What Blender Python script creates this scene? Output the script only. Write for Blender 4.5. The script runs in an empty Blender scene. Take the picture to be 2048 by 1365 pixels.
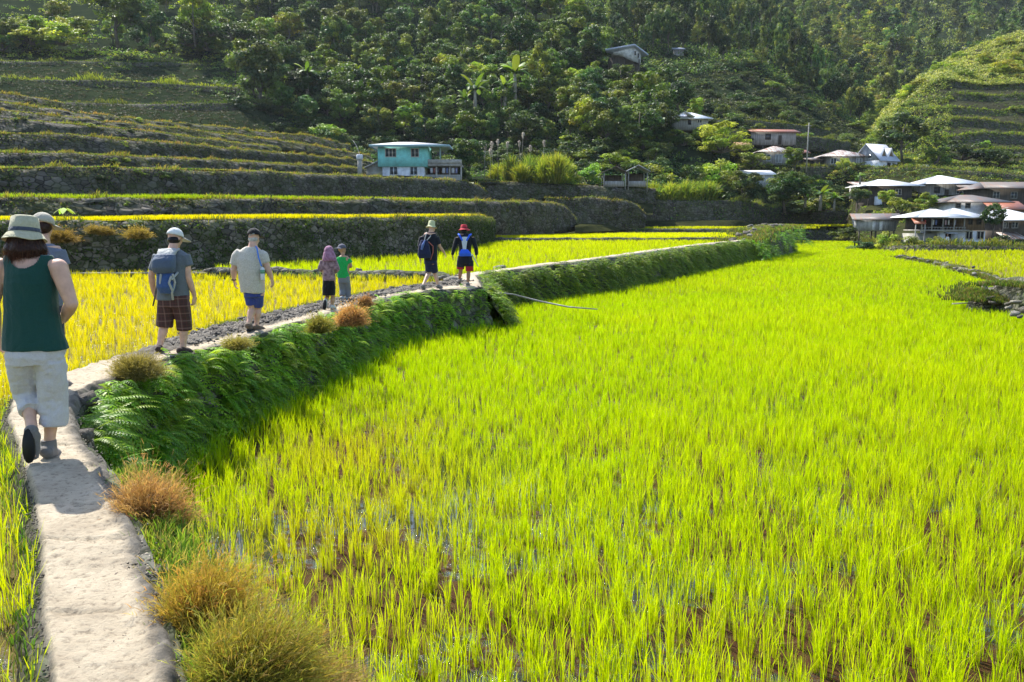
import bpy, math, random
import numpy as np
from mathutils import Vector, Matrix, noise as mnoise
R = math.radians
scene = bpy.context.scene
# ---------------------------------------------------------------- camera
F = 1700.0                     # focal length in pixels of the 2048 wide photograph
HZ = 447.0                     # horizon row
EYE = 1.72
PITCH = math.atan((682.5 - HZ) / F)
cam = bpy.data.cameras.new('camera')
cam.sensor_width = 36.0
cam.lens = 36.0 * F / 2048.0
cam.clip_start = 0.05
cam.clip_end = 4000
cam_ob = bpy.data.objects.new('camera', cam)
scene.collection.objects.link(cam_ob)
cam_ob.location = (0, 0, EYE)
cam_ob.rotation_euler = (math.pi/2 - PITCH, 0, 0)
scene.camera = cam_ob
# ---------------------------------------------------------------- sky and sun
SUN_EL, SUN_AZ = R(50), R(-38)       # azimuth clockwise from +Y (straight ahead)
world = bpy.data.worlds.new('World'); scene.world = world
world.use_nodes = True
wn = world.node_tree.nodes; wl = world.node_tree.links
sky = wn.new('ShaderNodeTexSky'); sky.sky_type = 'NISHITA'; sky.sun_disc = False
sky.sun_elevation = SUN_EL; sky.sun_rotation = SUN_AZ
sky.air_density = 1.0; sky.dust_density = 1.0
bg = wn['Background']; bg.inputs['Strength'].default_value = 0.15
wl.new(sky.outputs['Color'], bg.inputs['Color'])
sun = bpy.data.lights.new('sun', 'SUN'); sun.energy = 4.8; sun.angle = R(0.53); sun.color = (1.0, 0.95, 0.86)
sun_ob = bpy.data.objects.new('sun', sun); scene.collection.objects.link(sun_ob)
sdir = Vector((math.sin(SUN_AZ)*math.cos(SUN_EL), math.cos(SUN_AZ)*math.cos(SUN_EL), math.sin(SUN_EL)))
sun_ob.rotation_euler = sdir.to_track_quat('Z', 'Y').to_euler()
sun_ob.location = sdir * 50
scene.view_settings.view_transform = 'Standard'; scene.view_settings.look = 'None'
scene.view_settings.gamma = 1.0; scene.view_settings.exposure = 1.0
scene.view_settings.use_curve_mapping = False
scene.render.engine = 'CYCLES'
scene.cycles.max_bounces = 6; scene.cycles.diffuse_bounces = 3; scene.cycles.transmission_bounces = 4
scene.cycles.transparent_max_bounces = 4; scene.cycles.volume_bounces = 0
scene.cycles.sample_clamp_indirect = 4.0
# ---------------------------------------------------------------- helpers
rng = np.random.default_rng(7)
random.seed(7)
CT, ST = math.cos(PITCH), math.sin(PITCH)
def A(px, py, D):
    """world point seen at photo pixel (px,py) at forward distance D"""
    px = np.asarray(px, float); py = np.asarray(py, float); D = np.asarray(D, float)
    u = (px-1024)/F; v = (682.5-py)/F
    k = D/(CT+v*ST)
    return np.stack(np.broadcast_arrays(u*k, D, EYE+(-ST+v*CT)*k), -1)
def G(px, py, z):
    px = np.asarray(px, float); py = np.asarray(py, float)
    u = (px-1024)/F; v = (682.5-py)/F
    k = (z-EYE)/(-ST+v*CT)
    return np.stack(np.broadcast_arrays(u*k, (CT+v*ST)*k, np.full_like(u*k, z)), -1)
def _h(ix, iy, s):
    n = (ix*374761393 + iy*668265263 + s*2147483647) & 0xffffffff
    n = ((n ^ (n >> 13))*1274126177) & 0xffffffff
    return ((n ^ (n >> 16)) & 0xffff)/65535.0
def vn(x, y, s=0):
    x = np.asarray(x, float); y = np.asarray(y, float)
    ix = np.floor(x).astype(np.int64); iy = np.floor(y).astype(np.int64)
    fx = x-ix; fy = y-iy; fx = fx*fx*(3-2*fx); fy = fy*fy*(3-2*fy)
    return ((_h(ix,iy,s)*(1-fx)+_h(ix+1,iy,s)*fx)*(1-fy) + (_h(ix,iy+1,s)*(1-fx)+_h(ix+1,iy+1,s)*fx)*fy)
def fbm(x, y, s=0, o=4):
    t = 0; a = 0.5; f = 1
    for i in range(o):
        t = t + a*(vn(np.asarray(x)*f, np.asarray(y)*f, s+i*17)-0.5); a *= 0.5; f *= 2.03
    return t*2        # about -1..1
def tag(o, label=None, cat=None, group=None, kind=None):
    if label: o['label'] = label
    if cat: o['category'] = cat
    if group: o['group'] = group
    if kind: o['kind'] = kind
    return o
def mk(name, V, Fc, m=None, parent=None, cols=None, smooth=False, mats=None, mi=None):
    V = np.asarray(V, np.float32).reshape(-1, 3)
    if not isinstance(Fc, (list, tuple)): Fc = [Fc]
    me = bpy.data.meshes.new(name)
    me.vertices.add(len(V)); me.vertices.foreach_set('co', V.ravel())
    if len(Fc) and not isinstance(Fc[0], np.ndarray):
        sizes = np.array([len(f) for f in Fc], np.int32); loops = np.array([i for f in Fc for i in f], np.int32)
    else:
        sizes = np.concatenate([np.full(len(f), f.shape[1], np.int32) for f in Fc])
        loops = np.concatenate([f.astype(np.int32).ravel() for f in Fc])
    me.loops.add(len(loops)); me.loops.foreach_set('vertex_index', loops)
    me.polygons.add(len(sizes))
    st = np.concatenate([[0], np.cumsum(sizes)[:-1]]).astype(np.int32)
    me.polygons.foreach_set('loop_start', st)
    me.polygons.foreach_set('loop_total', sizes)
    if smooth: me.polygons.foreach_set('use_smooth', np.ones(len(sizes), bool))
    if cols is not None:
        a = me.attributes.new('Col', 'FLOAT_COLOR', 'POINT')
        c = np.ones((len(V), 4), np.float32); c[:, :3] = cols
        a.data.foreach_set('color', c.ravel())
    for mm in (mats or ([m] if m else [])): me.materials.append(mm)
    if mi is not None: me.polygons.foreach_set('material_index', np.asarray(mi, np.int32))
    me.update(calc_edges=True)
    o = bpy.data.objects.new(name, me); scene.collection.objects.link(o)
    if parent: o.parent = parent
    return o
def empty(name, loc=(0,0,0), rz=0, label=None, cat=None, group=None):
    o = bpy.data.objects.new(name, None); scene.collection.objects.link(o)
    o.empty_display_size = 0.3
    o.location = loc; o.rotation_euler = (0, 0, rz)
    return tag(o, label, cat, group)
def copy_tree(root, loc, rz=0, sc=1.0, label=None, group=None, sz=None):
    r = root.copy(); scene.collection.objects.link(r)
    r.location = loc; r.rotation_euler = (0, 0, rz)
    r.scale = (sc, sc, sz or sc)
    if label: r['label'] = label
    if group: r['group'] = group
    for ch in root.children:
        c = ch.copy(); scene.collection.objects.link(c); c.parent = r
        for g in ch.children:
            d = g.copy(); scene.collection.objects.link(d); d.parent = c
    return r
class MB:
    """collects shapes that become one mesh"""
    def __init__(s): s.V = []; s.F = []; s.n = 0
    def add(s, v, f):
        v = np.asarray(v, float).reshape(-1, 3); s.V.append(v)
        s.F += [[i+s.n for i in q] for q in f]; s.n += len(v); return s
    def box(s, x0, x1, y0, y1, z0, z1, skew=None):
        v = [(x,y,z) for z in (z0,z1) for y in (y0,y1) for x in (x0,x1)]
        return s.add(v, [(0,2,3,1),(4,5,7,6),(0,1,5,4),(2,6,7,3),(0,4,6,2),(1,3,7,5)])
    def obox(s, c, dx, dy, dz, rz=0, rx=0, ry=0):
        M = Matrix.Rotation(rz,3,'Z') @ Matrix.Rotation(rx,3,'X') @ Matrix.Rotation(ry,3,'Y')
        v = [tuple(Vector(c)+M@Vector((x*dx/2,y*dy/2,z*dz/2))) for z in (-1,1) for y in (-1,1) for x in (-1,1)]
        return s.add(v, [(0,2,3,1),(4,5,7,6),(0,1,5,4),(2,6,7,3),(0,4,6,2),(1,3,7,5)])
    def tube(s, pts, rads, n=8, cap=True):
        pts = [Vector(p) for p in pts]; rings = []
        if not hasattr(rads, '__len__'): rads = [rads]*len(pts)
        d0 = (pts[1]-pts[0]).normalized()
        up = Vector((0,0,1)) if abs(d0.z) < 0.9 else Vector((0,1,0))
        a = d0.cross(up).normalized()
        for i, p in enumerate(pts):
            d = (pts[min(i+1,len(pts)-1)]-pts[max(i-1,0)]).normalized()
            a = (a - d*a.dot(d)).normalized(); b = d.cross(a)
            rings.append([tuple(p+(a*math.cos(t)+b*math.sin(t))*rads[i]) for t in [2*math.pi*k/n for k in range(n)]])
        v = [q for r in rings for q in r]; f = []
        for i in range(len(pts)-1):
            for k in range(n):
                f.append((i*n+k, i*n+(k+1)%n, (i+1)*n+(k+1)%n, (i+1)*n+k))
        if cap: f.append(tuple(range(n-1,-1,-1))); f.append(tuple((len(pts)-1)*n+k for k in range(n)))
        return s.add(v, f)
    def poly(s, pts, t, d=(0,0,-1)):
        """polygon with thickness t along d"""
        p = np.array(pts, float); q = p+np.array(d)*t; n = len(p)
        f = [tuple(range(n)), tuple(range(2*n-1, n-1, -1))]+[(i, n+i, n+(i+1)%n, (i+1)%n) for i in range(n)]
        return s.add(np.vstack([p,q]), f)
    def build(s, name, m, parent=None, smooth=False, cols=None):
        return mk(name, np.vstack(s.V), s.F, m, parent, smooth=smooth, cols=cols)
# ---------------------------------------------------------------- materials
def nt(name):
    m = bpy.data.materials.new(name); m.use_nodes = True
    n = m.node_tree.nodes; l = m.node_tree.links
    return m, n, l, n['Principled BSDF']
def ramp(n, l, fac, stops):
    r = n.new('ShaderNodeValToRGB'); e = r.color_ramp.elements
    while len(e) < len(stops): e.new(0.5)
    for k, (p, c) in enumerate(stops): e[k].position = p; e[k].color = (*c, 1)
    l.new(fac, r.inputs['Fac']); return r.outputs['Color']
def tex(n, l, kind, scale, co=None, **kw):
    t = n.new('ShaderNodeTex'+kind); t.inputs['Scale'].default_value = scale
    for k, v in kw.items():
        if k in t.inputs: t.inputs[k].default_value = v
        else: setattr(t, k, v)
    if co is not None: l.new(co, t.inputs['Vector'])
    return t
def mixc(n, l, fac, a, b, mode='MIX'):
    x = n.new('ShaderNodeMix'); x.data_type = 'RGBA'; x.blend_type = mode
    def put(s, v):
        if isinstance(v, (tuple, list)): s.default_value = (*v, 1)
        elif isinstance(v, (int, float)): s.default_value = v
        else: l.new(v, s)
    put(x.inputs[0], fac); put(x.inputs[6], a); put(x.inputs[7], b)
    return x.outputs[2]
def bump(n, l, b, h, strength, dist):
    x = n.new('ShaderNodeBump'); x.inputs['Strength'].default_value = strength; x.inputs['Distance'].default_value = dist
    l.new(h, x.inputs['Height']); l.new(x.outputs['Normal'], b.inputs['Normal'])
def coords(n, kind='Object'):
    return n.new('ShaderNodeTexCoord').outputs[kind]
def leaf_mat(name, transl=0.45, rough=0.55, tint=(1,1,1), tt=(1.25,1.35,0.6), var=0.25, spec=0.3):
    """foliage: colour attribute, varied per object, partly translucent"""
    m, n, l, b = nt(name)
    a = n.new('ShaderNodeAttribute'); a.attribute_name = 'Col'
    oi = n.new('ShaderNodeObjectInfo')
    hs = n.new('ShaderNodeHueSaturation')
    mr = n.new('ShaderNodeMapRange'); mr.inputs[3].default_value = 0.5-0.09*var; mr.inputs[4].default_value = 0.5+0.09*var
    l.new(oi.outputs['Random'], mr.inputs[0]); l.new(mr.outputs[0], hs.inputs['Hue'])
    m2 = n.new('ShaderNodeMath'); m2.operation = 'MULTIPLY'; m2.inputs[1].default_value = 7.31
    m3 = n.new('ShaderNodeMath'); m3.operation = 'FRACT'; l.new(oi.outputs['Random'], m2.inputs[0]); l.new(m2.outputs[0], m3.inputs[0])
    mr2 = n.new('ShaderNodeMapRange'); mr2.inputs[3].default_value = 1-var*1.2; mr2.inputs[4].default_value = 1+var*1.4
    l.new(m3.outputs[0], mr2.inputs[0]); l.new(mr2.outputs[0], hs.inputs['Value'])
    c = mixc(n, l, 1.0, a.outputs['Color'], tint, 'MULTIPLY')
    l.new(c, hs.inputs['Color']); col = hs.outputs['Color']
    l.new(col, b.inputs['Base Color']); b.inputs['Roughness'].default_value = rough
    b.inputs['Specular IOR Level'].default_value = spec
    tr = n.new('ShaderNodeBsdfTranslucent')
    l.new(mixc(n, l, 1.0, col, tt, 'MULTIPLY'), tr.inputs['Color'])
    mx = n.new('ShaderNodeMixShader'); mx.inputs[0].default_value = transl
    l.new(b.outputs[0], mx.inputs[1]); l.new(tr.outputs[0], mx.inputs[2])
    l.new(mx.outputs[0], n['Material Output'].inputs['Surface'])
    return m
def plain(name, col, rough=0.7, metal=0.0, nscale=0, namp=0.25, bmp=0.0, spec=0.2, dirt=None):
    m, n, l, b = nt(name)
    b.inputs['Roughness'].default_value = rough; b.inputs['Metallic'].default_value = metal
    b.inputs['Specular IOR Level'].default_value = spec
    b.inputs['Base Color'].default_value = (*col, 1)
    if nscale:
        t = tex(n, l, 'Noise', nscale, coords(n), Detail=6.0, Roughness=0.65)
        lo = tuple(c*(1-namp) for c in col) if dirt is None else dirt
        c = ramp(n, l, t.outputs['Fac'], [(0.35, lo), (0.62, tuple(min(1, c*(1+namp*0.6)) for c in col))])
        l.new(c, b.inputs['Base Color'])
        if bmp: bump(n, l, b, t.outputs['Fac'], bmp, 0.05)
    return m
M = {}
M['leaf'] = leaf_mat('leaf', 0.35, 0.55, var=0.35)
M['grass'] = leaf_mat('grass', 0.5, 0.6, var=0.15, tt=(1.2,1.2,0.6))
M['rice'] = leaf_mat('rice_leaf', 0.55, 0.6, var=0.0, tt=(1.2,1.3,0.3), spec=0.08)
M['fern'] = leaf_mat('fern_leaf', 0.5, 0.45, var=0.3)
def _stone(name, dark, light, moss, sc, mossamt):
    m, n, l, b = nt(name); co = coords(n)
    mp = n.new('ShaderNodeMapping'); mp.inputs['Scale'].default_value = (1, 1, 1.5); l.new(co, mp.inputs[0])
    v = tex(n, l, 'Voronoi', sc, mp.outputs[0], Randomness=0.9)
    v2 = tex(n, l, 'Voronoi', sc, mp.outputs[0], feature='DISTANCE_TO_EDGE', Randomness=0.9)
    s = n.new('ShaderNodeSeparateColor'); l.new(v.outputs['Color'], s.inputs[0])
    c = ramp(n, l, s.outputs[0], [(0.0, dark), (1.0, light)])
    j = ramp(n, l, v2.outputs['Distance'], [(0.0, (0.15,0.15,0.15)), (0.12, (1,1,1))])
    c = mixc(n, l, 1.0, c, j, 'MULTIPLY')
    no = tex(n, l, 'Noise', sc*0.35, co, Detail=6.0, Roughness=0.7)
    f = ramp(n, l, no.outputs['Fac'], [(0.5-mossamt*0.3, (1,1,1)), (0.6, (0,0,0))])
    c = mixc(n, l, f, c, moss)
    l.new(c, b.inputs['Base Color']); b.inputs['Roughness'].default_value = 0.9; b.inputs['Specular IOR Level'].default_value = 0.15
    bump(n, l, b, v2.outputs['Distance'], 1.0, 0.25/sc)
    return m
M['stone_near'] = _stone('mossy_stone', (0.06,0.055,0.045), (0.2,0.185,0.16), (0.05,0.075,0.015), 4.0, 0.7)
M['stone_mid'] = _stone('terrace_stone', (0.05,0.048,0.036), (0.22,0.20,0.165), (0.075,0.095,0.025), 3.2, 1.0)
M['stone_far'] = _stone('far_terrace_stone', (0.05,0.045,0.036), (0.14,0.125,0.105), (0.07,0.085,0.028), 1.8, 1.0)
M['rock_bank'] = _stone('earth_bank', (0.05,0.045,0.03), (0.10,0.09,0.065), (0.04,0.05,0.015), 9.0, 0.8)
def _path():
    m, n, l, b = nt('worn_concrete'); co = coords(n)
    a = tex(n, l, 'Noise', 1.6, co, Detail=8.0, Roughness=0.7)
    g = tex(n, l, 'Noise', 22, co, Detail=8.0, Roughness=0.75)
    c = ramp(n, l, a.outputs['Fac'], [(0.3, (0.28,0.225,0.155)), (0.5, (0.46,0.385,0.275)), (0.68, (0.56,0.475,0.35))])
    c2 = ramp(n, l, g.outputs['Fac'], [(0.34, (0.35,0.33,0.3)), (0.48, (0.95,0.95,0.95)), (0.8, (1.0,1.0,1.0))])
    c = mixc(n, l, 0.85, c, c2, 'MULTIPLY')
    at = n.new('ShaderNodeAttribute'); at.attribute_name = 'Col'
    s = n.new('ShaderNodeSeparateColor'); l.new(at.outputs['Color'], s.inputs[0])
    st = tex(n, l, 'Voronoi', 7, co, Randomness=1.0)
    sv = ramp(n, l, st.outputs['Distance'], [(0.1, (0.2,0.185,0.16)), (0.6, (0.05,0.045,0.035))])
    sg = mixc(n, l, g.outputs['Fac'], sv, (0.16,0.14,0.11))
    ad = n.new('ShaderNodeMath'); ad.operation = 'ADD'; l.new(s.outputs[0], ad.inputs[0])
    sb = n.new('ShaderNodeMath'); sb.operation = 'MULTIPLY_ADD'; sb.inputs[1].default_value = 0.9; sb.inputs[2].default_value = -0.45
    l.new(g.outputs['Fac'], sb.inputs[0]); l.new(sb.outputs[0], ad.inputs[1])
    f = ramp(n, l, ad.outputs[0], [(0.35, (0,0,0)), (0.65, (1,1,1))])
    c = mixc(n, l, f, c, sg)
    l.new(c, b.inputs['Base Color']); b.inputs['Roughness'].default_value = 0.95
    bump(n, l, b, g.outputs['Fac'], 0.9, 0.03)
    return m
M['path'] = _path()
def _mud(name, wet, c1, c2, c3, water):
    m, n, l, b = nt(name); co = coords(n)
    a = tex(n, l, 'Noise', 0.55, co, Detail=7.0, Roughness=0.62)
    g = tex(n, l, 'Noise', 9, co, Detail=8.0, Roughness=0.8)
    ad = n.new('ShaderNodeMath'); ad.operation = 'MULTIPLY_ADD'; ad.inputs[1].default_value = 0.5; l.new(g.outputs['Fac'], ad.inputs[0]); l.new(a.outputs['Fac'], ad.inputs[2])
    c = ramp(n, l, g.outputs['Fac'], [(0.35, c1), (0.5, c2), (0.65, c3)])
    w = ramp(n, l, ad.outputs[0], [(wet, (0,0,0)), (wet+0.05, (1,1,1))])   # 0 = open water
    c = mixc(n, l, w, water, c)
    l.new(c, b.inputs['Base Color'])
    r = ramp(n, l, w, [(0, (0.04,)*3), (1, (0.8,)*3)])
    l.new(r, b.inputs['Roughness']); l.new(ramp(n, l, w, [(0, (0.5,)*3), (1, (0.1,)*3)]), b.inputs['Specular IOR Level'])
    bm = mixc(n, l, w, (0.5,0.5,0.5), g.outputs['Fac'])
    bump(n, l, b, bm, 1.0, 0.06)
    return m
M['mud'] = _mud('paddy_mud', 0.70, (0.03,0.024,0.008), (0.085,0.035,0.014), (0.11,0.085,0.02), (0.02,0.022,0.018))
M['mud_gold'] = _mud('golden_paddy_mud', 0.66, (0.06,0.045,0.012), (0.16,0.12,0.03), (0.22,0.18,0.06), (0.03,0.03,0.02))
def _soil(name, cs, sc=0.4):
    m, n, l, b = nt(name); co = coords(n)
    a = tex(n, l, 'Noise', sc, co, Detail=9.0, Roughness=0.72)
    l.new(ramp(n, l, a.outputs['Fac'], [(0.3, cs[0]), (0.5, cs[1]), (0.7, cs[2])]), b.inputs['Base Color'])
    b.inputs['Roughness'].default_value = 1.0; b.inputs['Specular IOR Level'].default_value = 0.0
    bump(n, l, b, a.outputs['Fac'], 0.8, 0.4)
    return m
M['soil'] = _soil('hill_soil', [(0.02,0.026,0.012), (0.038,0.042,0.018), (0.06,0.06,0.025)])
M['forest_soil'] = _soil('forest_soil', [(0.012,0.02,0.012), (0.022,0.032,0.016), (0.035,0.045,0.02)], 0.3)
M['dry_hill'] = _soil('dry_terrace_soil', [(0.03,0.03,0.02), (0.05,0.05,0.03), (0.06,0.075,0.03)])
# ---------------------------------------------------------------- foliage geometry
def blades(P, h, w, lean, az, cb, ct, tipw=0.12, droop=0.0):
    N = len(P); P = np.asarray(P)
    h = np.broadcast_to(h, N); w = np.broadcast_to(w, N); lean = np.broadcast_to(lean, N)
    fa = rng.uniform(0, np.pi, N)
    s = np.stack([np.cos(fa), np.sin(fa), np.zeros(N)], 1)
    d = np.stack([np.cos(az), np.sin(az), np.zeros(N)], 1)
    up = np.array([0,0,1.0])
    m = P + up*(h*0.58)[:,None] + d*(lean*0.32)[:,None]
    t = P + up*(h*(1-droop))[:,None] + d*lean[:,None]
    W = (s*(w/2)[:,None])
    V = np.stack([P-W*0.7, P+W*0.7, m-W, m+W, t-W*tipw, t+W*tipw], 1).reshape(-1, 3)
    b = (np.arange(N)*6)[:,None]
    Fq = np.concatenate([b+np.array([0,1,3,2]), b+np.array([2,3,5,4])])
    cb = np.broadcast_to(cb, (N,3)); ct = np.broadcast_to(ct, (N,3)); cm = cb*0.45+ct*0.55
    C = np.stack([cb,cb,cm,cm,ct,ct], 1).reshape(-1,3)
    return V, Fq, C
def leafq(P, nrm, L, W, C, bend=0.15):
    N = len(P); nrm = nrm/np.linalg.norm(nrm, axis=1, keepdims=True)
    r = rng.normal(size=(N,3)); t = np.cross(nrm, r); t /= np.linalg.norm(t, axis=1, keepdims=True)+1e-9
    b = np.cross(nrm, t); L = np.broadcast_to(L, N)[:,None]; W = np.broadcast_to(W, N)[:,None]
    V = np.stack([P-t*L/2-nrm*L*bend, P+b*W/2, P+t*L/2-nrm*L*bend, P-b*W/2], 1).reshape(-1,3)
    Fq = (np.arange(N)*4)[:,None]+np.array([0,1,2,3])
    C = np.repeat(np.broadcast_to(C, (N,3)), 4, axis=0)
    return V, Fq, C
def join(parts):
    V = []; Fq = []; C = []; n = 0
    for v, f, c in parts:
        V.append(v); Fq.append(f+n); C.append(c); n += len(v)
    return np.vstack(V), np.vstack(Fq), np.vstack(C)
def lerp(a, b, t):
    a = np.asarray(a, float); b = np.asarray(b, float); t = np.asarray(t)[:,None]
    return a*(1-t)+b*t
def pip(x, y, poly):
    poly = np.asarray(poly)[:, :2]; ins = np.zeros(len(x), bool); j = len(poly)-1
    for i in range(len(poly)):
        xi, yi = poly[i]; xj, yj = poly[j]
        c = ((yi > y) != (yj > y)) & (x < (xj-xi)*(y-yi)/((yj-yi) or 1e-12)+xi)
        ins ^= c; j = i
    return ins
def resample(P, step):
    P = np.asarray(P, float); s = np.concatenate([[0], np.cumsum(np.linalg.norm(np.diff(P[:, :3], axis=0), axis=1))])
    n = max(2, int(s[-1]/step)+1); t = np.linspace(0, s[-1], n)
    return np.stack([np.interp(t, s, P[:, k]) for k in range(P.shape[1])], 1)
# ================================================================ THE VALLEY FLOOR
def struct(o): o['kind'] = 'structure'; return o
def sheet(name, poly, z, m, step=None, amp=0.0):
    """flat polygon as a fan-free ngon"""
    P = np.asarray(poly, float); V = np.column_stack([P[:,0], P[:,1], np.full(len(P), z)])
    return struct(mk(name, V, [tuple(range(len(V)))], m))
struct(mk('ground', [(-1500,-400,-2.6),(1500,-400,-2.6),(1500,2500,-2.6),(-1500,2500,-2.6)], [(0,1,2,3)], M['soil']))
ZR = -1.24; ZL = -0.22
# path outline: right and left edge, photo pixels on the level z = 0
PR = [(365,1400),(350,1300),(330,1200),(305,1100),(258,1010),(215,930),(165,870),(150,820),(175,782),(230,762),(345,714),(480,678),(560,655),(650,628),(720,605),(780,592),(860,581),(965,572)]
PL = [(90,1400),(82,1300),(70,1200),(68,1100),(60,1000),(48,930),(20,870),(5,830),(20,790),(135,741),(300,692),(420,657),(510,636),(610,613),(680,598),(745,585),(830,572),(900,562)]
PR2 = [(965,572,23.4),(955,549,28.6),(1000,543,30.2),(1090,530,32.6),(1180,519.5,35.2),(1300,503,43),(1400,490,53),(1460,484,61),(1500,480,67)]
PL2 = [(900,562,25.4),(905,549,28.8),(985,540.5,30.9),(1080,527.7,33.3),(1170,517.8,35.9),(1290,501.2,43.8),(1390,488.6,54),(1450,482.9,62),(1490,479,68)]
def pxz(L, z=0.0): L = np.array(L, float); return G(L[:,0], L[:,1], z)
R1 = pxz(PR); L1 = pxz(PL)
R1 = np.vstack([[R1[0]+(0.05,-6,0)], R1]); L1 = np.vstack([[L1[0]+(-0.05,-6,0)], L1])
R2 = np.array([A(*q) for q in PR2]); L2 = np.array([A(*q) for q in PL2]); R2[:2,2] = 0; L2[:2,2] = 0
def path_mesh(name, Lp, Rp, m=M['path'], nx=14, step=0.12, stony=None, amp=0.02, joints=False):
    n = max(2, int(np.linalg.norm(np.diff(Rp, axis=0), axis=1).sum()/step))
    def rs(P):
        k = np.linspace(0, len(P)-1, n); return np.stack([np.interp(k, np.arange(len(P)), P[:,c]) for c in range(3)], 1), k
    # even spacing by index keeps left and right edges opposite each other
    seg = np.linalg.norm(np.diff((Lp+Rp)/2, axis=0), axis=1); cs = np.concatenate([[0], np.cumsum(seg)])
    s = np.linspace(0, cs[-1], n); k = np.interp(s, cs, np.arange(len(Rp)))
    a = np.stack([np.interp(k, np.arange(len(Lp)), Lp[:,c]) for c in range(3)], 1)
    b = np.stack([np.interp(k, np.arange(len(Rp)), Rp[:,c]) for c in range(3)], 1)
    t = np.linspace(0, 1, nx)
    wob = 0.035*fbm(s*1.3, s*0, 3); wob2 = 0.035*fbm(s*1.3, s*0+9, 5)
    d = (b-a); d /= np.linalg.norm(d, axis=1, keepdims=True)
    a = a+d*wob[:,None]; b = b+d*wob2[:,None]
    V = a[:,None,:]*(1-t)[None,:,None]+b[:,None,:]*t[None,:,None]
    e = np.minimum(t, 1-t)[None,:]
    z = amp*fbm(V[...,0]*2.2, V[...,1]*2.2, 8)+0.012*fbm(V[...,0]*14, V[...,1]*14, 9)
    z -= 0.10*np.clip(1-e*9, 0, 1)**2
    jt = np.zeros(n)
    if joints:
        q = 0.6
        while q < cs[-1]:
            jt = np.maximum(jt, np.exp(-((s-q)/0.016)**2)); q += random.uniform(0.7, 1.3)
    so = np.zeros(V.shape[:2]) if stony is None else stony(k[:,None], t[None,:])*np.ones(V.shape[:2])
    z += so*0.10*(np.abs(fbm(V[...,0]*4.5, V[...,1]*4.5, 21)))+so*0.03*fbm(V[...,0]*17, V[...,1]*17, 29)
    z -= jt[:,None]*0.02*(1+fbm(V[...,0]*9, V[...,1]*9, 41))
    V[...,2] += z
    idx = np.arange(n*nx).reshape(n, nx)
    Fq = np.stack([idx[:-1,:-1], idx[:-1,1:], idx[1:,1:], idx[1:,:-1]], -1).reshape(-1,4)
    C = np.zeros((n*nx,3)); C[:,0] = so.ravel()
    return mk(name, V.reshape(-1,3), Fq, m, cols=C, smooth=True)
def st1(k, t):
    far = np.clip((k-10.3)/0.7, 0, 1)
    edge = np.clip(1-t*6, 0, 1)*0.75+0.8*np.clip((t-0.62)*3.2, 0, 1)
    f = np.where(t < 0.70, 1.0, 0.0)
    return np.clip(far*f+(1-far)*edge, 0, 1)
struct(path_mesh('path', L1, R1, stony=st1, nx=40, step=0.025, joints=True))
struct(path_mesh('path', L2, R2, stony=lambda k, t: 0.25*(t < 0.4)+0*k, nx=10, step=0.25))
# ---- walls
def outward(T):
    d = np.gradient(T[:, :2], axis=0); n = np.stack([d[:,1], -d[:,0]], 1)
    return n/(np.linalg.norm(n, axis=1, keepdims=True)+1e-9)
def wall(top, bot, step, rows, amp, m, name='stone_wall', sc=1.0, seed=0, flip=1):
    top = np.asarray(top, float); bot = np.asarray(bot, float)
    seg = np.linalg.norm(np.diff(top, axis=0), axis=1)+np.linalg.norm(np.diff(bot, axis=0), axis=1)
    cs = np.concatenate([[0], np.cumsum(seg/2)]); n = max(3, int(cs[-1]/step))
    s = np.linspace(0, cs[-1], n)
    a = np.stack([np.interp(s, cs, top[:,c]) for c in range(3)], 1); b = np.stack([np.interp(s, cs, bot[:,c]) for c in range(3)], 1)
    a[:,2] += 0.12*sc*fbm(s/sc*0.5, s*0, seed+5)
    o = outward(b)*flip
    t = np.linspace(0, 1, rows)
    V = a[:,None,:]*(1-t)[None,:,None]+b[:,None,:]*t[None,:,None]
    hh = np.linalg.norm(a-b, axis=1)[:,None]*t[None,:]
    disp = amp*(np.abs(fbm(s[:,None]/sc*2.6+0*hh, hh/sc*3.2, seed))*1.2+0.6*fbm(s[:,None]/sc*0.5+0*hh, hh/sc*0.6, seed+3))
    disp[:,0] *= 0.3
    V[...,0] += disp*o[:,0:1]; V[...,1] += disp*o[:,1:2]
    # a back skirt gives the wall its thickness
    bk = a.copy(); bk[:, :2] -= o*0.5*sc; bk[:,2] -= 0.03
    bk2 = bk.copy(); bk2[:,2] = b[:,2]-0.3
    V = np.concatenate([bk2[:,None,:], bk[:,None,:], V, (b-[0,0,0.3])[:,None,:]], 1)
    r = rows+3; idx = np.arange(n*r).reshape(n, r)
    Fq = np.stack([idx[:-1,:-1], idx[1:,:-1], idx[1:,1:], idx[:-1,1:]], -1).reshape(-1,4)
    return mk(name, V.reshape(-1,3), Fq, m), a, b, o
def base_of(T, zb, batter):
    o = outward(T); B = T.copy(); B[:, :2] += o*batter; B[:,2] = zb
    return B
Rw1 = R1.copy(); Bw1 = base_of(Rw1, ZR, 0.38)
w1, a1, b1, o1 = wall(Rw1-[0,0,0.05], Bw1, 0.09, 14, 0.14, M['stone_near'], seed=11)
tag(w1, 'mossy stone retaining wall under the near footpath, overgrown with ferns', 'wall')
Rw2 = R2[0:].copy(); Rw2 = np.vstack([R2, A(1530, 478, 73), A(1575, 476, 86)])
Rw2[-2:,2] = (0.7, 1.0)
Bw2 = base_of(Rw2, ZR, 0.7)
w2, a2, b2, o2 = wall(Rw2-[0,0,0.05], Bw2, 0.2, 10, 0.25, M['stone_near'], seed=12)
tag(w2, 'green overgrown retaining wall carrying the far stretch of footpath to the village', 'wall')
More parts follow.
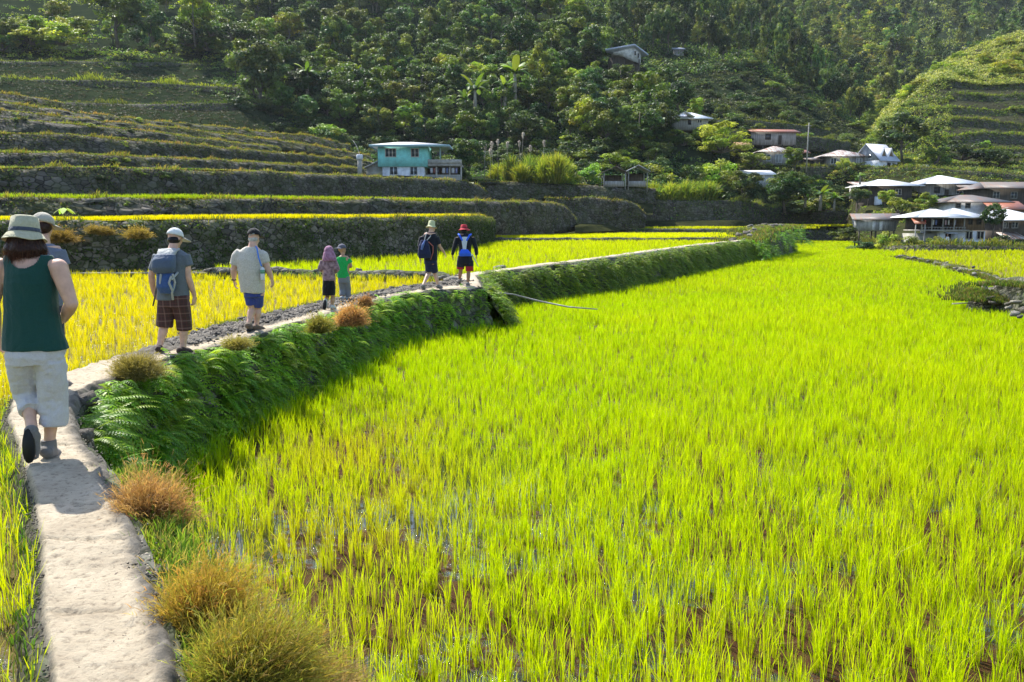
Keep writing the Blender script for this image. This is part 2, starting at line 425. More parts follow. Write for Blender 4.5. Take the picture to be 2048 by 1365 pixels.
w2b, _, _, _ = wall(L2[1:]-[0,0,0.08], base_of(L2[1:], -0.3, -0.15), 0.3, 4, 0.06, M['stone_near'], seed=15, flip=-1)
tag(w2b, 'low back face of the far path wall along the middle field', 'wall')
# bund on the golden field side of the path
tl, _, _, _ = wall(L1-[0,0,0.07], base_of(L1, ZL-0.1, -0.12), 0.1, 4, 0.05, M['rock_bank'], seed=14, flip=-1)
tag(tl, 'low earth edge between the path and the golden rice', 'kerb')
# ---- mud and water sheets of the fields
polyR = np.vstack([Bw1[:, :2]-outward(Bw1)*0.2, Bw2[1:, :2]-outward(Bw2)[1:]*0.2,
                   A(1575,480,138)[None,:2], A(1705,480,138)[None,:2], A(1730,480,104)[None,:2], A(1800,480,88)[None,:2]])
RB = np.vstack([G(1795,513,-0.95), G(1870,525,-0.95), G(1940,543,-0.95), G(2010,562,-0.95), G(2062,590,-0.95), G(2180,640,-0.95), G(2400,760,-0.95)])
polyR = np.vstack([polyR, RB[:, :2], [[14,2],[10,-6]]])
sheet('paddy_water', polyR, ZR, M['mud'])
polyR2 = np.vstack([RB[::1, :2], [[60,20],[90,60],[75,95]], A(2048,480,86)[None,:2], A(1790,480,90)[None,:2]])
sheet('paddy_water', polyR2, ZR+0.12, M['mud_gold'])
polyL = np.vstack([L1[:, :2], A(905,548,28.2)[None,:2], A(860,553,28.4)[None,:2], A(430,547,30.5)[None,:2], A(150,548,33)[None,:2], A(-500,548,33)[None,:2], [[-30,20],[-16,-6]]])
sheet('paddy_water', polyL, ZL, M['mud_gold'])
F2Z = -0.12
polyF2 = np.vstack([A(430,547,30.8)[None,:2], A(860,553,28.8)[None,:2], L2[1:, :2]-[0.1,0], A(1440,478,84)[None,:2], A(1200,484,82)[None,:2], A(990,482,80)[None,:2], A(960,482,66)[None,:2], A(850,482,46)[None,:2], A(700,482,41)[None,:2], A(520,482,37)[None,:2], A(430,482,34)[None,:2]])
sheet('paddy_water', polyF2, F2Z, M['mud'])
F3Z = 0.18
polyF3 = np.vstack([A(940,478,84)[None,:2], A(1200,478,83)[None,:2], A(1440,478,85)[None,:2], A(1560,478,92)[None,:2], A(1580,478,118)[None,:2], A(1200,478,118)[None,:2], A(940,478,100)[None,:2]])
sheet('paddy_water', polyF3, F3Z, M['mud'])
F4Z = 0.95
polyF4 = np.vstack([A(1140,478,119.5)[None,:2], A(1570,478,119.5)[None,:2], A(1640,478,128)[None,:2], A(1140,478,128)[None,:2]])
sheet('paddy_water', polyF4, F4Z, M['mud'])
F5Z = 1.2
polyF5 = np.vstack([A(1570,478,141)[None,:2], A(1830,478,141)[None,:2], A(1830,478,152)[None,:2], A(1570,478,152)[None,:2]])
sheet('paddy_water', polyF5, F5Z, M['mud'])
# ---- low bunds between fields
def bund(pts, zt, zb, w, name, label, m=M['stone_near'], rough=0.12, cat='embankment', rz=None):
    T = resample(np.asarray(pts, float), 0.25 if w < 1.2 else 0.5); n = len(T); o = outward(T)
    s = np.arange(n)*0.25
    Ls_ = np.concatenate([[0], np.cumsum(np.linalg.norm(np.diff(T, axis=0), axis=1))]); tp = np.clip(np.minimum(Ls_, Ls_[-1]-Ls_)/(w*1.3), 0.02, 1)**0.5
    prof = [(-0.75,0),(-0.45,0.75),(-0.15,1),(0.15,1),(0.45,0.75),(0.75,0)]
    V = np.zeros((n, 6, 3))
    for k, (u, hgt) in enumerate(prof):
        V[:,k,:2] = T[:, :2]+o*(u*w*tp)[:,None]
        top = (zt if rz is None else T[:,2])
        V[:,k,2] = zb+(top-zb)*hgt*tp
    V[...,2] += rough*fbm(V[...,0]*1.7, V[...,1]*1.7, 31)*np.array([0,1,1,1,1,0]); V[..., :2] += 0.3*w*fbm(V[...,0]*0.8, V[...,1]*0.8, 37)[...,None]
    idx = np.arange(n*6).reshape(n, 6)
    Fq = np.stack([idx[:-1,:-1], idx[:-1,1:], idx[1:,1:], idx[1:,:-1]], -1).reshape(-1,4)
    o_ = mk(name, V.reshape(-1,3), Fq, m); tag(o_, label, cat); return o_, T
bB1, tB1 = bund([A(380,545,30.6), A(600,547,30), A(860,553,28.6), A(908,555,27.2)], 0.14, -0.3, 0.42, 'stone_bund', 'low stone bund crossing between the golden near field and the green field behind it')
bB2, tB2 = bund([A(975,485,83), A(1200,485,82.5), A(1440,480,84), A(1500,480,85)], 0.34, -0.2, 0.5, 'stone_bund', 'thin stone bund along the far side of the green middle field')
bB3, tB3 = bund([A(1150,460,119), A(1400,460,119), A(1570,460,119)], 0.98, 0.1, 0.7, 'stone_bund', 'far low bund with thin bright rice strip above it')
bB4, tB4 = bund(RB, -0.85, -1.55, 0.38, 'stone_bund', 'crooked rubble bund curving along the right side of the big green field', rz=None)
# rocky overgrown hump on the right edge
hp = [A(1952,600,27.5), A(1990,600,29), A(2050,600,27.5), A(2130,600,25), A(2300,600,22)]
hp = np.array(hp); hp[:,2] = [-0.7,-0.3,-0.12,-0.15,-0.4]
bH, tH = bund(hp, -0.5, -1.65, 1.25, 'rubble_mound', 'rubble and weed mound jutting into the green field at the right edge', rough=0.35, rz=True)
hp2 = np.array([A(1478,480,66), A(1500,480,70), A(1535,480,76), A(1568,480,85)]); hp2[:,2] = [0.3,1.1,1.35,1.4]
bH2, tH2 = bund(hp2, 0.3, -1.5, 1.9, 'rubble_mound', 'stony fern-covered mound where the footpath wall ends by the village', rough=0.5, rz=True)

# ================================================================ TERRACED HILL ON THE LEFT
# every wall: (px, row of crest, row of base, distance)
WALLS = {
 'W1': [(-400,445,562,31),(0,443,553,31.5),(160,444,550,32),(330,440,541,33),(560,437,526,37),(700,437,519,41),(830,435,514,46),(930,433,500,58),(965,434,493,68),(985,440,486,80)],
 'W2': [(-400,397,432,41),(0,397,432,42),(200,399,431,45),(350,397,432,49),(560,399,431,56),(720,400,431,63),(930,403,434,76),(960,404,455,80),(1000,405,463,86),(1100,406,461,100),(1128,412,460,106),(1152,440,456,110)],
 'W2b': [(1090,396,440,112),(1160,396,457,114),(1250,401,453,118),(1272,410,452,119),(1290,430,450,120)],
 'W3': [(-400,335,393,52),(0,337,393,54),(200,335,393,59),(330,339,394,64),(450,341,394,70),(700,353,396,95),(840,358,397,107),(930,363,398,116),(955,371,399,118),(975,385,399,120)],
 'W3b': [(950,364,398,121),(1100,368,399,124),(1262,373,402,126),(1310,378,405,128)],
 'W4': [(-400,303,333,64),(0,305,333,66),(150,309,335,71),(300,316,337,78),(420,321,338,88),(600,330,346,108),(720,337,350,124),(750,345,350,128)],
 'W5': [(-400,264,301,74),(0,268,301,76),(130,270,303,80),(300,283,312,88),(450,297,317,100),(560,306,324,114),(700,319,332,138),(745,326,333,142)],
 'W6': [(-400,236,262,84),(0,240,264,87),(130,247,267,92),(300,263,279,101),(450,284,293,112),(560,297,303,124)],
 'W7': [(-400,214,234,94),(0,221,237,97),(150,237,247,103),(300,252,261,113),(430,266,275,126),(600,288,299,140),(740,312,322,156)],
 'W8': [(-400,196,211,103),(0,205,219,106),(150,224,234,114),(300,241,250,124),(450,256,262,137),(620,272,284,152),(700,290,302,160)],
 'W9': [(-400,176,196,112),(0,187,203,115),(80,196,209,119),(125,208,216,124)],
}
LAB = {
 'W1': 'tall mossy stone terrace wall directly behind the golden and green fields',
 'W2': 'second terrace wall up the hill, grassy, with a thin rice strip below it',
 'W2b': 'grass-covered terrace wall end curving down to the green strips in the centre',
 'W3': 'high grassy terrace wall rising just below the turquoise house and left of it',
 'W3b': 'grassy terrace wall running right from below the turquoise house to the open huts',
 'W4': 'fourth terrace wall, running along the hill to the left side of the turquoise house',
 'W5': 'fifth terrace wall, its brown grass crest sloping down behind the turquoise house',
 'W6': 'sixth terrace wall on the left hillside, short brown grass along the top',
 'W7': 'seventh terrace wall on the left hillside, a long thin line bending down to the right',
 'W8': 'eighth narrow terrace wall high on the left hillside',
 'W9': 'short topmost terrace wall at the left edge of the near hill',
}
WD = {}
for k, L in WALLS.items():
    L = np.array(L, float)
    far = L[:,3].mean()
    top = A(L[:,0], L[:,1], L[:,3]+0.35+0.012*L[:,3]); bot = A(L[:,0], L[:,2]+2, L[:,3])
    near = far < 60
    w_, a_, b_, o_ = wall(top, bot, 0.3 if near else 0.6, 9 if near else 7, 0.34 if near else 0.85, M['stone_mid'] if near else M['stone_far'], 'terrace_wall', sc=1.0 if near else 1.8, seed=len(WD)*7+40, flip=1)
    tag(w_, LAB[k], 'wall', 'stone terrace walls on the left hillside')
    WD[k] = dict(L=L, top=a_, bot=b_, o=o_, far=far)
def tread(k1, k2, x0, x1, name='terrace_ground', m=None, step=12):
    """ground from the crest of wall k1 back to the foot of wall k2"""
    L1_, L2_ = WALLS[k1], WALLS[k2]; a = np.array(L1_, float); b = np.array(L2_, float)
    px = np.arange(x0, x1+0.1, step)
    ya = np.interp(px, a[:,0], a[:,1]); Da = np.interp(px, a[:,0], a[:,3])*1.012+0.3
    yb = np.interp(px, b[:,0], b[:,2])+2; Db = np.interp(px, b[:,0], b[:,3])+0.2
    Db = np.maximum(Db, Da+1)
    t = np.linspace(0, 1, 5); Pa = A(px, ya, Da); Pb = A(px, yb, Db)
    V = Pa[:,None,:]*(1-t)[None,:,None]+Pb[:,None,:]*t[None,:,None]
    V[:,1:4,2] += 0.1*fbm(V[:,1:4,0], V[:,1:4,1], 4)
    n, r = V.shape[:2]; idx = np.arange(n*r).reshape(n, r)
    Fq = np.stack([idx[:-1,:-1], idx[1:,:-1], idx[1:,1:], idx[:-1,1:]], -1).reshape(-1,4)
    struct(mk(name, V.reshape(-1,3), Fq, m or M['soil']))
    return V
T1 = tread('W1', 'W2', -400, 985)
T2 = tread('W2', 'W3', -400, 975); tread('W2', 'W3b', 950, 1150); tread('W2b', 'W3b', 1090, 1310)
WALLS['F0'] = [(740,0,346,131),(840,0,357,111.5),(950,0,366,121),(1100,0,372,127),(1260,0,377,130),(1400,0,392,136)]
tread('W3', 'F0', 744, 975); tread('W3b', 'F0', 950, 1310); del WALLS['F0']
T3 = tread('W3', 'W4', -400, 750); T4 = tread('W4', 'W5', -400, 745); T5 = tread('W5', 'W6', -400, 560)
T6 = tread('W6', 'W7', -400, 560); T7 = tread('W7', 'W8', -400, 700); T8 = tread('W8', 'W9', -400, 130)
# ================================================================ HILLS AS SHEETS
class Lat:
    """a hill sheet: rows of knots (px, row, distance), nearest row first"""
    def __init__(s, rows, x0, x1, step, sub, name, m, amp=1.0, seed=0):
        s.rows = [np.array(r, float) for r in rows]; s.x0, s.x1 = x0, x1; s.amp = amp; s.seed = seed
        px = np.arange(x0, x1+0.1, step); n = len(rows)
        t = np.linspace(0, n-1, (n-1)*sub+1)
        PX, TT = np.meshgrid(px, t)
        s.V = s.at(PX, TT); r, c = PX.shape
        idx = np.arange(r*c).reshape(r, c)
        Fq = np.stack([idx[:-1,:-1], idx[:-1,1:], idx[1:,1:], idx[1:,:-1]], -1).reshape(-1,4)
        s.ob = struct(mk(name, s.V.reshape(-1,3), Fq, m, smooth=True))
    def yd(s, px, t):
        px = np.asarray(px, float); t = np.asarray(t, float)
        Y = np.stack([np.interp(px, r[:,0], r[:,1]) for r in s.rows]); D = np.stack([np.interp(px, r[:,0], r[:,2]) for r in s.rows])
        i = np.clip(np.floor(t).astype(int), 0, len(s.rows)-2); f = t-i
        g = lambda Q: np.take_along_axis(Q, i[None], 0)[0]*(1-f)+np.take_along_axis(Q, i[None]+1, 0)[0]*f
        return g(Y), g(D)
    def at(s, px, t):
        y, D = s.yd(px, t); P = A(px, y, D)
        k = np.clip(np.minimum(t, 1), 0, 1)
        P[...,2] += s.amp*k*fbm(P[...,0]*0.06, P[...,1]*0.06, s.seed)
        return P
FOR = Lat([
 [(-400,230,116),(0,228,117),(130,232,121),(300,260,127),(600,302,152),(740,346,131),(840,357,111),(950,366,121),(1100,372,127),(1260,377,129),(1400,392,135),(1470,400,140)],
 [(-400,200,120),(0,212,121),(130,220,126),(300,247,132),(600,290,160),(740,318,162),(950,352,146),(1260,374,134),(1400,380,139),(1470,372,150)],
 [(-400,196,152),(0,206,152),(300,214,158),(480,210,164),(600,262,170),(740,292,172),(950,305,166),(1260,300,152),(1400,275,158),(1470,305,170)],
 [(-400,150,170),(0,160,170),(300,165,178),(480,180,182),(700,225,190),(950,250,182),(1260,245,168),(1400,258,172),(1470,300,180)],
 [(-400,112,188),(0,124,188),(300,126,196),(480,138,206),(700,150,212),(950,165,202),(1200,175,186),(1330,225,186),(1400,272,190),(1470,305,190)],
 [(-400,55,225),(0,80,222),(300,70,232),(480,85,240),(700,80,248),(950,90,232),(1200,130,206),(1330,190,200),(1400,275,200),(1470,310,200)],
 [(-400,-60,290),(0,-60,280),(480,-50,300),(700,-50,300),(950,-20,285),(1150,50,240),(1230,135,222),(1330,205,212),(1400,285,212),(1470,320,212)],
 [(-400,-170,360),(480,-160,370),(950,-100,340),(1150,0,280),(1230,150,250),(1330,240,240),(1400,320,240),(1470,360,230)]],
 -400, 1470, 20, 6, 'forest_hill', M['forest_soil'], 2.0, 3)
MID = Lat([
 [(1150,360,150),(1400,345,158),(1500,335,168),(1700,335,180),(1800,335,190)],
 [(1150,270,175),(1400,262,178),(1500,250,188),(1700,285,198),(1800,296,205)],
 [(1150,220,205),(1400,205,205),(1500,200,212),(1600,225,215),(1700,265,218),(1800,290,222)],
 [(1150,120,245),(1400,140,240),(1500,130,245),(1600,175,245),(1700,250,240),(1800,290,240)],
 [(1150,20,285),(1300,40,285),(1400,60,285),(1500,75,285),(1600,135,280),(1700,235,270),(1800,300,262)],
 [(1150,-60,330),(1300,-50,330),(1400,-40,330),(1490,15,330),(1560,70,320),(1620,130,310),(1700,225,290),(1800,320,280)],
 [(1150,-120,380),(1400,-90,380),(1490,40,380),(1620,180,360),(1800,340,330)]],
 1150, 1800, 15, 6, 'middle_hill', M['forest_soil'], 2.5, 5)
FAR = Lat([
 [(1100,330,270),(1700,310,280),(1800,300,290),(2600,300,300)],
 [(1100,200,370),(1560,190,370),(1720,215,350),(1850,205,350),(2600,200,360)],
 [(1100,90,450),(1560,70,450),(1720,115,430),(1850,100,440),(2600,90,450)],
 [(1100,-20,560),(1560,-20,560),(1720,10,540),(2600,-20,560)],
 [(1100,-160,720),(2600,-160,720)]],
 1100, 2600, 25, 8, 'far_hill', M['forest_soil'], 6.0, 9)
# right hill, its lower half stepped in terraces
RH = [[(1700,345,168),(1760,345,168),(1850,338,168),(2048,345,165),(2600,350,165)]]
steps_r = [(322,336),(300,313),(270,290),(240,256),(215,228),(190,203),(164,178)]
RW = []
def wvy(px, i): return 3.5*math.sin(px/61.0+i*1.9)+2.5*math.sin(px/27.0+i*0.7)
for i, (yc, yb) in enumerate(steps_r):
    D0 = 176+i*7
    sil = float(np.interp(yc, [60,120,160,215,262,345], [1990,1900,1840,1770,1745,1735])); x0 = max(sil+40, 1840+[20,90,0,60,10,75,40][i])
    kx = list(range(int(x0), 2300, 24))+[2600]
    RH.append([(1700,345-i*3,D0),(sil,yb+14,D0)]+[(x, yb+wvy(x,i)-(4 if x > 2400 else 0), D0) for x in kx])
    RH.append([(1700,344-i*3,D0+1),(sil,yb+10,D0+1)]+[(x, yc+wvy(x,i)+0.35*(yb-yc)*(0.5+0.5*math.sin(x/43.0+i)), D0+1) for x in kx])
    RW.append((kx, yc, yb, D0, i))
RH.append([(1700,322,236),(1745,262,232),(1790,205,234),(1840,155,238),(1900,140,240),(2048,120,242),(2600,100,246)])
RH.append([(1700,330,262),(1745,268,258),(1770,222,262),(1840,163,266),(1900,118,268),(1960,90,270),(2048,62,274),(2200,10,280),(2600,-60,290)])
RH.append([(1700,360,300),(1745,300,300),(1840,200,305),(1960,130,310),(2048,100,315),(2600,0,320)])
RGT = Lat(RH, 1700, 2600, 12, 2, 'terraced_hill', M['dry_hill'], 0.0, 6)
rl = ['lowest', 'second', 'third', 'fourth', 'fifth', 'sixth', 'topmost']
for kx, yc, yb, D0, i in RW:
    px = np.array(kx, float); wv = np.array([wvy(x, i) for x in kx]); ct = np.array([0.35*(yb-yc)*(0.5+0.5*math.sin(x/43.0+i)) for x in kx])
    top = A(px, yc+wv+ct, D0+1.2); bot = A(px, yb+wv+1, D0-0.3)
    w_, a_, b_, o_ = wall(top, bot, 0.9, 5, 0.5, M['stone_far'], 'terrace_wall', sc=2.2, seed=i+90)
    tag(w_, '%s dark terrace wall up the sunlit hillside behind the village on the right' % rl[i], 'wall', 'terrace walls on the right hillside')
    WD['R%d' % i] = dict(L=None, top=a_, bot=b_, o=o_, far=D0)
# village ground with its banks
VIL = Lat([
 [(1150,466,100),(1270,460,121),(1480,458,128.5),(1565,482,138.5),(1700,482,138.5),(1722,508,100),(1790,513,87),(1850,512,85),(2048,512,85),(2600,530,85)],
 [(1150,455,101),(1270,441,129),(1480,441,129.5),(1565,462,139.5),(1700,462,139.5),(1724,486,101),(1790,493,88),(1850,492,86.5),(2048,492,86.5),(2600,505,86.5)],
 [(1150,445,118),(1270,440,130),(1480,442,134),(1565,452,152),(1700,452,152),(1730,470,114),(1850,478,104),(2048,478,104),(2600,480,104)],
 [(1150,402,119.5),(1270,400,133),(1480,402,140),(1560,415,157),(1700,418,155),(1730,424,128),(1850,430,116),(2048,432,114),(2600,430,114)],
 [(1150,395,124),(1270,385,136),(1480,372,152),(1560,376,162),(1700,378,160),(1850,402,134),(2048,415,127),(2600,410,127)],
 [(1150,375,130),(1270,374,140),(1480,354,161),(1620,353,164),(1850,356,150),(2048,385,142),(2600,380,142)],
 [(1150,365,132),(1270,372,142),(1480,345,163),(1620,334,165.5),(1850,335,156),(2048,350,152),(2600,345,152)],
 [(1150,355,138),(1270,340,150),(1480,310,173),(1700,320,178),(1850,326,172),(2048,340,166),(2600,335,166)],
 [(1150,340,150),(1270,300,160),(1480,290,184),(1700,298,196),(1850,312,190),(2048,330,182),(2600,320,182)],
 [(1150,380,155),(1270,360,166),(1480,340,192),(1700,340,204),(1850,342,198),(2048,350,190),(2600,350,190)]],
 1150, 2600, 15, 4, 'village_ground', M['soil'], 0.25, 12)
def vwall(name, label, knots, step=0.8, m=None, rows=6, amp=0.4, sc=1.8, seed=0):
    L = np.array(knots, float); top = A(L[:,0], L[:,1], L[:,3]+0.8); bot = A(L[:,0], L[:,2], L[:,3]-0.25)
    w_, a_, b_, o_ = wall(top, bot, step, rows, amp, m or M['stone_far'], name, sc=sc, seed=seed)
    tag(w_, label, 'wall'); WD[name+str(seed)] = dict(L=L, top=a_, bot=b_, o=o_, far=L[:,3].mean()); return w_
vwall('village_wall', 'dark stone bank at the field edge below the front village houses', [(1722,486,512,99.5),(1790,492,514,86.5),(1850,491,514,84.7),(2048,491,514,84.7),(2600,503,532,84.7)], seed=201)
vwall('village_wall', 'dark wall below the row of rusty roofed houses on the upper village level', [(1600,334,355,163),(1700,334,356,162),(1850,335,358,154),(2048,350,388,148)], seed=202)
vwall('village_wall', 'high dark weedy bank under the gardens in the centre, behind the thin rice strips', [(1150,402,440,118.5),(1270,400,444,129.4),(1480,402,444,133.5),(1560,415,453,151.5),(1700,418,454,151.5)], seed=203, rows=9, amp=0.7, sc=2.5)
vwall('village_wall', 'low mossy wall at the far end of the big green field', [(1560,461,486,138),(1640,461,486,138),(1706,461,486,138)], seed=204)
for i, kn in enumerate([[(1400,262,300,172),(1480,262,285,175),(1640,275,300,182),(1700,285,300,190)], [(1350,240,262,185),(1500,240,262,186),(1600,250,268,190),(1660,262,276,198)], [(1370,215,224,200),(1480,216,228,200),(1560,225,236,204)]]):
    vwall('village_wall', ['dark terrace wall directly above the grey stilt house', 'long terrace wall on the slope above the stilt house, second one up', 'short high terrace wall on the shrubby slope right of the white-roofed knoll house'][i], kn, seed=205+i, step=1.0)
for i, kn in enumerate([[(-400,200,213,151),(0,205,216,151),(300,208,220,157),(480,206,220,163)], [(-400,160,176,169),(0,160,176,169),(230,161,178,174),(480,176,186,180)], [(-400,120,134,187),(0,123,134,187),(300,124,136,195),(470,130,142,205)], [(430,250,262,166),(620,264,276,170),(740,268,286,172)], [(560,285,300,160),(700,300,318,162),(950,300,330,164)]]):
    vwall('village_wall', ['long dark terrace wall under the bare slope at the upper left', 'terrace wall with bright grass crest at the upper left', 'highest terrace wall at the upper left, under the bushes', 'terrace wall at the foot of the forest, left of the turquoise house roof', 'dark terrace wall at the forest foot right behind the turquoise house'][i], kn, seed=215+i, step=1.0)
# ================================================================ RICE
def field_pts(poly, dens, D0, pw, D1, D2, xl=-1e9, xr=1e9):
    poly = np.asarray(poly)[:, :2]; out = []
    e = [D1]
    while e[-1] < D2: e.append(min(D2, e[-1]*1.12+0.2))
    for a, b in zip(e[:-1], e[1:]):
        m = (a+b)/2; W0 = max(-0.8*m-4, poly[:,0].min(), xl); W1_ = min(0.8*m+4, poly[:,0].max(), xr)
        if W1_ <= W0: continue
        rho = dens*min(1, (D0/max(m, 0.1))**pw); n = int((b-a)*(W1_-W0)*rho)
        x = rng.uniform(W0, W1_, n); y = rng.uniform(a, b, n)
        k = pip(x, y, poly); out.append(np.stack([x[k], y[k]], 1))
    return np.vstack(out)
def tufts(xy, z, hgt, cb, ct, name, label, nb=(8, 6, 4), wmul=1.0, patch=(0.12, 0.5), dark=None, extra=None, mud=None):
    D = np.maximum(1.0, np.hypot(xy[:,0], xy[:,1])); parts = []
    big = fbm(xy[:,0]*patch[0], xy[:,1]*patch[0], 77)+0.8*fbm(xy[:,0]*0.035, xy[:,1]*0.035, 79); sm = fbm(xy[:,0]*0.9, xy[:,1]*0.9, 78)
    tuft_h = hgt*(1+0.16*big+0.22*sm+rng.normal(0, 0.09, len(xy)))
    if extra is not None: tuft_h = tuft_h*(1+0.45*extra)
    for lo, hi, k in ((0, 13, nb[0]), (13, 34, nb[1]), (34, 1e9, nb[2])):
        s = (D >= lo) & (D < hi)
        if not s.any(): continue
        q = np.repeat(np.where(s)[0], k); N = len(q)
        az = rng.uniform(0, 2*np.pi, N); rr = rng.uniform(0, 0.020, N)*np.maximum(1, D[q]/16)
        P = np.column_stack([xy[q,0]+np.cos(az)*rr, xy[q,1]+np.sin(az)*rr, np.full(N, z)])
        h = tuft_h[q]*rng.uniform(0.55, 1.08, N)
        lean = h*np.abs(rng.normal(0.13, 0.15, N))
        w = wmul*np.maximum(0.0054, D[q]*0.00043)*rng.uniform(0.7, 1.3, N)
        t = np.clip(0.5+0.35*big[q]+0.25*sm[q]+rng.normal(0, 0.22, N), 0, 1)
        c1 = lerp(ct[0], ct[1], t); c0 = lerp(cb[0], cb[1], t)
        if mud is not None:
            e = np.clip(mud(P[:,0], P[:,1])+rng.normal(0, 0.15, N), 0, 1)[:,None]*0.75; c1 = c1*(1-e)+np.array([0.60,0.50,0.03])*e; c0 = c0*(1-e)+np.array([0.36,0.24,0.04])*e
        if extra is not None:
            e = extra[q][:,None]; c1 = c1*(1-e)+np.array([0.22,0.48,0.01])*e; c0 = c0*(1-e)+np.array([0.09,0.22,0.01])*e
        dry = rng.random(N) < 0.035; c1[dry] = (0.55,0.45,0.2); lean[dry] *= 2.5
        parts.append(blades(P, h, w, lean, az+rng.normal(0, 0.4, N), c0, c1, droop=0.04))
    V, Fq, C = join(parts)
    return tag(mk(name, V, Fq, M['rice'], cols=C), label, 'rice', kind='stuff')
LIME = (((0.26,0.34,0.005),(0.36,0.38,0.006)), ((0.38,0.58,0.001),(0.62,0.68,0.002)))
GOLD = (((0.36,0.32,0.010),(0.46,0.34,0.010)), ((0.62,0.57,0.006),(0.80,0.60,0.008)))
xy = field_pts(polyR, 135, 15, 1.4, 3.0, 140)
near = np.hypot(xy[:,0]-xy[:,0], 0)
# sparser plants in the muddy lower left corner
spars = fbm(xy[:,0]*0.45, xy[:,1]*0.45, 91)+0.5*fbm(xy[:,0]*1.6, xy[:,1]*1.6, 92)
dw = np.full(len(xy), 9.0)
for q in resample(Bw1[2:], 0.3): dw = np.minimum(dw, np.hypot(xy[:,0]-q[0], xy[:,1]-q[1]))
nearf = np.clip((19-xy[:,1])/13, 0, 1)
mudc = np.exp(-(((xy[:,0]+1.9)/1.6)**2+((xy[:,1]-6.2)/2.2)**2))+0.55*np.exp(-(((xy[:,0]+1.6)/1.7)**2+((xy[:,1]-10.0)/2.6)**2))
keep = rng.random(len(xy)) > np.clip(nearf*(0.12+0.4*spars), 0, 0.7)+0.45*mudc
keep &= dw > 0.12
xy = xy[keep]; dw = dw[keep]
dkm = np.clip(1.1-dw/0.5, 0, 1)*(xy[:,1] > 7.6)
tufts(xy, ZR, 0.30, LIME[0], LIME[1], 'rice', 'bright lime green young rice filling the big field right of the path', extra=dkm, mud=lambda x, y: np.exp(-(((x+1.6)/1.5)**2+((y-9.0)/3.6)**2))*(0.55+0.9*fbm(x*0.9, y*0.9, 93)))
xy = field_pts(polyR2, 30, 15, 1.2, 12, 95)
tufts(xy, ZR+0.12, 0.38, ((0.28,0.32,0.006),(0.34,0.36,0.008)), ((0.50,0.60,0.004),(0.68,0.66,0.006)), 'rice', 'yellow green rice of the small field beyond the rubble bund at the right edge')
xy = field_pts(polyL, 60, 13, 1.35, 1.0, 34)
nl = xy[:,1] < 8.2
gx = xy[~nl]; wt = rng.random(len(gx)) > 0.25*(fbm(gx[:,0]*1.1, gx[:,1]*1.1, 55) > 0.35)
tufts(gx[wt], ZL, 0.30, GOLD[0], GOLD[1], 'rice', 'golden yellow rice of the field left of the walkers', wmul=0.9)
tufts(xy[nl][rng.random(nl.sum()) < 0.95], ZL-0.0, 0.32, ((0.26,0.32,0.006),(0.4,0.38,0.008)), ((0.48,0.60,0.004),(0.72,0.66,0.006)), 'rice', 'green and yellow rice in the strip left of the path at the bottom corner')
xy = field_pts(polyF2, 42, 16, 1.2, 26, 86)
tufts(xy, F2Z, 0.36, ((0.3,0.36,0.005),(0.36,0.38,0.006)), ((0.52,0.64,0.003),(0.70,0.70,0.004)), 'rice', 'yellow green rice of the middle field behind the walkers')
for poly, z, d1, d2, lab in ((polyF3, F3Z, 80, 120, 'bright rice of the narrow far field left of the village mound'), (polyF4, F4Z, 118, 129, 'thin bright rice strip under the dark garden bank'), (polyF5, F5Z, 140, 153, 'short bright rice strip at the foot of the village')):
    tufts(field_pts(poly, 26, 40, 1.0, d1, d2), z, 0.36, ((0.36,0.38,0.005),(0.4,0.4,0.006)), ((0.62,0.66,0.003),(0.76,0.72,0.004)), 'rice', lab)
# rice rows standing on the first two terraces
def strip_pts(k, back, n, x0=-400, x1=970, off=0.3):
    L = np.array(WALLS[k], float); px = rng.uniform(x0, x1, n)
    y = np.interp(px, L[:,0], L[:,1]); D = np.interp(px, L[:,0], L[:,3])*1.012+0.35
    P = A(px, y, D); u = rng.uniform(off, back, n); P[:,0] += P[:,0]/P[:,1]*u; P[:,1] += u
    return P
def rice_strip(k, back, n, z_up, h, label, x0=-400, x1=970, c=GOLD, off=0.3):
    P = strip_pts(k, back, n, x0, x1, off); q = np.repeat(np.arange(n), 5); N = len(q)
    az = rng.uniform(0, 6.28, N); D = P[q,1]
    PP = P[q]+np.column_stack([np.cos(az)*0.05, np.sin(az)*0.05, np.full(N, z_up)])
    t = np.clip(0.5+0.4*fbm(P[q,0]*0.2, P[q,1]*0.2, 3)+rng.normal(0, 0.2, N), 0, 1)
    hh = h*rng.uniform(0.6, 1.1, N)
    V, Fq, C = blades(PP, hh, np.maximum(0.02, D*0.0005), hh*0.2, az, lerp(c[0][0], c[0][1], t), lerp(c[1][0], c[1][1], t))
    tag(mk('rice', V, Fq, M['rice'], cols=C), label, 'rice', kind='stuff')
rice_strip('W1', 4.5, 9000, -0.09, 0.30, 'golden rice strip standing along the top of the tall first terrace wall', off=0.5)
rice_strip('W2', 4.0, 3500, -0.05, 0.36, 'sparse green rice on the second terrace below the turquoise house', c=(((0.2,0.25,0.02),(0.2,0.2,0.02)), ((0.3,0.45,0.02),(0.42,0.42,0.03))))
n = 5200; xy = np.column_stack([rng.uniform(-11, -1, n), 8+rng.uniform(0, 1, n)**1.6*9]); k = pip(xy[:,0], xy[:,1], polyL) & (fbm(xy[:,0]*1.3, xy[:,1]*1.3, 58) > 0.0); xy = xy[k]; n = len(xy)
V, Fq, C = leafq(np.column_stack([xy, ZL+rng.uniform(0.02, 0.14, n)]), rng.normal(0, 0.4, (n,3))+np.array([0,-0.4,1.]), rng.uniform(0.02, 0.055, n), 0.02, np.array([0.75,0.74,0.66])*rng.uniform(0.6, 1.1, (n,1)))  # pale leaf quads paint the sparkle of the water into the field
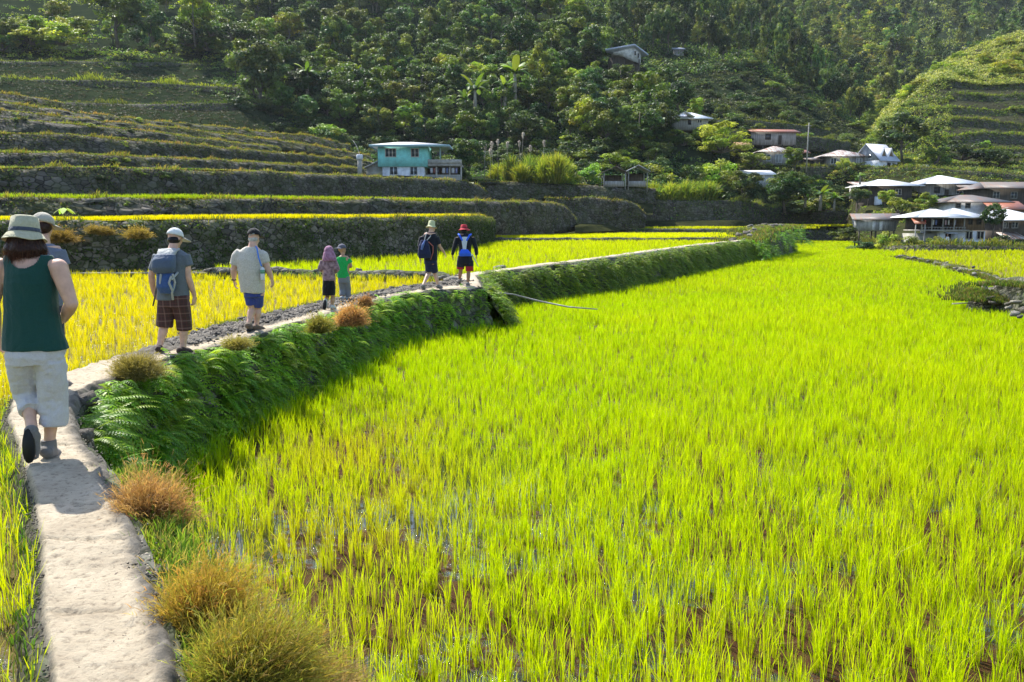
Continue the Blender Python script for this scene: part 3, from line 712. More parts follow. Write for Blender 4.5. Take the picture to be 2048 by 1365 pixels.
tag(mk('glitter_flecks', V, Fq, M['grass'], cols=C), 'pale flecks painted as water glitter between the golden rice stems', 'glitter', kind='stuff')
# ================================================================ GRASS ON THE WALLS
OLV = [(0.14,0.15,0.035),(0.2,0.17,0.065),(0.13,0.19,0.03),(0.22,0.16,0.075)]
GRN = [(0.05,0.11,0.015),(0.09,0.17,0.02),(0.07,0.1,0.02),(0.16,0.18,0.04)]
def pick(pal, n, j=0.2):
    c = np.array(pal)[rng.integers(0, len(pal), n)]; return c*(1+rng.normal(0, j, (n,1)))
def fringe(key, dens, h, w, pal, label, face=True, palf=GRN, tipgold=True, fdens=None, leafs=0.2):
    d = WD[key]; a, b, o = d['top'], d['bot'], d['o']
    s = np.concatenate([[0], np.cumsum(np.linalg.norm(np.diff(a, axis=0), axis=1))]); L = s[-1]
    parts = []
    def at(u, v):
        P = np.stack([np.interp(u, s, a[:,c])*(1-v)+np.interp(u, s, b[:,c])*v for c in range(3)], 1)
        O = np.stack([np.interp(u, s, o[:,c]) for c in range(2)], 1); return P, O
    n = int(L*dens); u = rng.uniform(0, L, n)
    clump = np.clip(0.75+1.2*fbm(u*0.3/h, u*0, 61)+0.5*fbm(u*1.3/h, u*0, 62), 0.12, 2.3)
    v = np.abs(rng.normal(0, 0.05, n)); P, O = at(u, v); P[:, :2] += O*rng.uniform(-0.5, 0.15, n)[:,None]*max(1, h*1.5)
    hh = h*clump*rng.uniform(0.4, 1.1, n); az = np.arctan2(O[:,1], O[:,0])+rng.normal(0, 1.0, n)
    hue = np.clip(0.5+0.8*fbm(u*0.11/h, u*0, 65)+rng.normal(0, 0.25, n), 0, 0.999)
    cb = np.array(pal)[(hue*len(pal)).astype(int)]*(1+rng.normal(0, 0.15, (n,1)))
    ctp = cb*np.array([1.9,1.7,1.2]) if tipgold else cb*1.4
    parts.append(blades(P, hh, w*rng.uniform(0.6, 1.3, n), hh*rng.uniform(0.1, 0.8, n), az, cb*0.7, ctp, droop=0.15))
    if face:
        H = np.linalg.norm(a-b, axis=1).mean(); n = int(L*H*(fdens or dens*0.45)); u = rng.uniform(0, L, n)
        v = rng.uniform(0, 1, n)**1.25; P, O = at(u, v); P[:, :2] += O*rng.uniform(0.05, 0.3, n)[:,None]
        k = fbm(u*0.6/h, v*H/h*0.7, 63) > -0.35
        u, v, P, O = u[k], v[k], P[k], O[k]; n = len(u)
        hh = h*0.7*rng.uniform(0.4, 1.1, n); az = np.arctan2(O[:,1], O[:,0])+rng.normal(0, 0.7, n)
        cb = pick(palf, n); gold = (v < 0.16) & (rng.random(n) < 0.4); cb[gold] = pick(pal, gold.sum())
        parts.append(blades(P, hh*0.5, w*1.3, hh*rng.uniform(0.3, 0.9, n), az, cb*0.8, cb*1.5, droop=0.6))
        n = int(L*H*(fdens or dens*0.45)*0.8); u = rng.uniform(0, L, n); v = rng.uniform(0, 1, n)
        k = fbm(u*0.5/h, v*H/h*0.5, 69) > -0.1; u, v = u[k], v[k]; n = len(u)
        P, O = at(u, v); P[:, :2] += O*rng.uniform(0.1, 0.35, n)[:,None]
        nr = np.column_stack([O, np.full(n, 0.5)])+rng.normal(0, 0.6, (n,3))
        parts.append(leafq(P, nr, leafs*rng.uniform(0.5, 1.2, n), leafs*0.6, pick(palf, n, 0.3)))
    V, Fq, C = join(parts)
    return tag(mk('wall_grass', V, Fq, M['grass'], cols=C), label, 'grass', kind='stuff')
nm = {'W1':'tall first terrace wall','W2':'second terrace wall','W2b':'terrace wall end in the centre','W3':'wall below the turquoise house','W3b':'wall right of the turquoise house','W4':'fourth terrace wall','W5':'fifth terrace wall','W6':'sixth terrace wall','W7':'seventh terrace wall','W8':'eighth terrace wall','W9':'topmost short terrace wall'}
for k in WALLS:
    D = WD[k]['far']
    pal = OLV if k != 'W1' else [(0.14,0.16,0.03),(0.1,0.15,0.03),(0.22,0.18,0.06),(0.12,0.14,0.03)]
    sc_ = min(0.46, 0.24+D*0.0022)
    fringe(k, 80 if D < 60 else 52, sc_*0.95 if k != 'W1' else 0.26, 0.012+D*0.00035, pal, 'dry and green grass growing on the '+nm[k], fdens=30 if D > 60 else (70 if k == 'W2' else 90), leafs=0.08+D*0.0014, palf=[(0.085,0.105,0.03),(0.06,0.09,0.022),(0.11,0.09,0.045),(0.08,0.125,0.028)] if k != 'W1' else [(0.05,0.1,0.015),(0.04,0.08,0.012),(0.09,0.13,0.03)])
for i in range(7):
    fringe('R%d' % i, 30, 1.0, 0.09, [(0.13,0.18,0.03),(0.1,0.17,0.02),(0.2,0.22,0.05)], 'green grass along the %s terrace wall of the right hill' % rl[i], fdens=9, leafs=0.4)
for k in [q for q in WD if q.startswith('village_wall')]:
    up = WD[k]['far'] > 150
    br = k == 'village_wall216'
    fringe(k, 26, 0.9 if not br else 1.5, 0.08, ([(0.2,0.26,0.03),(0.26,0.3,0.04)] if br else [(0.1,0.13,0.03),(0.15,0.16,0.05),(0.07,0.12,0.02)]), 'weeds and grass along the wall, part %d of the village banks' % int(k[-3:]), fdens=8, leafs=0.35)
# grass and weeds on the treads
def ground_tufts(P, h, w, pal, name, label, lean=0.5, cat='grass', nb=3, mat='grass', tip=1.5):
    n = len(P); q = np.repeat(np.arange(n), nb); N = len(q); az = rng.uniform(0, 6.28, N)
    c0 = pick(pal, n)[q]; hh = h*rng.uniform(0.4, 1.1, N)*np.clip(0.9+0.5*fbm(P[q,0]*0.3, P[q,1]*0.3, 15), 0.3, 2)
    V, Fq, C = blades(P[q]+np.column_stack([np.cos(az), np.sin(az), np.zeros(N)])*h*0.15, hh, w, hh*lean*rng.uniform(0.3, 1.2, N), az, c0*0.7, c0*tip, droop=0.1)
    return tag(mk(name, V, Fq, M[mat], cols=C), label, cat, kind='stuff')
def on_tread(V, n):
    a, b = V.shape[:2]; i = rng.uniform(0, a-1.001, n); j = rng.uniform(0, b-1.001, n); i0 = i.astype(int); j0 = j.astype(int); fi = (i-i0)[:,None]; fj = (j-j0)[:,None]
    return (V[i0,j0]*(1-fi)+V[i0+1,j0]*fi)*(1-fj)+(V[i0,j0+1]*(1-fi)+V[i0+1,j0+1]*fi)*fj
for V_, nn, hh, ww, lb in ((T2,2500,0.2,0.035,'second'),(T3,2500,0.18,0.04,'third'),(T4,2500,0.18,0.05,'fourth'),(T5,2000,0.18,0.05,'fifth'),(T6,2000,0.18,0.06,'sixth'),(T7,2000,0.18,0.06,'seventh'),(T8,900,0.2,0.06,'eighth')):
    ground_tufts(on_tread(V_, nn), hh, ww, OLV+GRN, 'grass', 'mixed short grass on the %s terrace floor' % lb)
# path side weeds and moss
def along(P, n, spread, z=0.0, side=0.0):
    P = np.asarray(P); o = outward(P); s = np.concatenate([[0], np.cumsum(np.linalg.norm(np.diff(P, axis=0), axis=1))])
    u = rng.uniform(0, s[-1], n); Q = np.stack([np.interp(u, s, P[:,c]) for c in range(3)], 1); O = np.stack([np.interp(u, s, o[:,c]) for c in range(2)], 1)
    Q[:, :2] += O*(side+rng.normal(0, spread, n))[:,None]; Q[:,2] += z; return Q, O, u
for P_, nn, lb in ((tB1, 2600, 'bund between the golden and the green field'), (tB2, 2600, 'far bund of the middle field'), (tB3, 1500, 'farthest low bund'), (tB4, 9000, 'rubble bund on the right'), (tH, 9000, 'rubble mound at the right edge'), (tH2, 5000, 'mound at the end of the path wall')):
    Q, O, u = along(P_, nn, 0.25 if P_ is not tH2 else 0.9, -0.12)
    if P_ is tH: Q, O, u = along(P_, nn, 0.6, -0.12)
    if P_ is tB4: Q[:,2] = -1.0
    k = fbm(Q[:,0]*0.8, Q[:,1]*0.8, 33) > -0.15
    ground_tufts(Q[k], 0.22 if P_[:,1].mean() < 60 else 0.4, 0.012+P_[:,1].mean()*0.0004, OLV+GRN+[(0.1,0.1,0.03)], 'grass', 'weeds and grass on the '+lb, nb=3)
Q, O, u = along(L1[12:], 2600, 0.10, -0.04, side=-0.05); 
ground_tufts(Q, 0.10, 0.008, OLV+GRN, 'grass', 'small weeds among the stones at the golden field side of the path', nb=3)
Q, O, u = along(L1[:12], 900, 0.07, -0.1, side=-0.06)
ground_tufts(Q, 0.09, 0.006, GRN+[(0.2,0.28,0.03)], 'grass', 'short green weeds at the left edge of the path', nb=3)
Q, O, u = along(R1[:7], 9000, 0.09, -0.09, side=0.12); Q[:,2] -= np.clip(rng.random(len(Q))*0.2, 0, 1)
ground_tufts(Q, 0.16, 0.006, [(0.12,0.2,0.02),(0.2,0.26,0.03),(0.25,0.2,0.07),(0.06,0.1,0.02)], 'grass', 'green and straw coloured weeds at the right edge of the near path', nb=4)
# gravel and clods on and beside the path
oct_ = np.array([[1,0,0],[0,1,0],[-1,0,0],[0,-1,0],[0,0,.7],[0,0,-.5]], float)
octf = np.array([[0,1,4,4],[1,2,4,4],[2,3,4,4],[3,0,4,4],[1,0,5,5],[2,1,5,5],[3,2,5,5],[0,3,5,5]])[:, :3]
def pebbles(P, s, cols, label):
    n = len(P); V = oct_[None]*(1+rng.normal(0, 0.25, (n,6,3)))*s[:,None,None]; a = rng.uniform(0, 6.28, n)
    X = V[...,0]*np.cos(a)[:,None]-V[...,1]*np.sin(a)[:,None]*0.7; Y = V[...,0]*np.sin(a)[:,None]+V[...,1]*np.cos(a)[:,None]*0.7
    W = np.stack([X, Y, V[...,2]], -1)+P[:,None,:]; Fq = (octf[None]+(np.arange(n)*6)[:,None,None]).reshape(-1,3)
    C = np.repeat(np.array(cols)[rng.integers(0, len(cols), n)]*rng.uniform(0.7, 1.2, (n,1)), 6, axis=0)
    tag(mk('gravel', W.reshape(-1,3), Fq, M['pebble'], cols=C), label, 'gravel', kind='stuff')
_m, _n, _l, _b = nt('pebble'); _a = _n.new('ShaderNodeAttribute'); _a.attribute_name = 'Col'; _l.new(_a.outputs['Color'], _b.inputs['Base Color']); _b.inputs['Roughness'].default_value = 0.95; M['pebble'] = _m
Q, O, u = along(R1[:9], 3800, 0.055, -0.012, side=-0.09); pebbles(Q, rng.uniform(0.003, 0.011, len(Q))*(1+1.5*(rng.random(len(Q)) > 0.97)), [(0.16,0.13,0.1),(0.26,0.22,0.17),(0.08,0.07,0.05),(0.36,0.31,0.24)], 'loose gravel and clods along the right edge of the near path')
Q, O, u = along(L1[:10], 1800, 0.03, -0.03, side=0.03); pebbles(Q, rng.uniform(0.003, 0.012, len(Q)), [(0.10,0.085,0.065),(0.14,0.12,0.09),(0.08,0.07,0.05)], 'dark clods along the left edge of the near path')
Q, O, u = along((R1[:9]+L1[:9])/2, 500, 0.13, 0.004); pebbles(Q, rng.uniform(0.002, 0.005, len(Q)), [(0.3,0.25,0.18),(0.14,0.11,0.08)], 'tiny grit scattered over the near path')
Q, O, u = along(L1[11:], 5200, 0.16, 0.03, side=0.36); pebbles(Q, rng.uniform(0.012, 0.05, len(Q)), [(0.09,0.08,0.07),(0.16,0.145,0.12),(0.05,0.045,0.04),(0.22,0.2,0.17)], 'rough dark stones paving the left side of the far path')
# ================================================================ FERNS
def frond(L, droop, az, npn=13, wid=0.44, base=(0,0,0), rise=0.5):
    """one fern frond: narrow rachis and paired leaflets"""
    t = np.linspace(0, 1, npn); d = np.array([math.cos(az), math.sin(az), 0]); sdv = np.array([-math.sin(az), math.cos(az), 0])
    z = rise*L*t-droop*L*t**2; P = np.array(base)+d*(L*t*0.9)[:,None]+np.array([0,0,1.])*z[:,None]
    T = np.gradient(P, axis=0); T /= np.linalg.norm(T, axis=1, keepdims=True)
    V = []; 
    w = wid*L*np.sin(np.pi*np.clip(t*0.86+0.14, 0, 1))**0.8*(1-t*0.35)+0.01*L
    for sgn in (-1, 1):
        for i in range(1, npn):
            a = P[i]; tipv = a+sdv*sgn*w[i]*0.5+T[i]*w[i]*0.22-np.array([0,0,1.])*w[i]*0.10
            hw = T[i]*(L/npn)*0.33; mid = (a+tipv)/2+np.array([0,0,1.])*w[i]*0.03
            V += [a-hw*0.6, mid-hw, tipv, mid+hw]
    V = np.array(V); Fq = (np.arange(len(V)//4)*4)[:,None]+np.array([0,1,2,3])
    r = np.array([0,0,1.])*0.004+sdv*0.004; RV = np.concatenate([P-r*0.6, P+r*0.6]); n = npn
    RF = np.array([[i, i+1, n+i+1, n+i] for i in range(n-1)])+len(V)
    return np.vstack([V, RV]), np.vstack([Fq, RF])
def fern_proto(seed, nf=10, L=0.42, npn=14, spread=1.15):
    random.seed(seed); parts = []
    for i in range(nf):
        az = random.uniform(-spread, spread); l = L*random.uniform(0.6, 1.15)
        V, Fq = frond(l, random.uniform(0.4, 1.1), az, npn, base=(random.uniform(-.02,.05), random.uniform(-.08,.08), random.uniform(-.08,.06)), rise=random.uniform(0.35, 0.9))
        b = random.uniform(0.75, 1.3)
        c = np.array([0.13,0.27,0.025])*b+np.array([0.18,0.14,0.0])*(random.random()**3)
        parts.append((V, Fq, np.tile(c, (len(V), 1))))
    return join(parts)
FP = [mk('fern', *fern_proto(50+i)[:2], M['fern'], cols=None) for i in range(0)]
protos = []
for i in range(6):
    V, Fq, C = fern_proto(50+i); protos.append((V, Fq, C))
GF = 'ferns hanging on the near path wall'
dens_s = np.concatenate([[0], np.cumsum(np.linalg.norm(np.diff(a1, axis=0), axis=1))])
s_start = float(np.interp(7.3, a1[:,1][60:], dens_s[60:]))
first = []; cnt = 0
for i in range(292):
    s_ = s_start+(dens_s[-1]-s_start)*((i+random.random())/292)**1.15 if i < 250 else random.uniform(s_start, s_start+5)
    v = random.random()**1.3*0.92+0.03
    a = np.array([np.interp(s_, dens_s, a1[:,c])*(1-v)+np.interp(s_, dens_s, b1[:,c])*v for c in range(3)])
    o = np.array([np.interp(s_, dens_s, o1[:,c]) for c in range(2)]); a[:2] += o*0.05
    rz = math.atan2(o[1], o[0])+random.gauss(-0.35, 0.7); sc = random.uniform(0.6, 1.15)
    if len(first) < 6:
        V, Fq, C = protos[len(first)]; ob = mk('fern', V, Fq, M['fern'], cols=C); first.append(ob)
    else:
        ob = first[i % 6].copy(); scene.collection.objects.link(ob)
    ob.location = a; ob.rotation_euler = (0, 0, rz); ob.scale = (sc,)*3
    tag(ob, 'green fern with arching fronds growing out of the near path wall', 'fern', GF)
def stamp(proto, P, rz, sc, tint=None):
    V, Fq, C = proto; n = len(P); c, s = np.cos(rz)[:,None], np.sin(rz)[:,None]
    X = V[None,:,0]*c-V[None,:,1]*s; Y = V[None,:,0]*s+V[None,:,1]*c; Z = np.broadcast_to(V[None,:,2], X.shape)
    W = np.stack([X, Y, Z], -1)*np.reshape(sc, (-1,1,1))+P[:,None,:]
    FF = (Fq[None]+(np.arange(n)*len(V))[:,None,None]).reshape(-1,4)
    CC = np.broadcast_to(C[None], (n,)+C.shape)*(1 if tint is None else tint[:,None,None])
    return W.reshape(-1,3), FF, CC.reshape(-1,3)
def wall_ferns(a, b, o, n, sc, label, s0=0, small=None, zig=0.1, sub=7, tn=(0.55, 1.6)):
    s = np.concatenate([[0], np.cumsum(np.linalg.norm(np.diff(a, axis=0), axis=1))]); u = rng.uniform(s0, s[-1], n); v = rng.uniform(0, 1, n)
    P = np.stack([np.interp(u, s, a[:,c])*(1-v)+np.interp(u, s, b[:,c])*v for c in range(3)], 1); O = np.stack([np.interp(u, s, o[:,c]) for c in range(2)], 1)
    P[:, :2] += O*zig; rz = np.arctan2(O[:,1], O[:,0])+rng.normal(-0.2, 0.5, n)
    low = [fern_proto(80+i, 6, 0.4, sub) for i in range(3)]; parts = []
    idx = rng.integers(0, 3, n)
    for k in range(3):
        m_ = idx == k; parts.append(stamp(low[k], P[m_], rz[m_], sc*rng.uniform(0.7, 1.4, m_.sum()), rng.uniform(*tn, m_.sum())))
    V, Fq, C = join(parts); tag(mk('wall_ferns', V, Fq, M['fern'], cols=C), label, 'ferns', kind='stuff')
wall_ferns(a1, b1, o1, 750, 0.75, 'small ferns and moss filling the gaps on the near path wall', s0=s_start, zig=0.03)
wall_ferns(a2, b2, o2, 2600, 1.3, 'dense ferns covering the far stretch of path wall')
Q, O, u = along(tH2, 260, 1.2, -0.5)
wall_ferns(np.vstack([Q[:2], tH2[:, :3]+[0.8,-1.6,-0.1]]), np.vstack([Q[:2], tH2[:, :3]+[1.6,-2.4,-1.6]]), np.tile([[0.3,-0.95]], (len(tH2)+2, 1)), 130, 1.9, 'ferns hanging over the mound at the end of the path wall', tn=(0.3, 0.9))
# ================================================================ TUSSOCKS OF DRY GRASS
def dirbl(P, d, L, w, cb, ct, sag=0.1):
    N = len(P); d = d/np.linalg.norm(d, axis=1, keepdims=True); r = rng.normal(size=(N,3)); s = np.cross(d, r); s /= np.linalg.norm(s, axis=1, keepdims=True)
    L = np.broadcast_to(L, N)[:,None]; W = s*np.reshape(np.broadcast_to(w, N), (-1,1))/2; up = np.array([0,0,1.])
    m = P+d*L*0.55+up*L*0.03; t = P+d*L-up*L*sag
    V = np.stack([P-W, P+W, m-W*0.8, m+W*0.8, t-W*0.15, t+W*0.15], 1).reshape(-1,3)
    b = (np.arange(N)*6)[:,None]; Fq = np.concatenate([b+np.array([0,1,3,2]), b+np.array([2,3,5,4])])
    cb = np.broadcast_to(cb, (N,3)); ct = np.broadcast_to(ct, (N,3))
    return V, Fq, np.stack([cb,cb,(cb+ct)/2,(cb+ct)/2,ct,ct], 1).reshape(-1,3)
def tussock(loc, Rr, H, n, inner, outer, label, lean=(0.15,-0.1), wb=0.004, fine=3, name='grass_clump'):
    """stems radiating from a base, each with fine side blades"""
    az = rng.uniform(0, 2*np.pi, n); el = np.arccos(rng.uniform(0.02, 1, n))
    d = np.column_stack([np.sin(el)*np.cos(az)+lean[0], np.sin(el)*np.sin(az)+lean[1], np.cos(el)*H/Rr+0.1])
    Ls = Rr*(rng.uniform(0.45, 1.05, n)+0.35*(rng.random(n) > 0.85))*(1+0.5*fbm(az*1.3, el*2.0, 5)); kc = rng.integers(0, 9, n); cen = np.column_stack([rng.uniform(-0.3, 0.3, 9), rng.uniform(-0.3, 0.3, 9)])*Rr; szk = rng.uniform(0.6, 1.1, 9)
    Ls = Ls*szk[kc]; d[:, :2] += cen[kc]/Rr*0.6; base = np.column_stack([cen[kc,0]+rng.normal(0, Rr*0.08, n), cen[kc,1]+rng.normal(0, Rr*0.08, n), rng.uniform(-0.04, 0.02, n)])
    dn = d/np.linalg.norm(d, axis=1, keepdims=True); ln = np.linalg.norm(d, axis=1)*Ls
    t = np.clip(rng.normal(0.5, 0.25, n)+0.3*fbm(az*1.2, el*2, 9), 0, 1); ci = lerp(inner[0], inner[1], t); co = lerp(outer[0], outer[1], t)
    parts = [dirbl(base, dn, ln, wb, ci*0.7, ci*0.4+co*0.6, 0.08)]
    for k in range(fine):
        f = rng.uniform(0.45, 1.0, n); P = base+dn*(ln*f)[:,None]; P[:,2] -= 0.08*ln*f**2
        dd = dn+rng.normal(0, 0.55, (n,3)); cc = ci*(1-f[:,None]**2)+co*f[:,None]**2
        parts.append(dirbl(P, dd, Rr*rng.uniform(0.12, 0.26, n), wb*1.1, cc, cc*1.25, 0.15))
    V, Fq, C = join(parts); ob = mk(name, V, Fq, M['grass'], cols=C); ob.location = loc
    return tag(ob, label, 'grass clump')
RUST = ((0.54,0.24,0.11),(0.64,0.42,0.22)); OLG = ((0.14,0.19,0.02),(0.26,0.22,0.05)); STRAW = ((0.42,0.33,0.16),(0.5,0.42,0.2))
tussock(G(292,1050,-0.13), 0.22, 0.36, 7500, ((0.16,0.09,0.04),(0.2,0.14,0.05)), RUST, 'rust brown grass tussock on the path edge just past the long shadow', lean=(0.2,-0.05), wb=0.0026)
tussock(G(412,1262,-0.13), 0.21, 0.36, 7500, OLG, ((0.50,0.22,0.07),(0.40,0.40,0.06)), 'green and orange grass tussock beside the path, upper one of the pair at the bottom', lean=(0.25,0.05), wb=0.0026)
tussock(G(470,1400,-0.16), 0.24, 0.38, 7500, ((0.1,0.15,0.02),(0.22,0.2,0.05)), ((0.50,0.22,0.08),(0.40,0.46,0.06)), 'larger orange green grass tussock at the bottom edge of the picture', lean=(0.3,0.05), wb=0.0026)
tussock(G(610,1420,-0.42), 0.22, 0.28, 5000, ((0.2,0.2,0.04),(0.3,0.22,0.08)), ((0.45,0.34,0.16),(0.42,0.24,0.1)), 'low straw coloured grass spilling towards the rice at the bottom', lean=(0.35,0.1), wb=0.0026)
tussock(G(336,1112,-0.28), 0.12, 0.24, 2600, ((0.04,0.1,0.01),(0.08,0.16,0.02)), ((0.12,0.26,0.02),(0.22,0.34,0.04)), 'fresh green grass tuft between the two brown tussocks', lean=(0.2,0.0), wb=0.003)
tussock(G(272,752,0.0), 0.26, 0.30, 6500, ((0.07,0.08,0.02),(0.12,0.1,0.03)), ((0.26,0.2,0.07),(0.3,0.24,0.1)), 'olive brown bushy grass overhanging the path before the plaid shorts', lean=(0.1,0), wb=0.004)
tussock(G(700,648,0.0), 0.26, 0.40, 3000, ((0.09,0.09,0.02),(0.14,0.1,0.03)), RUST, 'rusty grass tussock right behind the two children', wb=0.006)
tussock(G(727,612,0.0), 0.15, 0.26, 1600, ((0.1,0.1,0.02),(0.14,0.11,0.03)), RUST, 'small rusty grass tuft beyond the children', wb=0.006)
tussock(G(640,662,0.0), 0.2, 0.3, 1800, ((0.1,0.13,0.02),(0.14,0.14,0.03)), ((0.3,0.3,0.06),(0.34,0.22,0.08)), 'yellowish grass tuft at the wall edge below the girl in the headscarf', wb=0.006)
tussock(G(475,695,0.0), 0.2, 0.16, 1500, ((0.12,0.12,0.03),(0.16,0.12,0.04)), ((0.32,0.24,0.1),(0.3,0.28,0.08)), 'thin dry grass tuft at the wall edge before the man in cream', wb=0.005)
for (x_, y_, D_, r_, lb) in ((125,470,31.5,0.55,'leftmost'),(280,462,31.6,0.42,'second from the left'),(190,452,31.6,0.3,'small'),(215,455,31.8,0.28,'smallest')):
    tussock(A(x_, y_+14, D_), r_, r_, 1600, ((0.08,0.08,0.02),(0.14,0.11,0.03)), ((0.34,0.24,0.07),(0.4,0.24,0.09)), 'orange brown tussock on the tall terrace wall behind the hats, '+lb, lean=(0,-0.4), wb=0.012)
# ================================================================ TREES
def crown(seed, ncl, nleaf, leaf, cols, rad=1.0, ht=1.0, zc=0.0, clr=(0.22,0.36), shape='round', up=0.35, aspect=0.55):
    """leaf clumps spread through a crown of half width rad, half height ht centred at zc"""
    r = np.random.default_rng(seed); parts = []; cents = []
    for i in range(ncl):
        if shape == 'round':
            d = r.normal(size=3); d /= np.linalg.norm(d); k = r.uniform(0.35, 0.86)**0.6
            c = d*k*np.array([rad, rad, ht]); c[2] = max(c[2], -ht*0.75); s = r.uniform(*clr)*rad
        elif shape == 'cone':
            f = i/ncl; a = r.uniform(0, 6.28); w = rad*(1-f)**0.75*r.uniform(0.35, 0.85); c = np.array([math.cos(a)*w, math.sin(a)*w, -ht+2*ht*f]); s = (0.16+0.30*(1-f))*rad*r.uniform(0.8, 1.3)
        elif shape == 'dome':
            a = r.uniform(0, 6.28); el = math.acos(r.uniform(0.0, 1)); k = r.uniform(0.45, 0.85)
            c = np.array([math.sin(el)*math.cos(a)*rad*k, math.sin(el)*math.sin(a)*rad*k, math.cos(el)*ht*k]); s = r.uniform(*clr)*rad
        c[2] += zc; cents.append((c, s))
    per = nleaf//ncl
    for c, s in cents:
        d = r.normal(size=(per,3)); d[:,2] = d[:,2]*0.8+up*0.6; d /= np.linalg.norm(d, axis=1, keepdims=True)
        P = c+d*s*(r.uniform(0.45, 1.12, per)[:,None])*np.array([1,1,0.8])
        nr = d*0.8+r.normal(0, 0.55, (per,3))+np.array([0,0,up])
        base = np.array(cols)[r.integers(0, len(cols))]*r.uniform(0.75, 1.3)
        C = base*(1+r.normal(0, 0.22, (per,1)))
        nr /= np.linalg.norm(nr, axis=1, keepdims=True)
        q = r.normal(size=(per,3)); t = np.cross(nr, q); t /= np.linalg.norm(t, axis=1, keepdims=True)+1e-9; b = np.cross(nr, t)
        L = (leaf*r.uniform(0.6, 1.35, per))[:,None]; W = L*aspect
        V = np.stack([P-t*L/2-nr*L*0.12, P+b*W/2, P+t*L/2-nr*L*0.12, P-b*W/2], 1).reshape(-1,3)
        parts.append((V, (np.arange(per)*4)[:,None]+np.array([0,1,2,3]), np.repeat(np.clip(C, 0, 1), 4, axis=0)))
    V, Fq, C = join(parts); return V, Fq, C, cents
def tube_np(pts, rads, n=6):
    mb = MB(); mb.tube(pts, rads, n); return mb
M['bark'] = plain('bark', (0.14,0.12,0.10), 0.9, nscale=6, namp=0.5)
M['pale_bark'] = plain('pale_bark', (0.3,0.28,0.24), 0.9, nscale=6, namp=0.4)
def tree_proto(name, seed, ncl, nleaf, leaf, cols, H, cw, chh, trunk_r=0.035, shape='round', bark='bark', limbs=7, sway=0.1, **kw):
    """unit tree: total height 1"""
    root = empty(name); zc = 1-chh if shape != 'dome' else 1-chh
    V, Fq, C, cents = crown(seed, ncl, nleaf, leaf, cols, rad=cw, ht=chh, zc=zc, shape=shape, **kw)
    r = random.Random(seed); mb = MB()
    tp = [(0,0,-0.05),(r.uniform(-sway,sway)*0.3,r.uniform(-sway,sway)*0.3,zc*0.35),(r.uniform(-sway,sway)*0.6,r.uniform(-sway,sway)*0.6,zc*0.75),(r.uniform(-sway,sway)*0.5,0,min(0.95, zc+chh*0.5))]
    mb.tube(tp, [trunk_r, trunk_r*0.8, trunk_r*0.6, trunk_r*0.2], 7)
    for c, s in sorted(cents, key=lambda q: q[0][2])[:limbs*2:2]:
        z0 = max(0.15, c[2]*0.55); st = Vector((0,0,z0)); en = Vector(c)
        mb.tube([st, (st+en)/2+Vector((0,0,-0.02)), en], [trunk_r*0.45, trunk_r*0.3, trunk_r*0.1], 5, cap=False)
    mb.build('trunk', M[bark], root)
    mk('crown', V, Fq, M['leaf'], root, cols=C)
    return root
DK = [(0.046,0.082,0.030),(0.066,0.108,0.030),(0.050,0.094,0.044),(0.10,0.135,0.036)]
MD = [(0.10,0.155,0.032),(0.135,0.185,0.034),(0.075,0.135,0.042),(0.19,0.215,0.05)]
BR = [(0.2,0.27,0.03),(0.25,0.3,0.03),(0.15,0.23,0.03),(0.3,0.3,0.05)]
YL = [(0.28,0.33,0.03),(0.34,0.34,0.04),(0.2,0.28,0.03)]
used = set()


PRO = {}
def proto(kind):
    return PRO[kind]
def place(kind, P, h, w, label, cat, group=None, rz=None, var=None):
    lst = PRO[kind]; i = random.randrange(len(lst)) if var is None else var % len(lst)
    root, w0 = lst[i]; rz = random.uniform(0, 6.28) if rz is None else rz
    if root.name in used: ob = copy_tree(root, tuple(P), rz)
    else: ob = root; used.add(root.name); ob.location = tuple(P); ob.rotation_euler = (0,0,rz)
    ob.scale = (w/w0, w/w0, h); tag(ob, label, cat)
    if group: ob['group'] = group
    elif 'group' in ob: del ob['group']
    return ob
PRO['broad'] = [(tree_proto('broadleaf_tree', 100+i, 26, 3000, 0.055, [DK, MD, DK+MD, DK][i], 1, 0.36, 0.36, shape='round', trunk_r=0.022), 0.72) for i in range(4)]
PRO['broadbig'] = [(tree_proto('broadleaf_tree', 110+i, 34, 6500, 0.042, [MD, DK+MD][i], 1, 0.34, 0.40, shape='round', trunk_r=0.022), 0.68) for i in range(2)]
PRO['bright'] = [(tree_proto('light_leaved_tree', 120+i, 24, 3000, 0.055, [BR, MD+BR][i], 1, 0.36, 0.36, shape='round', trunk_r=0.02), 0.72) for i in range(2)]
PRO['pine'] = [(tree_proto('pine_tree', 130+i, 26, 1800, 0.06, [MD, MD+[(0.13,0.18,0.05)], DK+MD][i], 1, 0.25, 0.44, shape='cone', trunk_r=0.014, aspect=0.3, limbs=4), 0.50) for i in range(3)]
def bush_proto(name, seed, ncl, nleaf, leaf, cols, **kw):
    V, Fq, C, cents = crown(seed, ncl, nleaf, leaf, cols, rad=0.5, ht=1.0, zc=0.0, shape='dome', **kw)
    root = empty(name); mb = MB()
    for c, s in cents[::3]: mb.tube([(0,0,-0.02), (c[0]*0.5, c[1]*0.5, c[2]*0.45), tuple(c)], [0.03, 0.02, 0.006], 5, cap=False)
    mb.build('branches', M['bark'], root); mk('foliage', V, Fq, M['leaf'], root, cols=C); return root
PRO['bush'] = [(bush_proto('bush', 140+i, 22, 2600, 0.06, [MD, DK+MD, MD+BR][i], clr=(0.2,0.34)), 1.0) for i in range(3)]
PRO['dkbush'] = [(bush_proto('evergreen_shrub', 150+i, 22, 2600, 0.06, DK, clr=(0.2,0.34)), 1.0) for i in range(2)]
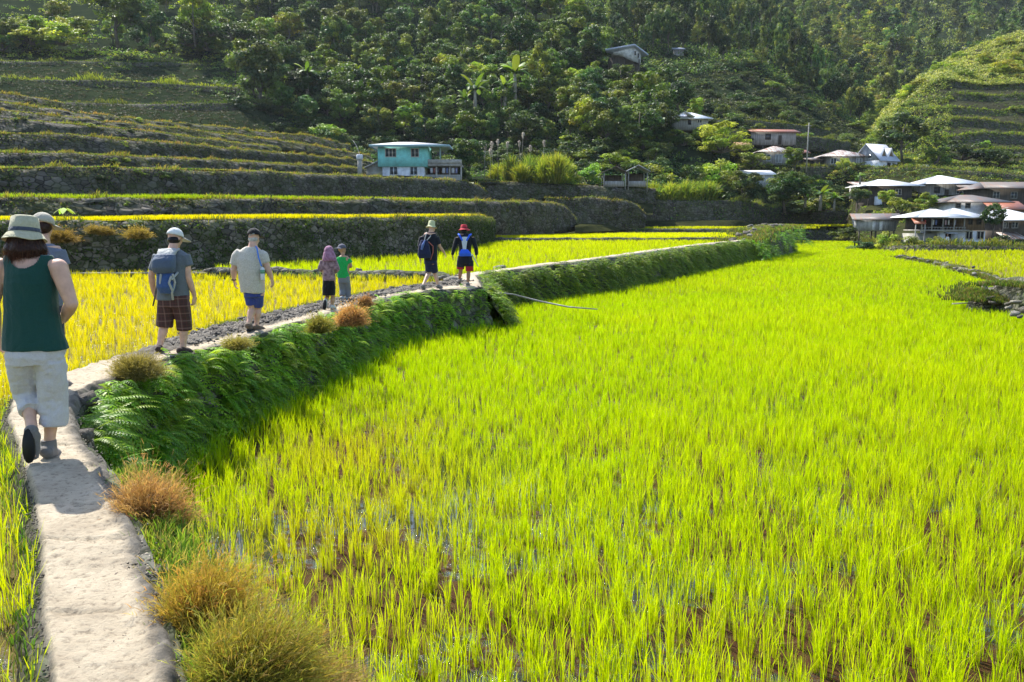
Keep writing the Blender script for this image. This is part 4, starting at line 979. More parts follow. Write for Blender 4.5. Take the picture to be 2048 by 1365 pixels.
PRO['brbush'] = [(bush_proto('light_shrub', 160+i, 22, 2600, 0.06, [BR, YL+BR][i], clr=(0.2,0.34)), 1.0) for i in range(2)]
def bamboo_proto(seed, cols, n=5200):
    r = np.random.default_rng(seed); root = empty('bamboo_clump'); mb = MB(); P = []; Dr = []
    for i in range(34):
        a = r.uniform(0, 6.28); l = r.uniform(0.2, 0.95); h = r.uniform(0.65, 1.0)
        t = np.linspace(0, 1, 7); X = np.cos(a)*0.5*l*t**1.6; Y = np.sin(a)*0.5*l*t**1.6; Z = h*(t-0.22*l*t**3)
        pts = np.stack([X, Y, Z], 1); mb.tube([tuple(p) for p in pts], list(np.linspace(0.012, 0.003, 7)), 5, cap=False)
        m = n//34; u = r.uniform(0.25, 1, m)**0.7*6; i0 = np.minimum(u.astype(int), 5); f = (u-i0)[:,None]
        q = pts[i0]*(1-f)+pts[i0+1]*f; P.append(q+r.normal(0, 0.03, (m,3))); Dr.append(np.tile([np.cos(a), np.sin(a), 0.1], (m,1))+r.normal(0, 0.8, (m,3)))
    P = np.vstack(P); Dr = np.vstack(Dr); c = np.array(cols)[r.integers(0, len(cols), len(P))]*(1+r.normal(0, 0.2, (len(P),1)))
    V, Fq, C = dirbl(P, Dr, 0.085*r.uniform(0.6, 1.3, len(P)), 0.022, c*0.9, c*1.15, 0.3)
    mb.build('stems', M['bark'], root); mk('foliage', V, Fq, M['leaf'], root, cols=C); return root
PRO['bamboo'] = [(bamboo_proto(171, YL), 1.0)]
PRO['featherbush'] = [(bush_proto('bamboo_clump', 165+i, 40, 6500, 0.05, [(0.46,0.46,0.05),(0.38,0.43,0.04),(0.52,0.50,0.08),(0.28,0.36,0.04)], clr=(0.16,0.26), aspect=0.3, up=0.8), 1.0) for i in range(2)]
def banana_proto(seed, n=11):
    r = random.Random(seed); root = empty('banana_plant'); mb = MB(); mb.tube([(0,0,-0.03),(0.01,0,0.3),(0.0,0.01,0.55)], [0.05,0.04,0.025], 8); mb.build('trunk', M['pale_bark'], root)
    for i in range(n):
        a = 2.4*i+r.uniform(-.3,.3); L = r.uniform(0.38, 0.55); rise = r.uniform(0.55, 1.3); dr = r.uniform(0.5, 1.0); W = 0.13*L/0.45; m = 9; V = []
        d = np.array([math.cos(a), math.sin(a), 0]); s = np.array([-math.sin(a), math.cos(a), 0])
        for k in range(m):
            t = k/(m-1); p = np.array([0,0,0.5])+d*L*0.8*t+np.array([0,0,1])*(rise*L*t-dr*L*t*t*0.9); w = W*math.sin(math.pi*min(1, t*0.85+0.12))**0.6*0.5*(1 if t < 1 else 0.1)
            V += [p+s*w-np.array([0,0,w*0.35]), p, p-s*w-np.array([0,0,w*0.35])]
        Fq = []
        for k in range(m-1):
            for j in range(2): Fq.append([k*3+j, k*3+j+1, k*3+j+4, k*3+j+3])
        c = np.array(r.choice([(0.12,0.2,0.03),(0.17,0.24,0.04),(0.08,0.15,0.03)])); mk('leaf', np.array(V), np.array(Fq), M['leaf'], root, cols=np.tile(c, (len(V),1)))
    return root
PRO['banana'] = [(banana_proto(181), 0.9), (banana_proto(182, 9), 0.9)]
def cane_proto(seed, cols, plume=False, n=900):
    r = np.random.default_rng(seed); az = r.uniform(0, 6.28, n); rr = np.abs(r.normal(0, 0.18, n)); P = np.column_stack([np.cos(az)*rr, np.sin(az)*rr, r.uniform(0, 0.35, n)])
    d = np.column_stack([np.cos(az)*0.4, np.sin(az)*0.4, np.ones(n)])+r.normal(0, 0.3, (n,3)); c = np.array(cols)[r.integers(0, len(cols), n)]*(1+r.normal(0, 0.2, (n,1)))
    V, Fq, C = dirbl(P, d, r.uniform(0.35, 0.75, n), 0.03, c*0.8, c*1.3, 0.2); root = empty('cane_grass'); mk('blades', V, Fq, M['grass'], root, cols=C); return root
PRO['cane'] = [(cane_proto(191, BR+YL), 0.9), (cane_proto(192, MD+BR), 0.9)]
def T(kind, px, yb, D, wpx, hpx, label, cat, group=None, name=None, sink=0.03):
    P = A(px, yb, D); return place(kind, (P[0], P[1], P[2]-sink*hpx/F*D), hpx/F*D, wpx/F*D, label, cat, group)
# ---- the forest on the hill behind the turquoise house
def forest(lat, n, kinds, pxr, tr, hr, wr, label, cat, group, maxD=1e9, reject=None, pw=1.0, tries=20):
    pts = []; c = 0
    while c < n:
        best = None
        for _ in range(tries):
            px = random.uniform(*pxr); t = tr[0]+(tr[1]-tr[0])*random.random()**pw
            if reject and reject(px, t): continue
            y, D = lat.yd(px, t); P = lat.at(px, t)
            dd = min([abs(px-q[0])/45+abs(float(y)-q[1])/28 for q in pts[-400:]] or [9])
            if best is None or dd > best[0]: best = (dd, px, float(y), float(D), P)
        if best is None: break
        _, px, y, D, P = best; pts.append((px, y)); h = random.uniform(*hr); w = h*random.uniform(*wr)
        k = random.choices([q[0] for q in kinds], [q[1] for q in kinds])[0]
        place(k, (P[0], P[1], P[2]-0.3), h, w, label, cat, group); c += 1
GT = 'broadleaf trees of the hill forest'
def rejF(px, t):
    if px < 470: return t < 4.75
    if 1195 < px < 1305 and 4.0 < t < 5.9: return True
    if 1318 < px < 1440 and t < 3.0: return True
    if px < 560: return t < 2.7
    return t < (2.1 if px < 1180 else 1.9)
forest(FOR, 215, [('broad',6),('bright',2.0)], (430,1390), (1.9,6.5), (5.5,9.5), (0.7,1.05), 'broadleaf tree in the dense forest on the hill behind the turquoise house', 'tree', GT, reject=rejF)
forest(FOR, 26, [('bright',3),('broad',1)], (-380,440), (4.7,6.2), (5,8), (0.8,1.1), 'tree on the slope at the very top left, above the bare terraces', 'tree', 'trees at the upper left', reject=rejF)
for (px,yb,D,w,h,k,lb) in ((235,85,205,115,120,'broad','big rounded dark tree standing alone at the upper left'),(390,85,205,70,105,'bright','pale grey green tree right of the lone dark tree at the upper left'),(300,88,206,60,80,'broad','slim dark tree between the lone dark tree and the pale tree at the upper left'),(60,85,204,90,70,'brbush','light green shrub mass at the top left corner'),(130,88,203,120,55,'brbush','bright green shrub left of the lone dark tree'),(5,100,202,80,45,'bush','rounded shrub cut by the left picture edge near the top')):
    T(k, px, yb, D, w, h, lb, 'shrub' if 'bush' in k else 'tree')
T('broadbig', 520, 222, 178, 110, 150, 'large tree with yellow green left side at the front left corner of the forest', 'tree')
T('brbush', 700, 212, 190, 90, 50, 'yellow green shrub in the lower middle of the forest edge', 'shrub')
T('brbush', 620, 215, 188, 60, 40, 'small bright shrub left of the yellow green shrub at the forest foot', 'shrub')
forest(FOR, 60, [('bush',3),('dkbush',4)], (470,1390), (1.35,2.3), (2.6,4.6), (1.3,2.2), 'low dark green bush along the foot of the hill forest', 'shrub', 'bushes along the forest foot', reject=lambda px, t: (px < 560 and t < 2.0) or px > 1318)
for i in range(16):
    px = 520+i*48+random.uniform(-14,14); t = random.uniform(3.3, 5.8); P = FOR.at(px, t)
    if rejF(px, t): continue
    place('broadbig', (P[0], P[1], P[2]-0.3), random.uniform(10, 13), random.uniform(6.5, 9), 'tall emergent tree standing above the rest of the hill forest', 'tree', 'emergent trees of the forest')
for k, nn in (('W1',4),('W2',12),('W3',14),('W4',12),('W5',10),('W6',8),('W7',8),('W8',5)):
    d_ = WD[k]
    for i in range(nn):
        j = random.randrange(len(d_['top'])-2); v = random.uniform(0.0, 0.55); P = d_['top'][j]*(1-v)+d_['bot'][j]*v; s_ = d_['far']/60
        place(random.choice(['brbush','dkbush','bush']), (P[0], P[1]-0.1, P[2]-0.15), random.uniform(0.35,0.7)*s_**0.5, random.uniform(0.6,1.3)*s_**0.5, 'small shaggy shrub growing out of the terrace walls on the left hillside', 'shrub', 'shrubs on the terrace walls')
# bananas in the forest
for px,yb,D,w,h,lb in ((950,235,176,75,110,'tall banana plant with pale leaves in the middle of the forest edge'),(930,238,175,45,75,'shorter banana plant leaning beside the tall one at the forest edge'),(1030,200,178,85,105,'banana plant with broad drooping leaves high in the forest'),(1010,208,177,60,70,'small banana plant left below the broad leaved one'),(615,185,180,60,75,'banana plant on the left side of the forest')):
    T('banana', px, yb, D, w, h, lb, 'banana plant')
T('bright', 1078, 190, 179, 50, 95, 'slender pale green tree right of the banana plants', 'tree')
# ---- middle dark hill, right valley and far hill
GP = 'trees on the far hills'
forest(MID, 120, [('pine',1),('broad',3)], (1220,1740), (3.1,5.6), (9,14), (0.32,0.5), 'dark tree on the shaded middle hill behind the white-roofed knoll house', 'tree', 'trees on the dark middle hill', reject=lambda px, t: False)
forest(MID, 34, [('bush',2),('dkbush',3)], (1400,1720), (0.6,3.0), (2.5,4.2), (1.4,2.4), 'rounded bush on the shrubby slope above the stilt house', 'shrub', 'bushes on the shrubby slope')
forest(FAR, 200, [('pine',3),('broad',1)], (1420,2350), (0.8,3.9), (12,21), (0.42,0.66), 'tall slender tree on the far sunlit hill at the upper right', 'tree', GP, reject=lambda px, t: (px < 1760 and random.random() < (0.85 if t < 1.9 else 0.5)))
forest(FAR, 110, [('brbush',1)], (1440,1790), (0.5,2.9), (6,11), (1.2,2.0), 'bright yellow green shrub in the sunlit valley between the two hills', 'shrub', 'bright shrubs in the valley')
T('broad', 1805, 318, 170, 95, 95, 'dark rounded tree at the foot of the right hill, left of its terraces', 'tree')
forest(RGT, 80, [('brbush',3),('bush',2)], (1760,2450), (14.2,16.6), (1.4,4.6), (1.5,2.4), 'rounded pale shrub on the sunlit crest of the right hill', 'shrub', 'shrubs on the right hill crest')
forest(RGT, 14, [('bush',1),('dkbush',1)], (1790,2400), (1,12), (1.2,2.4), (1.3,2.0), 'small dark bush on the terraces of the right hill', 'shrub', 'bushes on the right terraces')
T('dkbush', 1765, 305, 172, 60, 50, 'dark bush left of the rounded tree at the foot of the right hill', 'shrub')
T('brbush', 1755, 282, 178, 60, 30, 'small yellow green shrub where the valley opens', 'shrub')
# ---- gardens of the village and the centre
GARD = [
 ('broadbig',938,355,128,70,86,'dense green tree at the right end of the turquoise house','tree'),
 ('bush',930,362,124,40,40,'low leafy bush under the dense tree right of the turquoise house','shrub'),
 ('brbush',1130,372,131,60,55,'bright bush at the right end of the plumed cane grass','shrub'),
 ('bush',1180,372,132,70,62,'green bush left of the open hut','shrub'),
 ('brbush',1320,378,140,85,66,'yellow green bamboo-like shrub right of the twin open huts','shrub'),
 ('brbush',1435,372,142,95,72,'larger yellow green shrub left of the small white roof','shrub'),
 ('bush',1385,375,141,70,60,'dark green bush between the two yellow green shrubs','shrub'),
 ('bush',1245,330,150,90,50,'dark bush behind the twin open huts','shrub'),
 ('bush',1160,330,150,80,42,'bush behind the cane grass','shrub'),
 ('dkbush',1310,345,150,80,45,'dark bush behind the yellow green shrub by the huts','shrub'),
 ('broadbig',1478,428,137,85,95,'leafy tree with a thin pale trunk below the small white roof','tree'),
 ('broadbig',1570,420,142,95,82,'broad leafy tree right below the small white roof','tree'),
 ('bush',1505,335,165,90,40,'green bush in front of the rusty hip roofed house','shrub'),
 ('bright',1590,345,161,50,52,'light green small tree in front of the rusty roofed house, left of the pole','tree'),
 ('brbush',1480,318,167,60,28,'bright shrub under the small brown thatched roof','shrub'),
 ('bush',1690,345,161,45,40,'bush in front of the wide rusty hip roof','shrub'),
 ('bush',1650,420,146,90,48,'dark garden bush above the far end of the green field','shrub'),
 ('broad',1716,414,130,44,40,'garden tree in front of the left white hip roof','tree'),
 ('bright',1768,414,128,46,34,'pale green shrub below the left white hip roof','tree'),
 ('bush',1800,430,118,80,50,'bush in the gap below the two white hip roofs','shrub'),
 ('bright',1850,430,116,46,44,'light green tree between the two white hip roofs','tree'),
 ('bush',1690,480,103,70,36,'grassy bush left of the tin shed','shrub'),
 ('dkbush',1610,425,150,110,40,'dark hedge-like bush behind the far green strip','shrub'),
 ('brbush',1775,502,91.5,55,54,'leafy yellow green bush on the bank right of the tin shed','shrub'),
 ('bush',1825,504,90,60,44,'green bush between the tin shed bush and the front house','shrub'),
 ('brbush',1868,500,90,50,38,'bright weedy bush at the left corner of the front house','shrub'),
 ('bush',1800,506,88.5,60,26,'low dark bush on the lip of the field bank','shrub'),
 ('bush',1735,500,93,80,24,'low brown green scrub at the tip of the village bank','shrub'),
 ('broad',1985,470,92.5,45,66,'small tree between the front house and the right white roof','tree'),
 ('dkbush',1945,500,88,90,26,'dark creeping bush in front of the front house wall','shrub'),
 ('dkbush',2010,500,89,80,34,'dark bush at the bank below the right white roof','shrub'),
 ('bush',1870,330,168,70,50,'bush behind the village at the foot of the terraces','shrub'),
 ('dkbush',1925,318,172,110,52,'dark bushes behind the village under the right terraces','shrub'),
 ('bush',2000,330,168,100,45,'green bushes behind the long dark house','shrub'),
 ('bush',1850,355,160,80,25,'low green bush right of the steep metal roofed house','shrub'),
]
for k,px,yb,D,w,h,lb,ct in GARD: T(k, px, yb, D, w, h, lb, ct)
for px,yb,w,h in ((1340,290,60,34),(1368,292,56,32),(1350,272,50,20),(1330,262,44,24)):
    T('dkbush' if px < 1345 else 'bush', px, yb, 156, w, h, 'low bush on the bank below the small house with twin white peaks', 'shrub', 'bushes under the twin peaked house')
T('featherbush', 1443, 302, 156, 126, 68, 'big feathery yellow green bamboo clump left of the grey stilt house', 'bamboo')
T('bamboo', 1408, 298, 159, 60, 50, 'smaller yellow bamboo clump at the left side of the big one', 'bamboo')
for px,yb,D,w,h,lb in ((1640,418,140,70,62,'banana plant with light leaves in the gardens above the green field'),(1610,412,143,50,52,'banana plant left of the light leaved one'),(1668,420,138,50,46,'banana plant right of the light leaved one'),(1720,368,135,34,32,'banana plant before the left white hip roof')):
    T('banana', px, yb, D, w, h, lb, 'banana plant')
for i in range(46):
    px = random.uniform(1290, 1710); yb = random.uniform(385, 425); y0 = float(np.interp(px, [1270,1480,1700],[392,398,405])); D = float(np.interp(px, [1270,1480,1560,1700],[134,141,158,156]))
    if 1470 < px < 1570: continue
    T(random.choice(['bush','brbush','bright','bush','dkbush']), px, min(yb, y0+14), D+random.uniform(-1,3), random.uniform(36,70), random.uniform(24,46), 'rounded leafy bush on the garden bank between the rice strips and the village', 'shrub', 'bushes of the central garden bank')
for i in range(30):
    px = random.uniform(1700, 2040); t = random.uniform(2.6, 5.2); y, D = VIL.yd(px, t); P = VIL.at(px, t)
    place(random.choice(['bush','brbush','bright']), (P[0], P[1], P[2]-0.2), random.uniform(0.9,1.6), random.uniform(1.4,2.4), 'small bright bush growing between the village houses', 'shrub', 'bushes between the village houses')
for i in range(26):
    px = random.uniform(1450, 1860); t = random.uniform(5.9, 7.6); y, D = VIL.yd(px, t); P = VIL.at(px, t)
    place(random.choice(['bush','brbush','brbush']), (P[0], P[1], P[2]-0.2), random.uniform(1.0,2.0), random.uniform(1.8,3.4), 'low bush around the rusty roofed houses of the upper village level', 'shrub', 'bushes of the upper village')
for i in range(34):
    px = 985+random.random()*150; yb = 362+random.random()*6; D = 124+random.random()*10
    T('cane', px, yb, D, random.uniform(22,40), random.uniform(22,74), 'tall bright cane grass in the patch right of the turquoise house', 'cane grass', 'cane grass stand')
for i in range(30):
    px = 1270+random.random()*150; yb = 400+random.random()*8; D = 133+random.random()*5
    T('cane', px, yb, D, random.uniform(26,44), random.uniform(30,55), 'green cane grass on the bank below the yellow green shrubs', 'cane grass', 'cane grass on the bank')
for (px,yb,w,h,k,lb) in ((1075,366,60,52,'bush','dark bush standing inside the cane grass patch'),(1105,368,56,60,'brbush','leafy bright shrub at the right part of the cane grass patch'),(1020,366,50,44,'brbush','low bright shrub at the left part of the cane grass patch')):
    T(k, px, yb, 129, w, h, lb, 'shrub')
for i in range(22):
    px = random.uniform(-20, 180); yb = random.uniform(62, 92); T('brbush' if i % 3 else 'bush', px, yb, 206+random.uniform(-6,12), random.uniform(40,80), random.uniform(26,44), 'light green shrub in the sunlit thicket at the top left corner', 'shrub', 'shrubs of the top left thicket')
for i in range(18):
    px = random.uniform(270, 470); yb = random.uniform(60, 100); T('bush' if i % 2 else 'dkbush', px, yb, 212+random.uniform(-6,12), random.uniform(40,80), random.uniform(30,55), 'grey green shrub between the lone dark tree and the forest', 'shrub', 'shrubs right of the lone dark tree')
# plumes
M['plume'] = leaf_mat('plume', 0.5, 0.8, var=0.1, tt=(1,1,1))
for i,(px,yt) in enumerate([(969,296),(987,290),(996,285),(981,305),(1013,290),(1043,270),(1042,288),(1085,287),(1060,298),(1080,330),(1105,335),(970,310)]):
    D = 128+random.random()*4; h = (366-yt)/F*D; base = A(px, 366, D); root = empty('plume_reed', tuple(base)); mb = MB()
    lx = random.uniform(-.3,.3); mb.tube([(0,0,0),(lx*0.4,0,h*0.6),(lx,0,h*0.93)], [0.03,0.025,0.02], 5); mb.build('stem', M['pale_bark'], root)
    n = 160; u = rng.uniform(0, 1, n); P = np.column_stack([lx+rng.normal(0,.05,n), rng.normal(0,.05,n), h*0.88+u*0.95]); az = rng.uniform(0,6.28,n)
    V, Fq, C = dirbl(P, np.column_stack([np.cos(az)*0.5, np.sin(az)*0.5, np.ones(n)*0.8]), 0.36*np.sin(np.pi*(u*0.8+0.15)), 0.08, (0.5,0.45,0.38), (0.62,0.56,0.5), 0.05)
    mk('plume', V, Fq, M['plume'], root, cols=C); tag(root, 'reed with a pale feathery plume rising over the cane grass', 'reed', 'plumed reeds')
# young leafy plant standing in the first terrace strip
rt = empty('taro_plant', tuple(A(131, 447, 33.5))); mb = MB()
for k in range(5):
    a = k*1.25; mb.tube([(0,0,0),(math.cos(a)*0.08,math.sin(a)*0.08,0.3),(math.cos(a)*0.2,math.sin(a)*0.2,0.48)], [0.015,0.012,0.008], 5)
mb.build('stems', M['bark'], rt)
for k in range(5):
    a = k*1.25; c = np.array([math.cos(a)*0.2, math.sin(a)*0.2, 0.5]); pts = [c+np.array([math.cos(a)*x-math.sin(a)*y, math.sin(a)*x+math.cos(a)*y, z]) for x,y,z in ((-.1,0,.1),(-.02,.13,.04),(.12,.08,-.06),(.22,0,-.16),(.12,-.08,-.06),(-.02,-.13,.04))]
    mk('leaf', np.array(pts), [(0,1,2,5),(5,2,3,4)], M['leaf'], rt, cols=np.tile([0.3,0.45,0.04], (6,1)))
tag(rt, 'single bright broad-leaved plant above the first terrace wall, over the front hats', 'plant')
# ================================================================ GROUND COVER ON THE HILLS
def cover(lat, n, pxr, tr, r_, nl, leaf, pal, name, label, reject=None, lift=0.3, cat='undergrowth', zs=0.7, patch=None):
    px = rng.uniform(pxr[0], pxr[1], n); t = rng.uniform(tr[0], tr[1], n)
    if reject is not None: k = ~reject(px, t); px, t = px[k], t[k]
    P = lat.at(px, t); 
    if patch: k = fbm(P[:,0]*patch[0], P[:,1]*patch[0], 44) > patch[1]; P = P[k]
    n = len(P); rr = r_*rng.uniform(0.5, 1.4, n); q = np.repeat(np.arange(n), nl); N = len(q)
    d = rng.normal(size=(N,3)); d[:,2] = np.abs(d[:,2]); d /= np.linalg.norm(d, axis=1, keepdims=True)
    Q = P[q]+d*(rr[q]*rng.uniform(0.6, 1.1, N))[:,None]*np.array([1,1,zs]); base = np.array(pal)[np.clip(((fbm(P[:,0]*0.05, P[:,1]*0.05, 66)*0.8+0.5+rng.normal(0,.25,n))*len(pal)).astype(int), 0, len(pal)-1)]
    C = base[q]*(1+rng.normal(0, 0.25, (N,1)))
    V, Fq, CC = leafq(Q, d+rng.normal(0, 0.5, (N,3)), leaf*rng.uniform(0.6, 1.3, N), leaf*0.55, np.clip(C, 0.005, 1))
    return tag(mk(name, V, Fq, M['leaf'], cols=CC), label, cat, kind='stuff')
cover(FOR, 5200, (430,1440), (0.6,6.6), 1.1, 22, 0.42, DK+DK+MD+[(0.14,0.18,0.04)], 'undergrowth', 'dark undergrowth of the forest hill', reject=lambda px, t: (px < 560) & (t < 2.6))
DRY = [(0.06,0.055,0.035),(0.05,0.065,0.03),(0.09,0.08,0.045),(0.06,0.085,0.025),(0.04,0.05,0.025)]
cover(FOR, 7000, (-400,600), (0.9,4.8), 0.45, 14, 0.24, DRY+[(0.05,0.08,0.02)], 'dry_scrub', 'dark dry scrub on the bare upper left slope', zs=0.5, reject=lambda px, t: (px > 480) & (t > 2.6))
cover(FOR, 1500, (-400,470), (4.2,7), 1.3, 22, 0.42, MD+BR+BR, 'undergrowth', 'light green shrubs covering the top left slope')
cover(FOR, 300, (-400,450), (2.6,4.2), 0.8, 18, 0.34, MD+BR, 'undergrowth', 'scattered small green shrubs on the upper left terraces', patch=(0.05, 0.1))
cover(FOR, 500, (560,1260), (0.2,1.5), 0.5, 16, 0.28, MD+DRY, 'undergrowth', 'low weeds behind the turquoise house')
cover(MID, 2600, (1300,1800), (0.3,3.2), 0.9, 18, 0.42, [(0.06,0.10,0.03),(0.09,0.13,0.04),(0.13,0.17,0.05),(0.06,0.07,0.035),(0.05,0.09,0.03)], 'undergrowth', 'scrub and grass on the slope above the stilt house', zs=0.6)
cover(MID, 3800, (1150,1800), (2.8,5.8), 1.6, 20, 0.62, DK+MD+[(0.05,0.085,0.04)], 'undergrowth', 'dark growth between the trees of the middle hill', zs=0.9)
cover(FAR, 5200, (1400,2560), (0.2,4), 3.0, 20, 1.25, DK+MD+MD, 'undergrowth', 'forest floor growth of the far hill', zs=0.9)
cover(FAR, 900, (1430,1820), (0.3,3.6), 2.6, 20, 1.1, BR+BR+YL, 'undergrowth', 'sunlit yellow green thicket in the far valley', zs=0.9, patch=(0.012, 0.05))
cover(RGT, 8500, (1730,2560), (13.9,17), 1.0, 18, 0.5, [(0.22,0.26,0.05),(0.3,0.33,0.06),(0.4,0.4,0.12),(0.18,0.23,0.05),(0.12,0.17,0.04)], 'undergrowth', 'pale sunlit grass and shrubs on the crest of the right hill', zs=0.8)
cover(RGT, 5200, (1740,2560), (0.3,14.8), 0.45, 14, 0.3, [(0.07,0.075,0.035),(0.1,0.12,0.04),(0.14,0.2,0.03),(0.08,0.07,0.045),(0.12,0.16,0.03)], 'undergrowth', 'low grass and dry weeds on the right hill terraces', zs=0.5)
cover(RGT, 1300, (1730,1900), (1,15.5), 1.1, 18, 0.45, BR+MD+[(0.25,0.28,0.06)], 'undergrowth', 'grassy scrub on the left shoulder of the right hill', zs=0.8)
cover(VIL, 5200, (1180,2500), (2.4,8), 0.6, 16, 0.28, MD+BR+DK+[(0.12,0.12,0.05)], 'undergrowth', 'garden weeds and low bushes around the village houses', zs=0.7)
cover(VIL, 2600, (1180,1700), (2.1,4.2), 0.7, 16, 0.3, MD+DK+DK, 'undergrowth', 'creepers and weeds on the bank under the central gardens', zs=0.8)
cover(VIL, 700, (1720,2400), (0.9,2.2), 0.3, 16, 0.16, MD+BR+[(0.15,0.12,0.06)], 'undergrowth', 'weeds around the yard of the front house', zs=0.7)
# ================================================================ HOUSES
def tin(name, base, rust, amt, metal=0.0, rough=0.45):
    m, n, l, b = nt(name); co = coords(n)
    mp = n.new('ShaderNodeMapping'); mp.inputs['Scale'].default_value = (2.2, 0.35, 0.35); l.new(co, mp.inputs[0])
    a = tex(n, l, 'Noise', 1.4, mp.outputs[0], Detail=7.0, Roughness=0.7)
    c = ramp(n, l, a.outputs['Fac'], [(max(0, 0.62-amt*0.4), base), (min(1, 0.74-amt*0.4), rust)])
    w = tex(n, l, 'Wave', 2.6, co, bands_direction='X'); g = tex(n, l, 'Noise', 5, co, Detail=6.0)
    c = mixc(n, l, 0.5, c, ramp(n, l, g.outputs['Fac'], [(0.3, (0.7,0.7,0.7)), (0.7, (1,1,1))]), 'MULTIPLY')
    l.new(c, b.inputs['Base Color']); b.inputs['Roughness'].default_value = rough; b.inputs['Metallic'].default_value = metal
    bump(n, l, b, w.outputs['Fac'], 0.6, 0.04); return m
def boards(name, c1, c2, sc=3.0, direction='X'):
    m, n, l, b = nt(name); co = coords(n)
    mp = n.new('ShaderNodeMapping'); mp.inputs['Scale'].default_value = (sc, sc, 0.15) if direction == 'X' else (0.15, 0.15, sc); l.new(co, mp.inputs[0])
    a = tex(n, l, 'Noise', 2.2, mp.outputs[0], Detail=5.0, Roughness=0.7)
    g = tex(n, l, 'Noise', 1.1, co, Detail=7.0, Roughness=0.7)
    c = ramp(n, l, a.outputs['Fac'], [(0.35, c1), (0.62, c2)])
    c = mixc(n, l, 0.6, c, ramp(n, l, g.outputs['Fac'], [(0.35, (0.5,0.48,0.45)), (0.6, (1,1,1))]), 'MULTIPLY')
    l.new(c, b.inputs['Base Color']); b.inputs['Roughness'].default_value = 0.85; bump(n, l, b, a.outputs['Fac'], 0.5, 0.03); return m
M['tin_white'] = tin('white_tin', (0.80,0.81,0.82), (0.72,0.66,0.6), 0.12, rough=0.35)
M['tin_rust'] = tin('rusty_tin', (0.5,0.48,0.45), (0.24,0.11,0.06), 0.42)
M['tin_brown'] = tin('brown_tin', (0.17,0.145,0.125), (0.24,0.12,0.07), 0.3)
M['tin_red'] = tin('red_rust_tin', (0.36,0.12,0.055), (0.22,0.08,0.045), 0.2)
M['tin_gray'] = tin('gray_tin', (0.42,0.45,0.5), (0.25,0.17,0.12), 0.25)
M['tin_blue'] = tin('steel_tin', (0.45,0.5,0.6), (0.35,0.36,0.42), 0.2)
M['thatch'] = boards('thatch', (0.22,0.13,0.06), (0.32,0.2,0.1), 3)
M['teal'] = boards('turquoise_boards', (0.24,0.70,0.70), (0.30,0.78,0.76), 1.2)
M['whitewash'] = plain('whitewash', (0.66,0.68,0.72), 0.9, nscale=1.2, namp=0.3)
M['block'] = boards('concrete_block', (0.26,0.26,0.22), (0.36,0.35,0.31), 2.2, 'Z')
M['wood_gray'] = boards('weathered_boards', (0.2,0.19,0.175), (0.42,0.41,0.39), 2.5)
M['wood_dark'] = boards('dark_boards', (0.045,0.038,0.03), (0.10,0.08,0.06), 2.5)
M['wood_brown'] = boards('brown_boards', (0.14,0.09,0.055), (0.26,0.18,0.11), 2.5)
M['sheetwall'] = boards('tin_sheet_wall', (0.22,0.24,0.26), (0.5,0.52,0.54), 1.4)
M['dark'] = plain('dark_interior', (0.02,0.02,0.022), 0.9)
M['pane'] = plain('window_pane', (0.05,0.06,0.07), 0.15, spec=0.6)
M['frame'] = plain('window_frame', (0.5,0.45,0.42), 0.7)
M['fascia'] = plain('blue_fascia', (0.28,0.42,0.45), 0.7)
M['conc'] = plain('gray_concrete', (0.36,0.34,0.30), 0.9, nscale=2.5, namp=0.35)
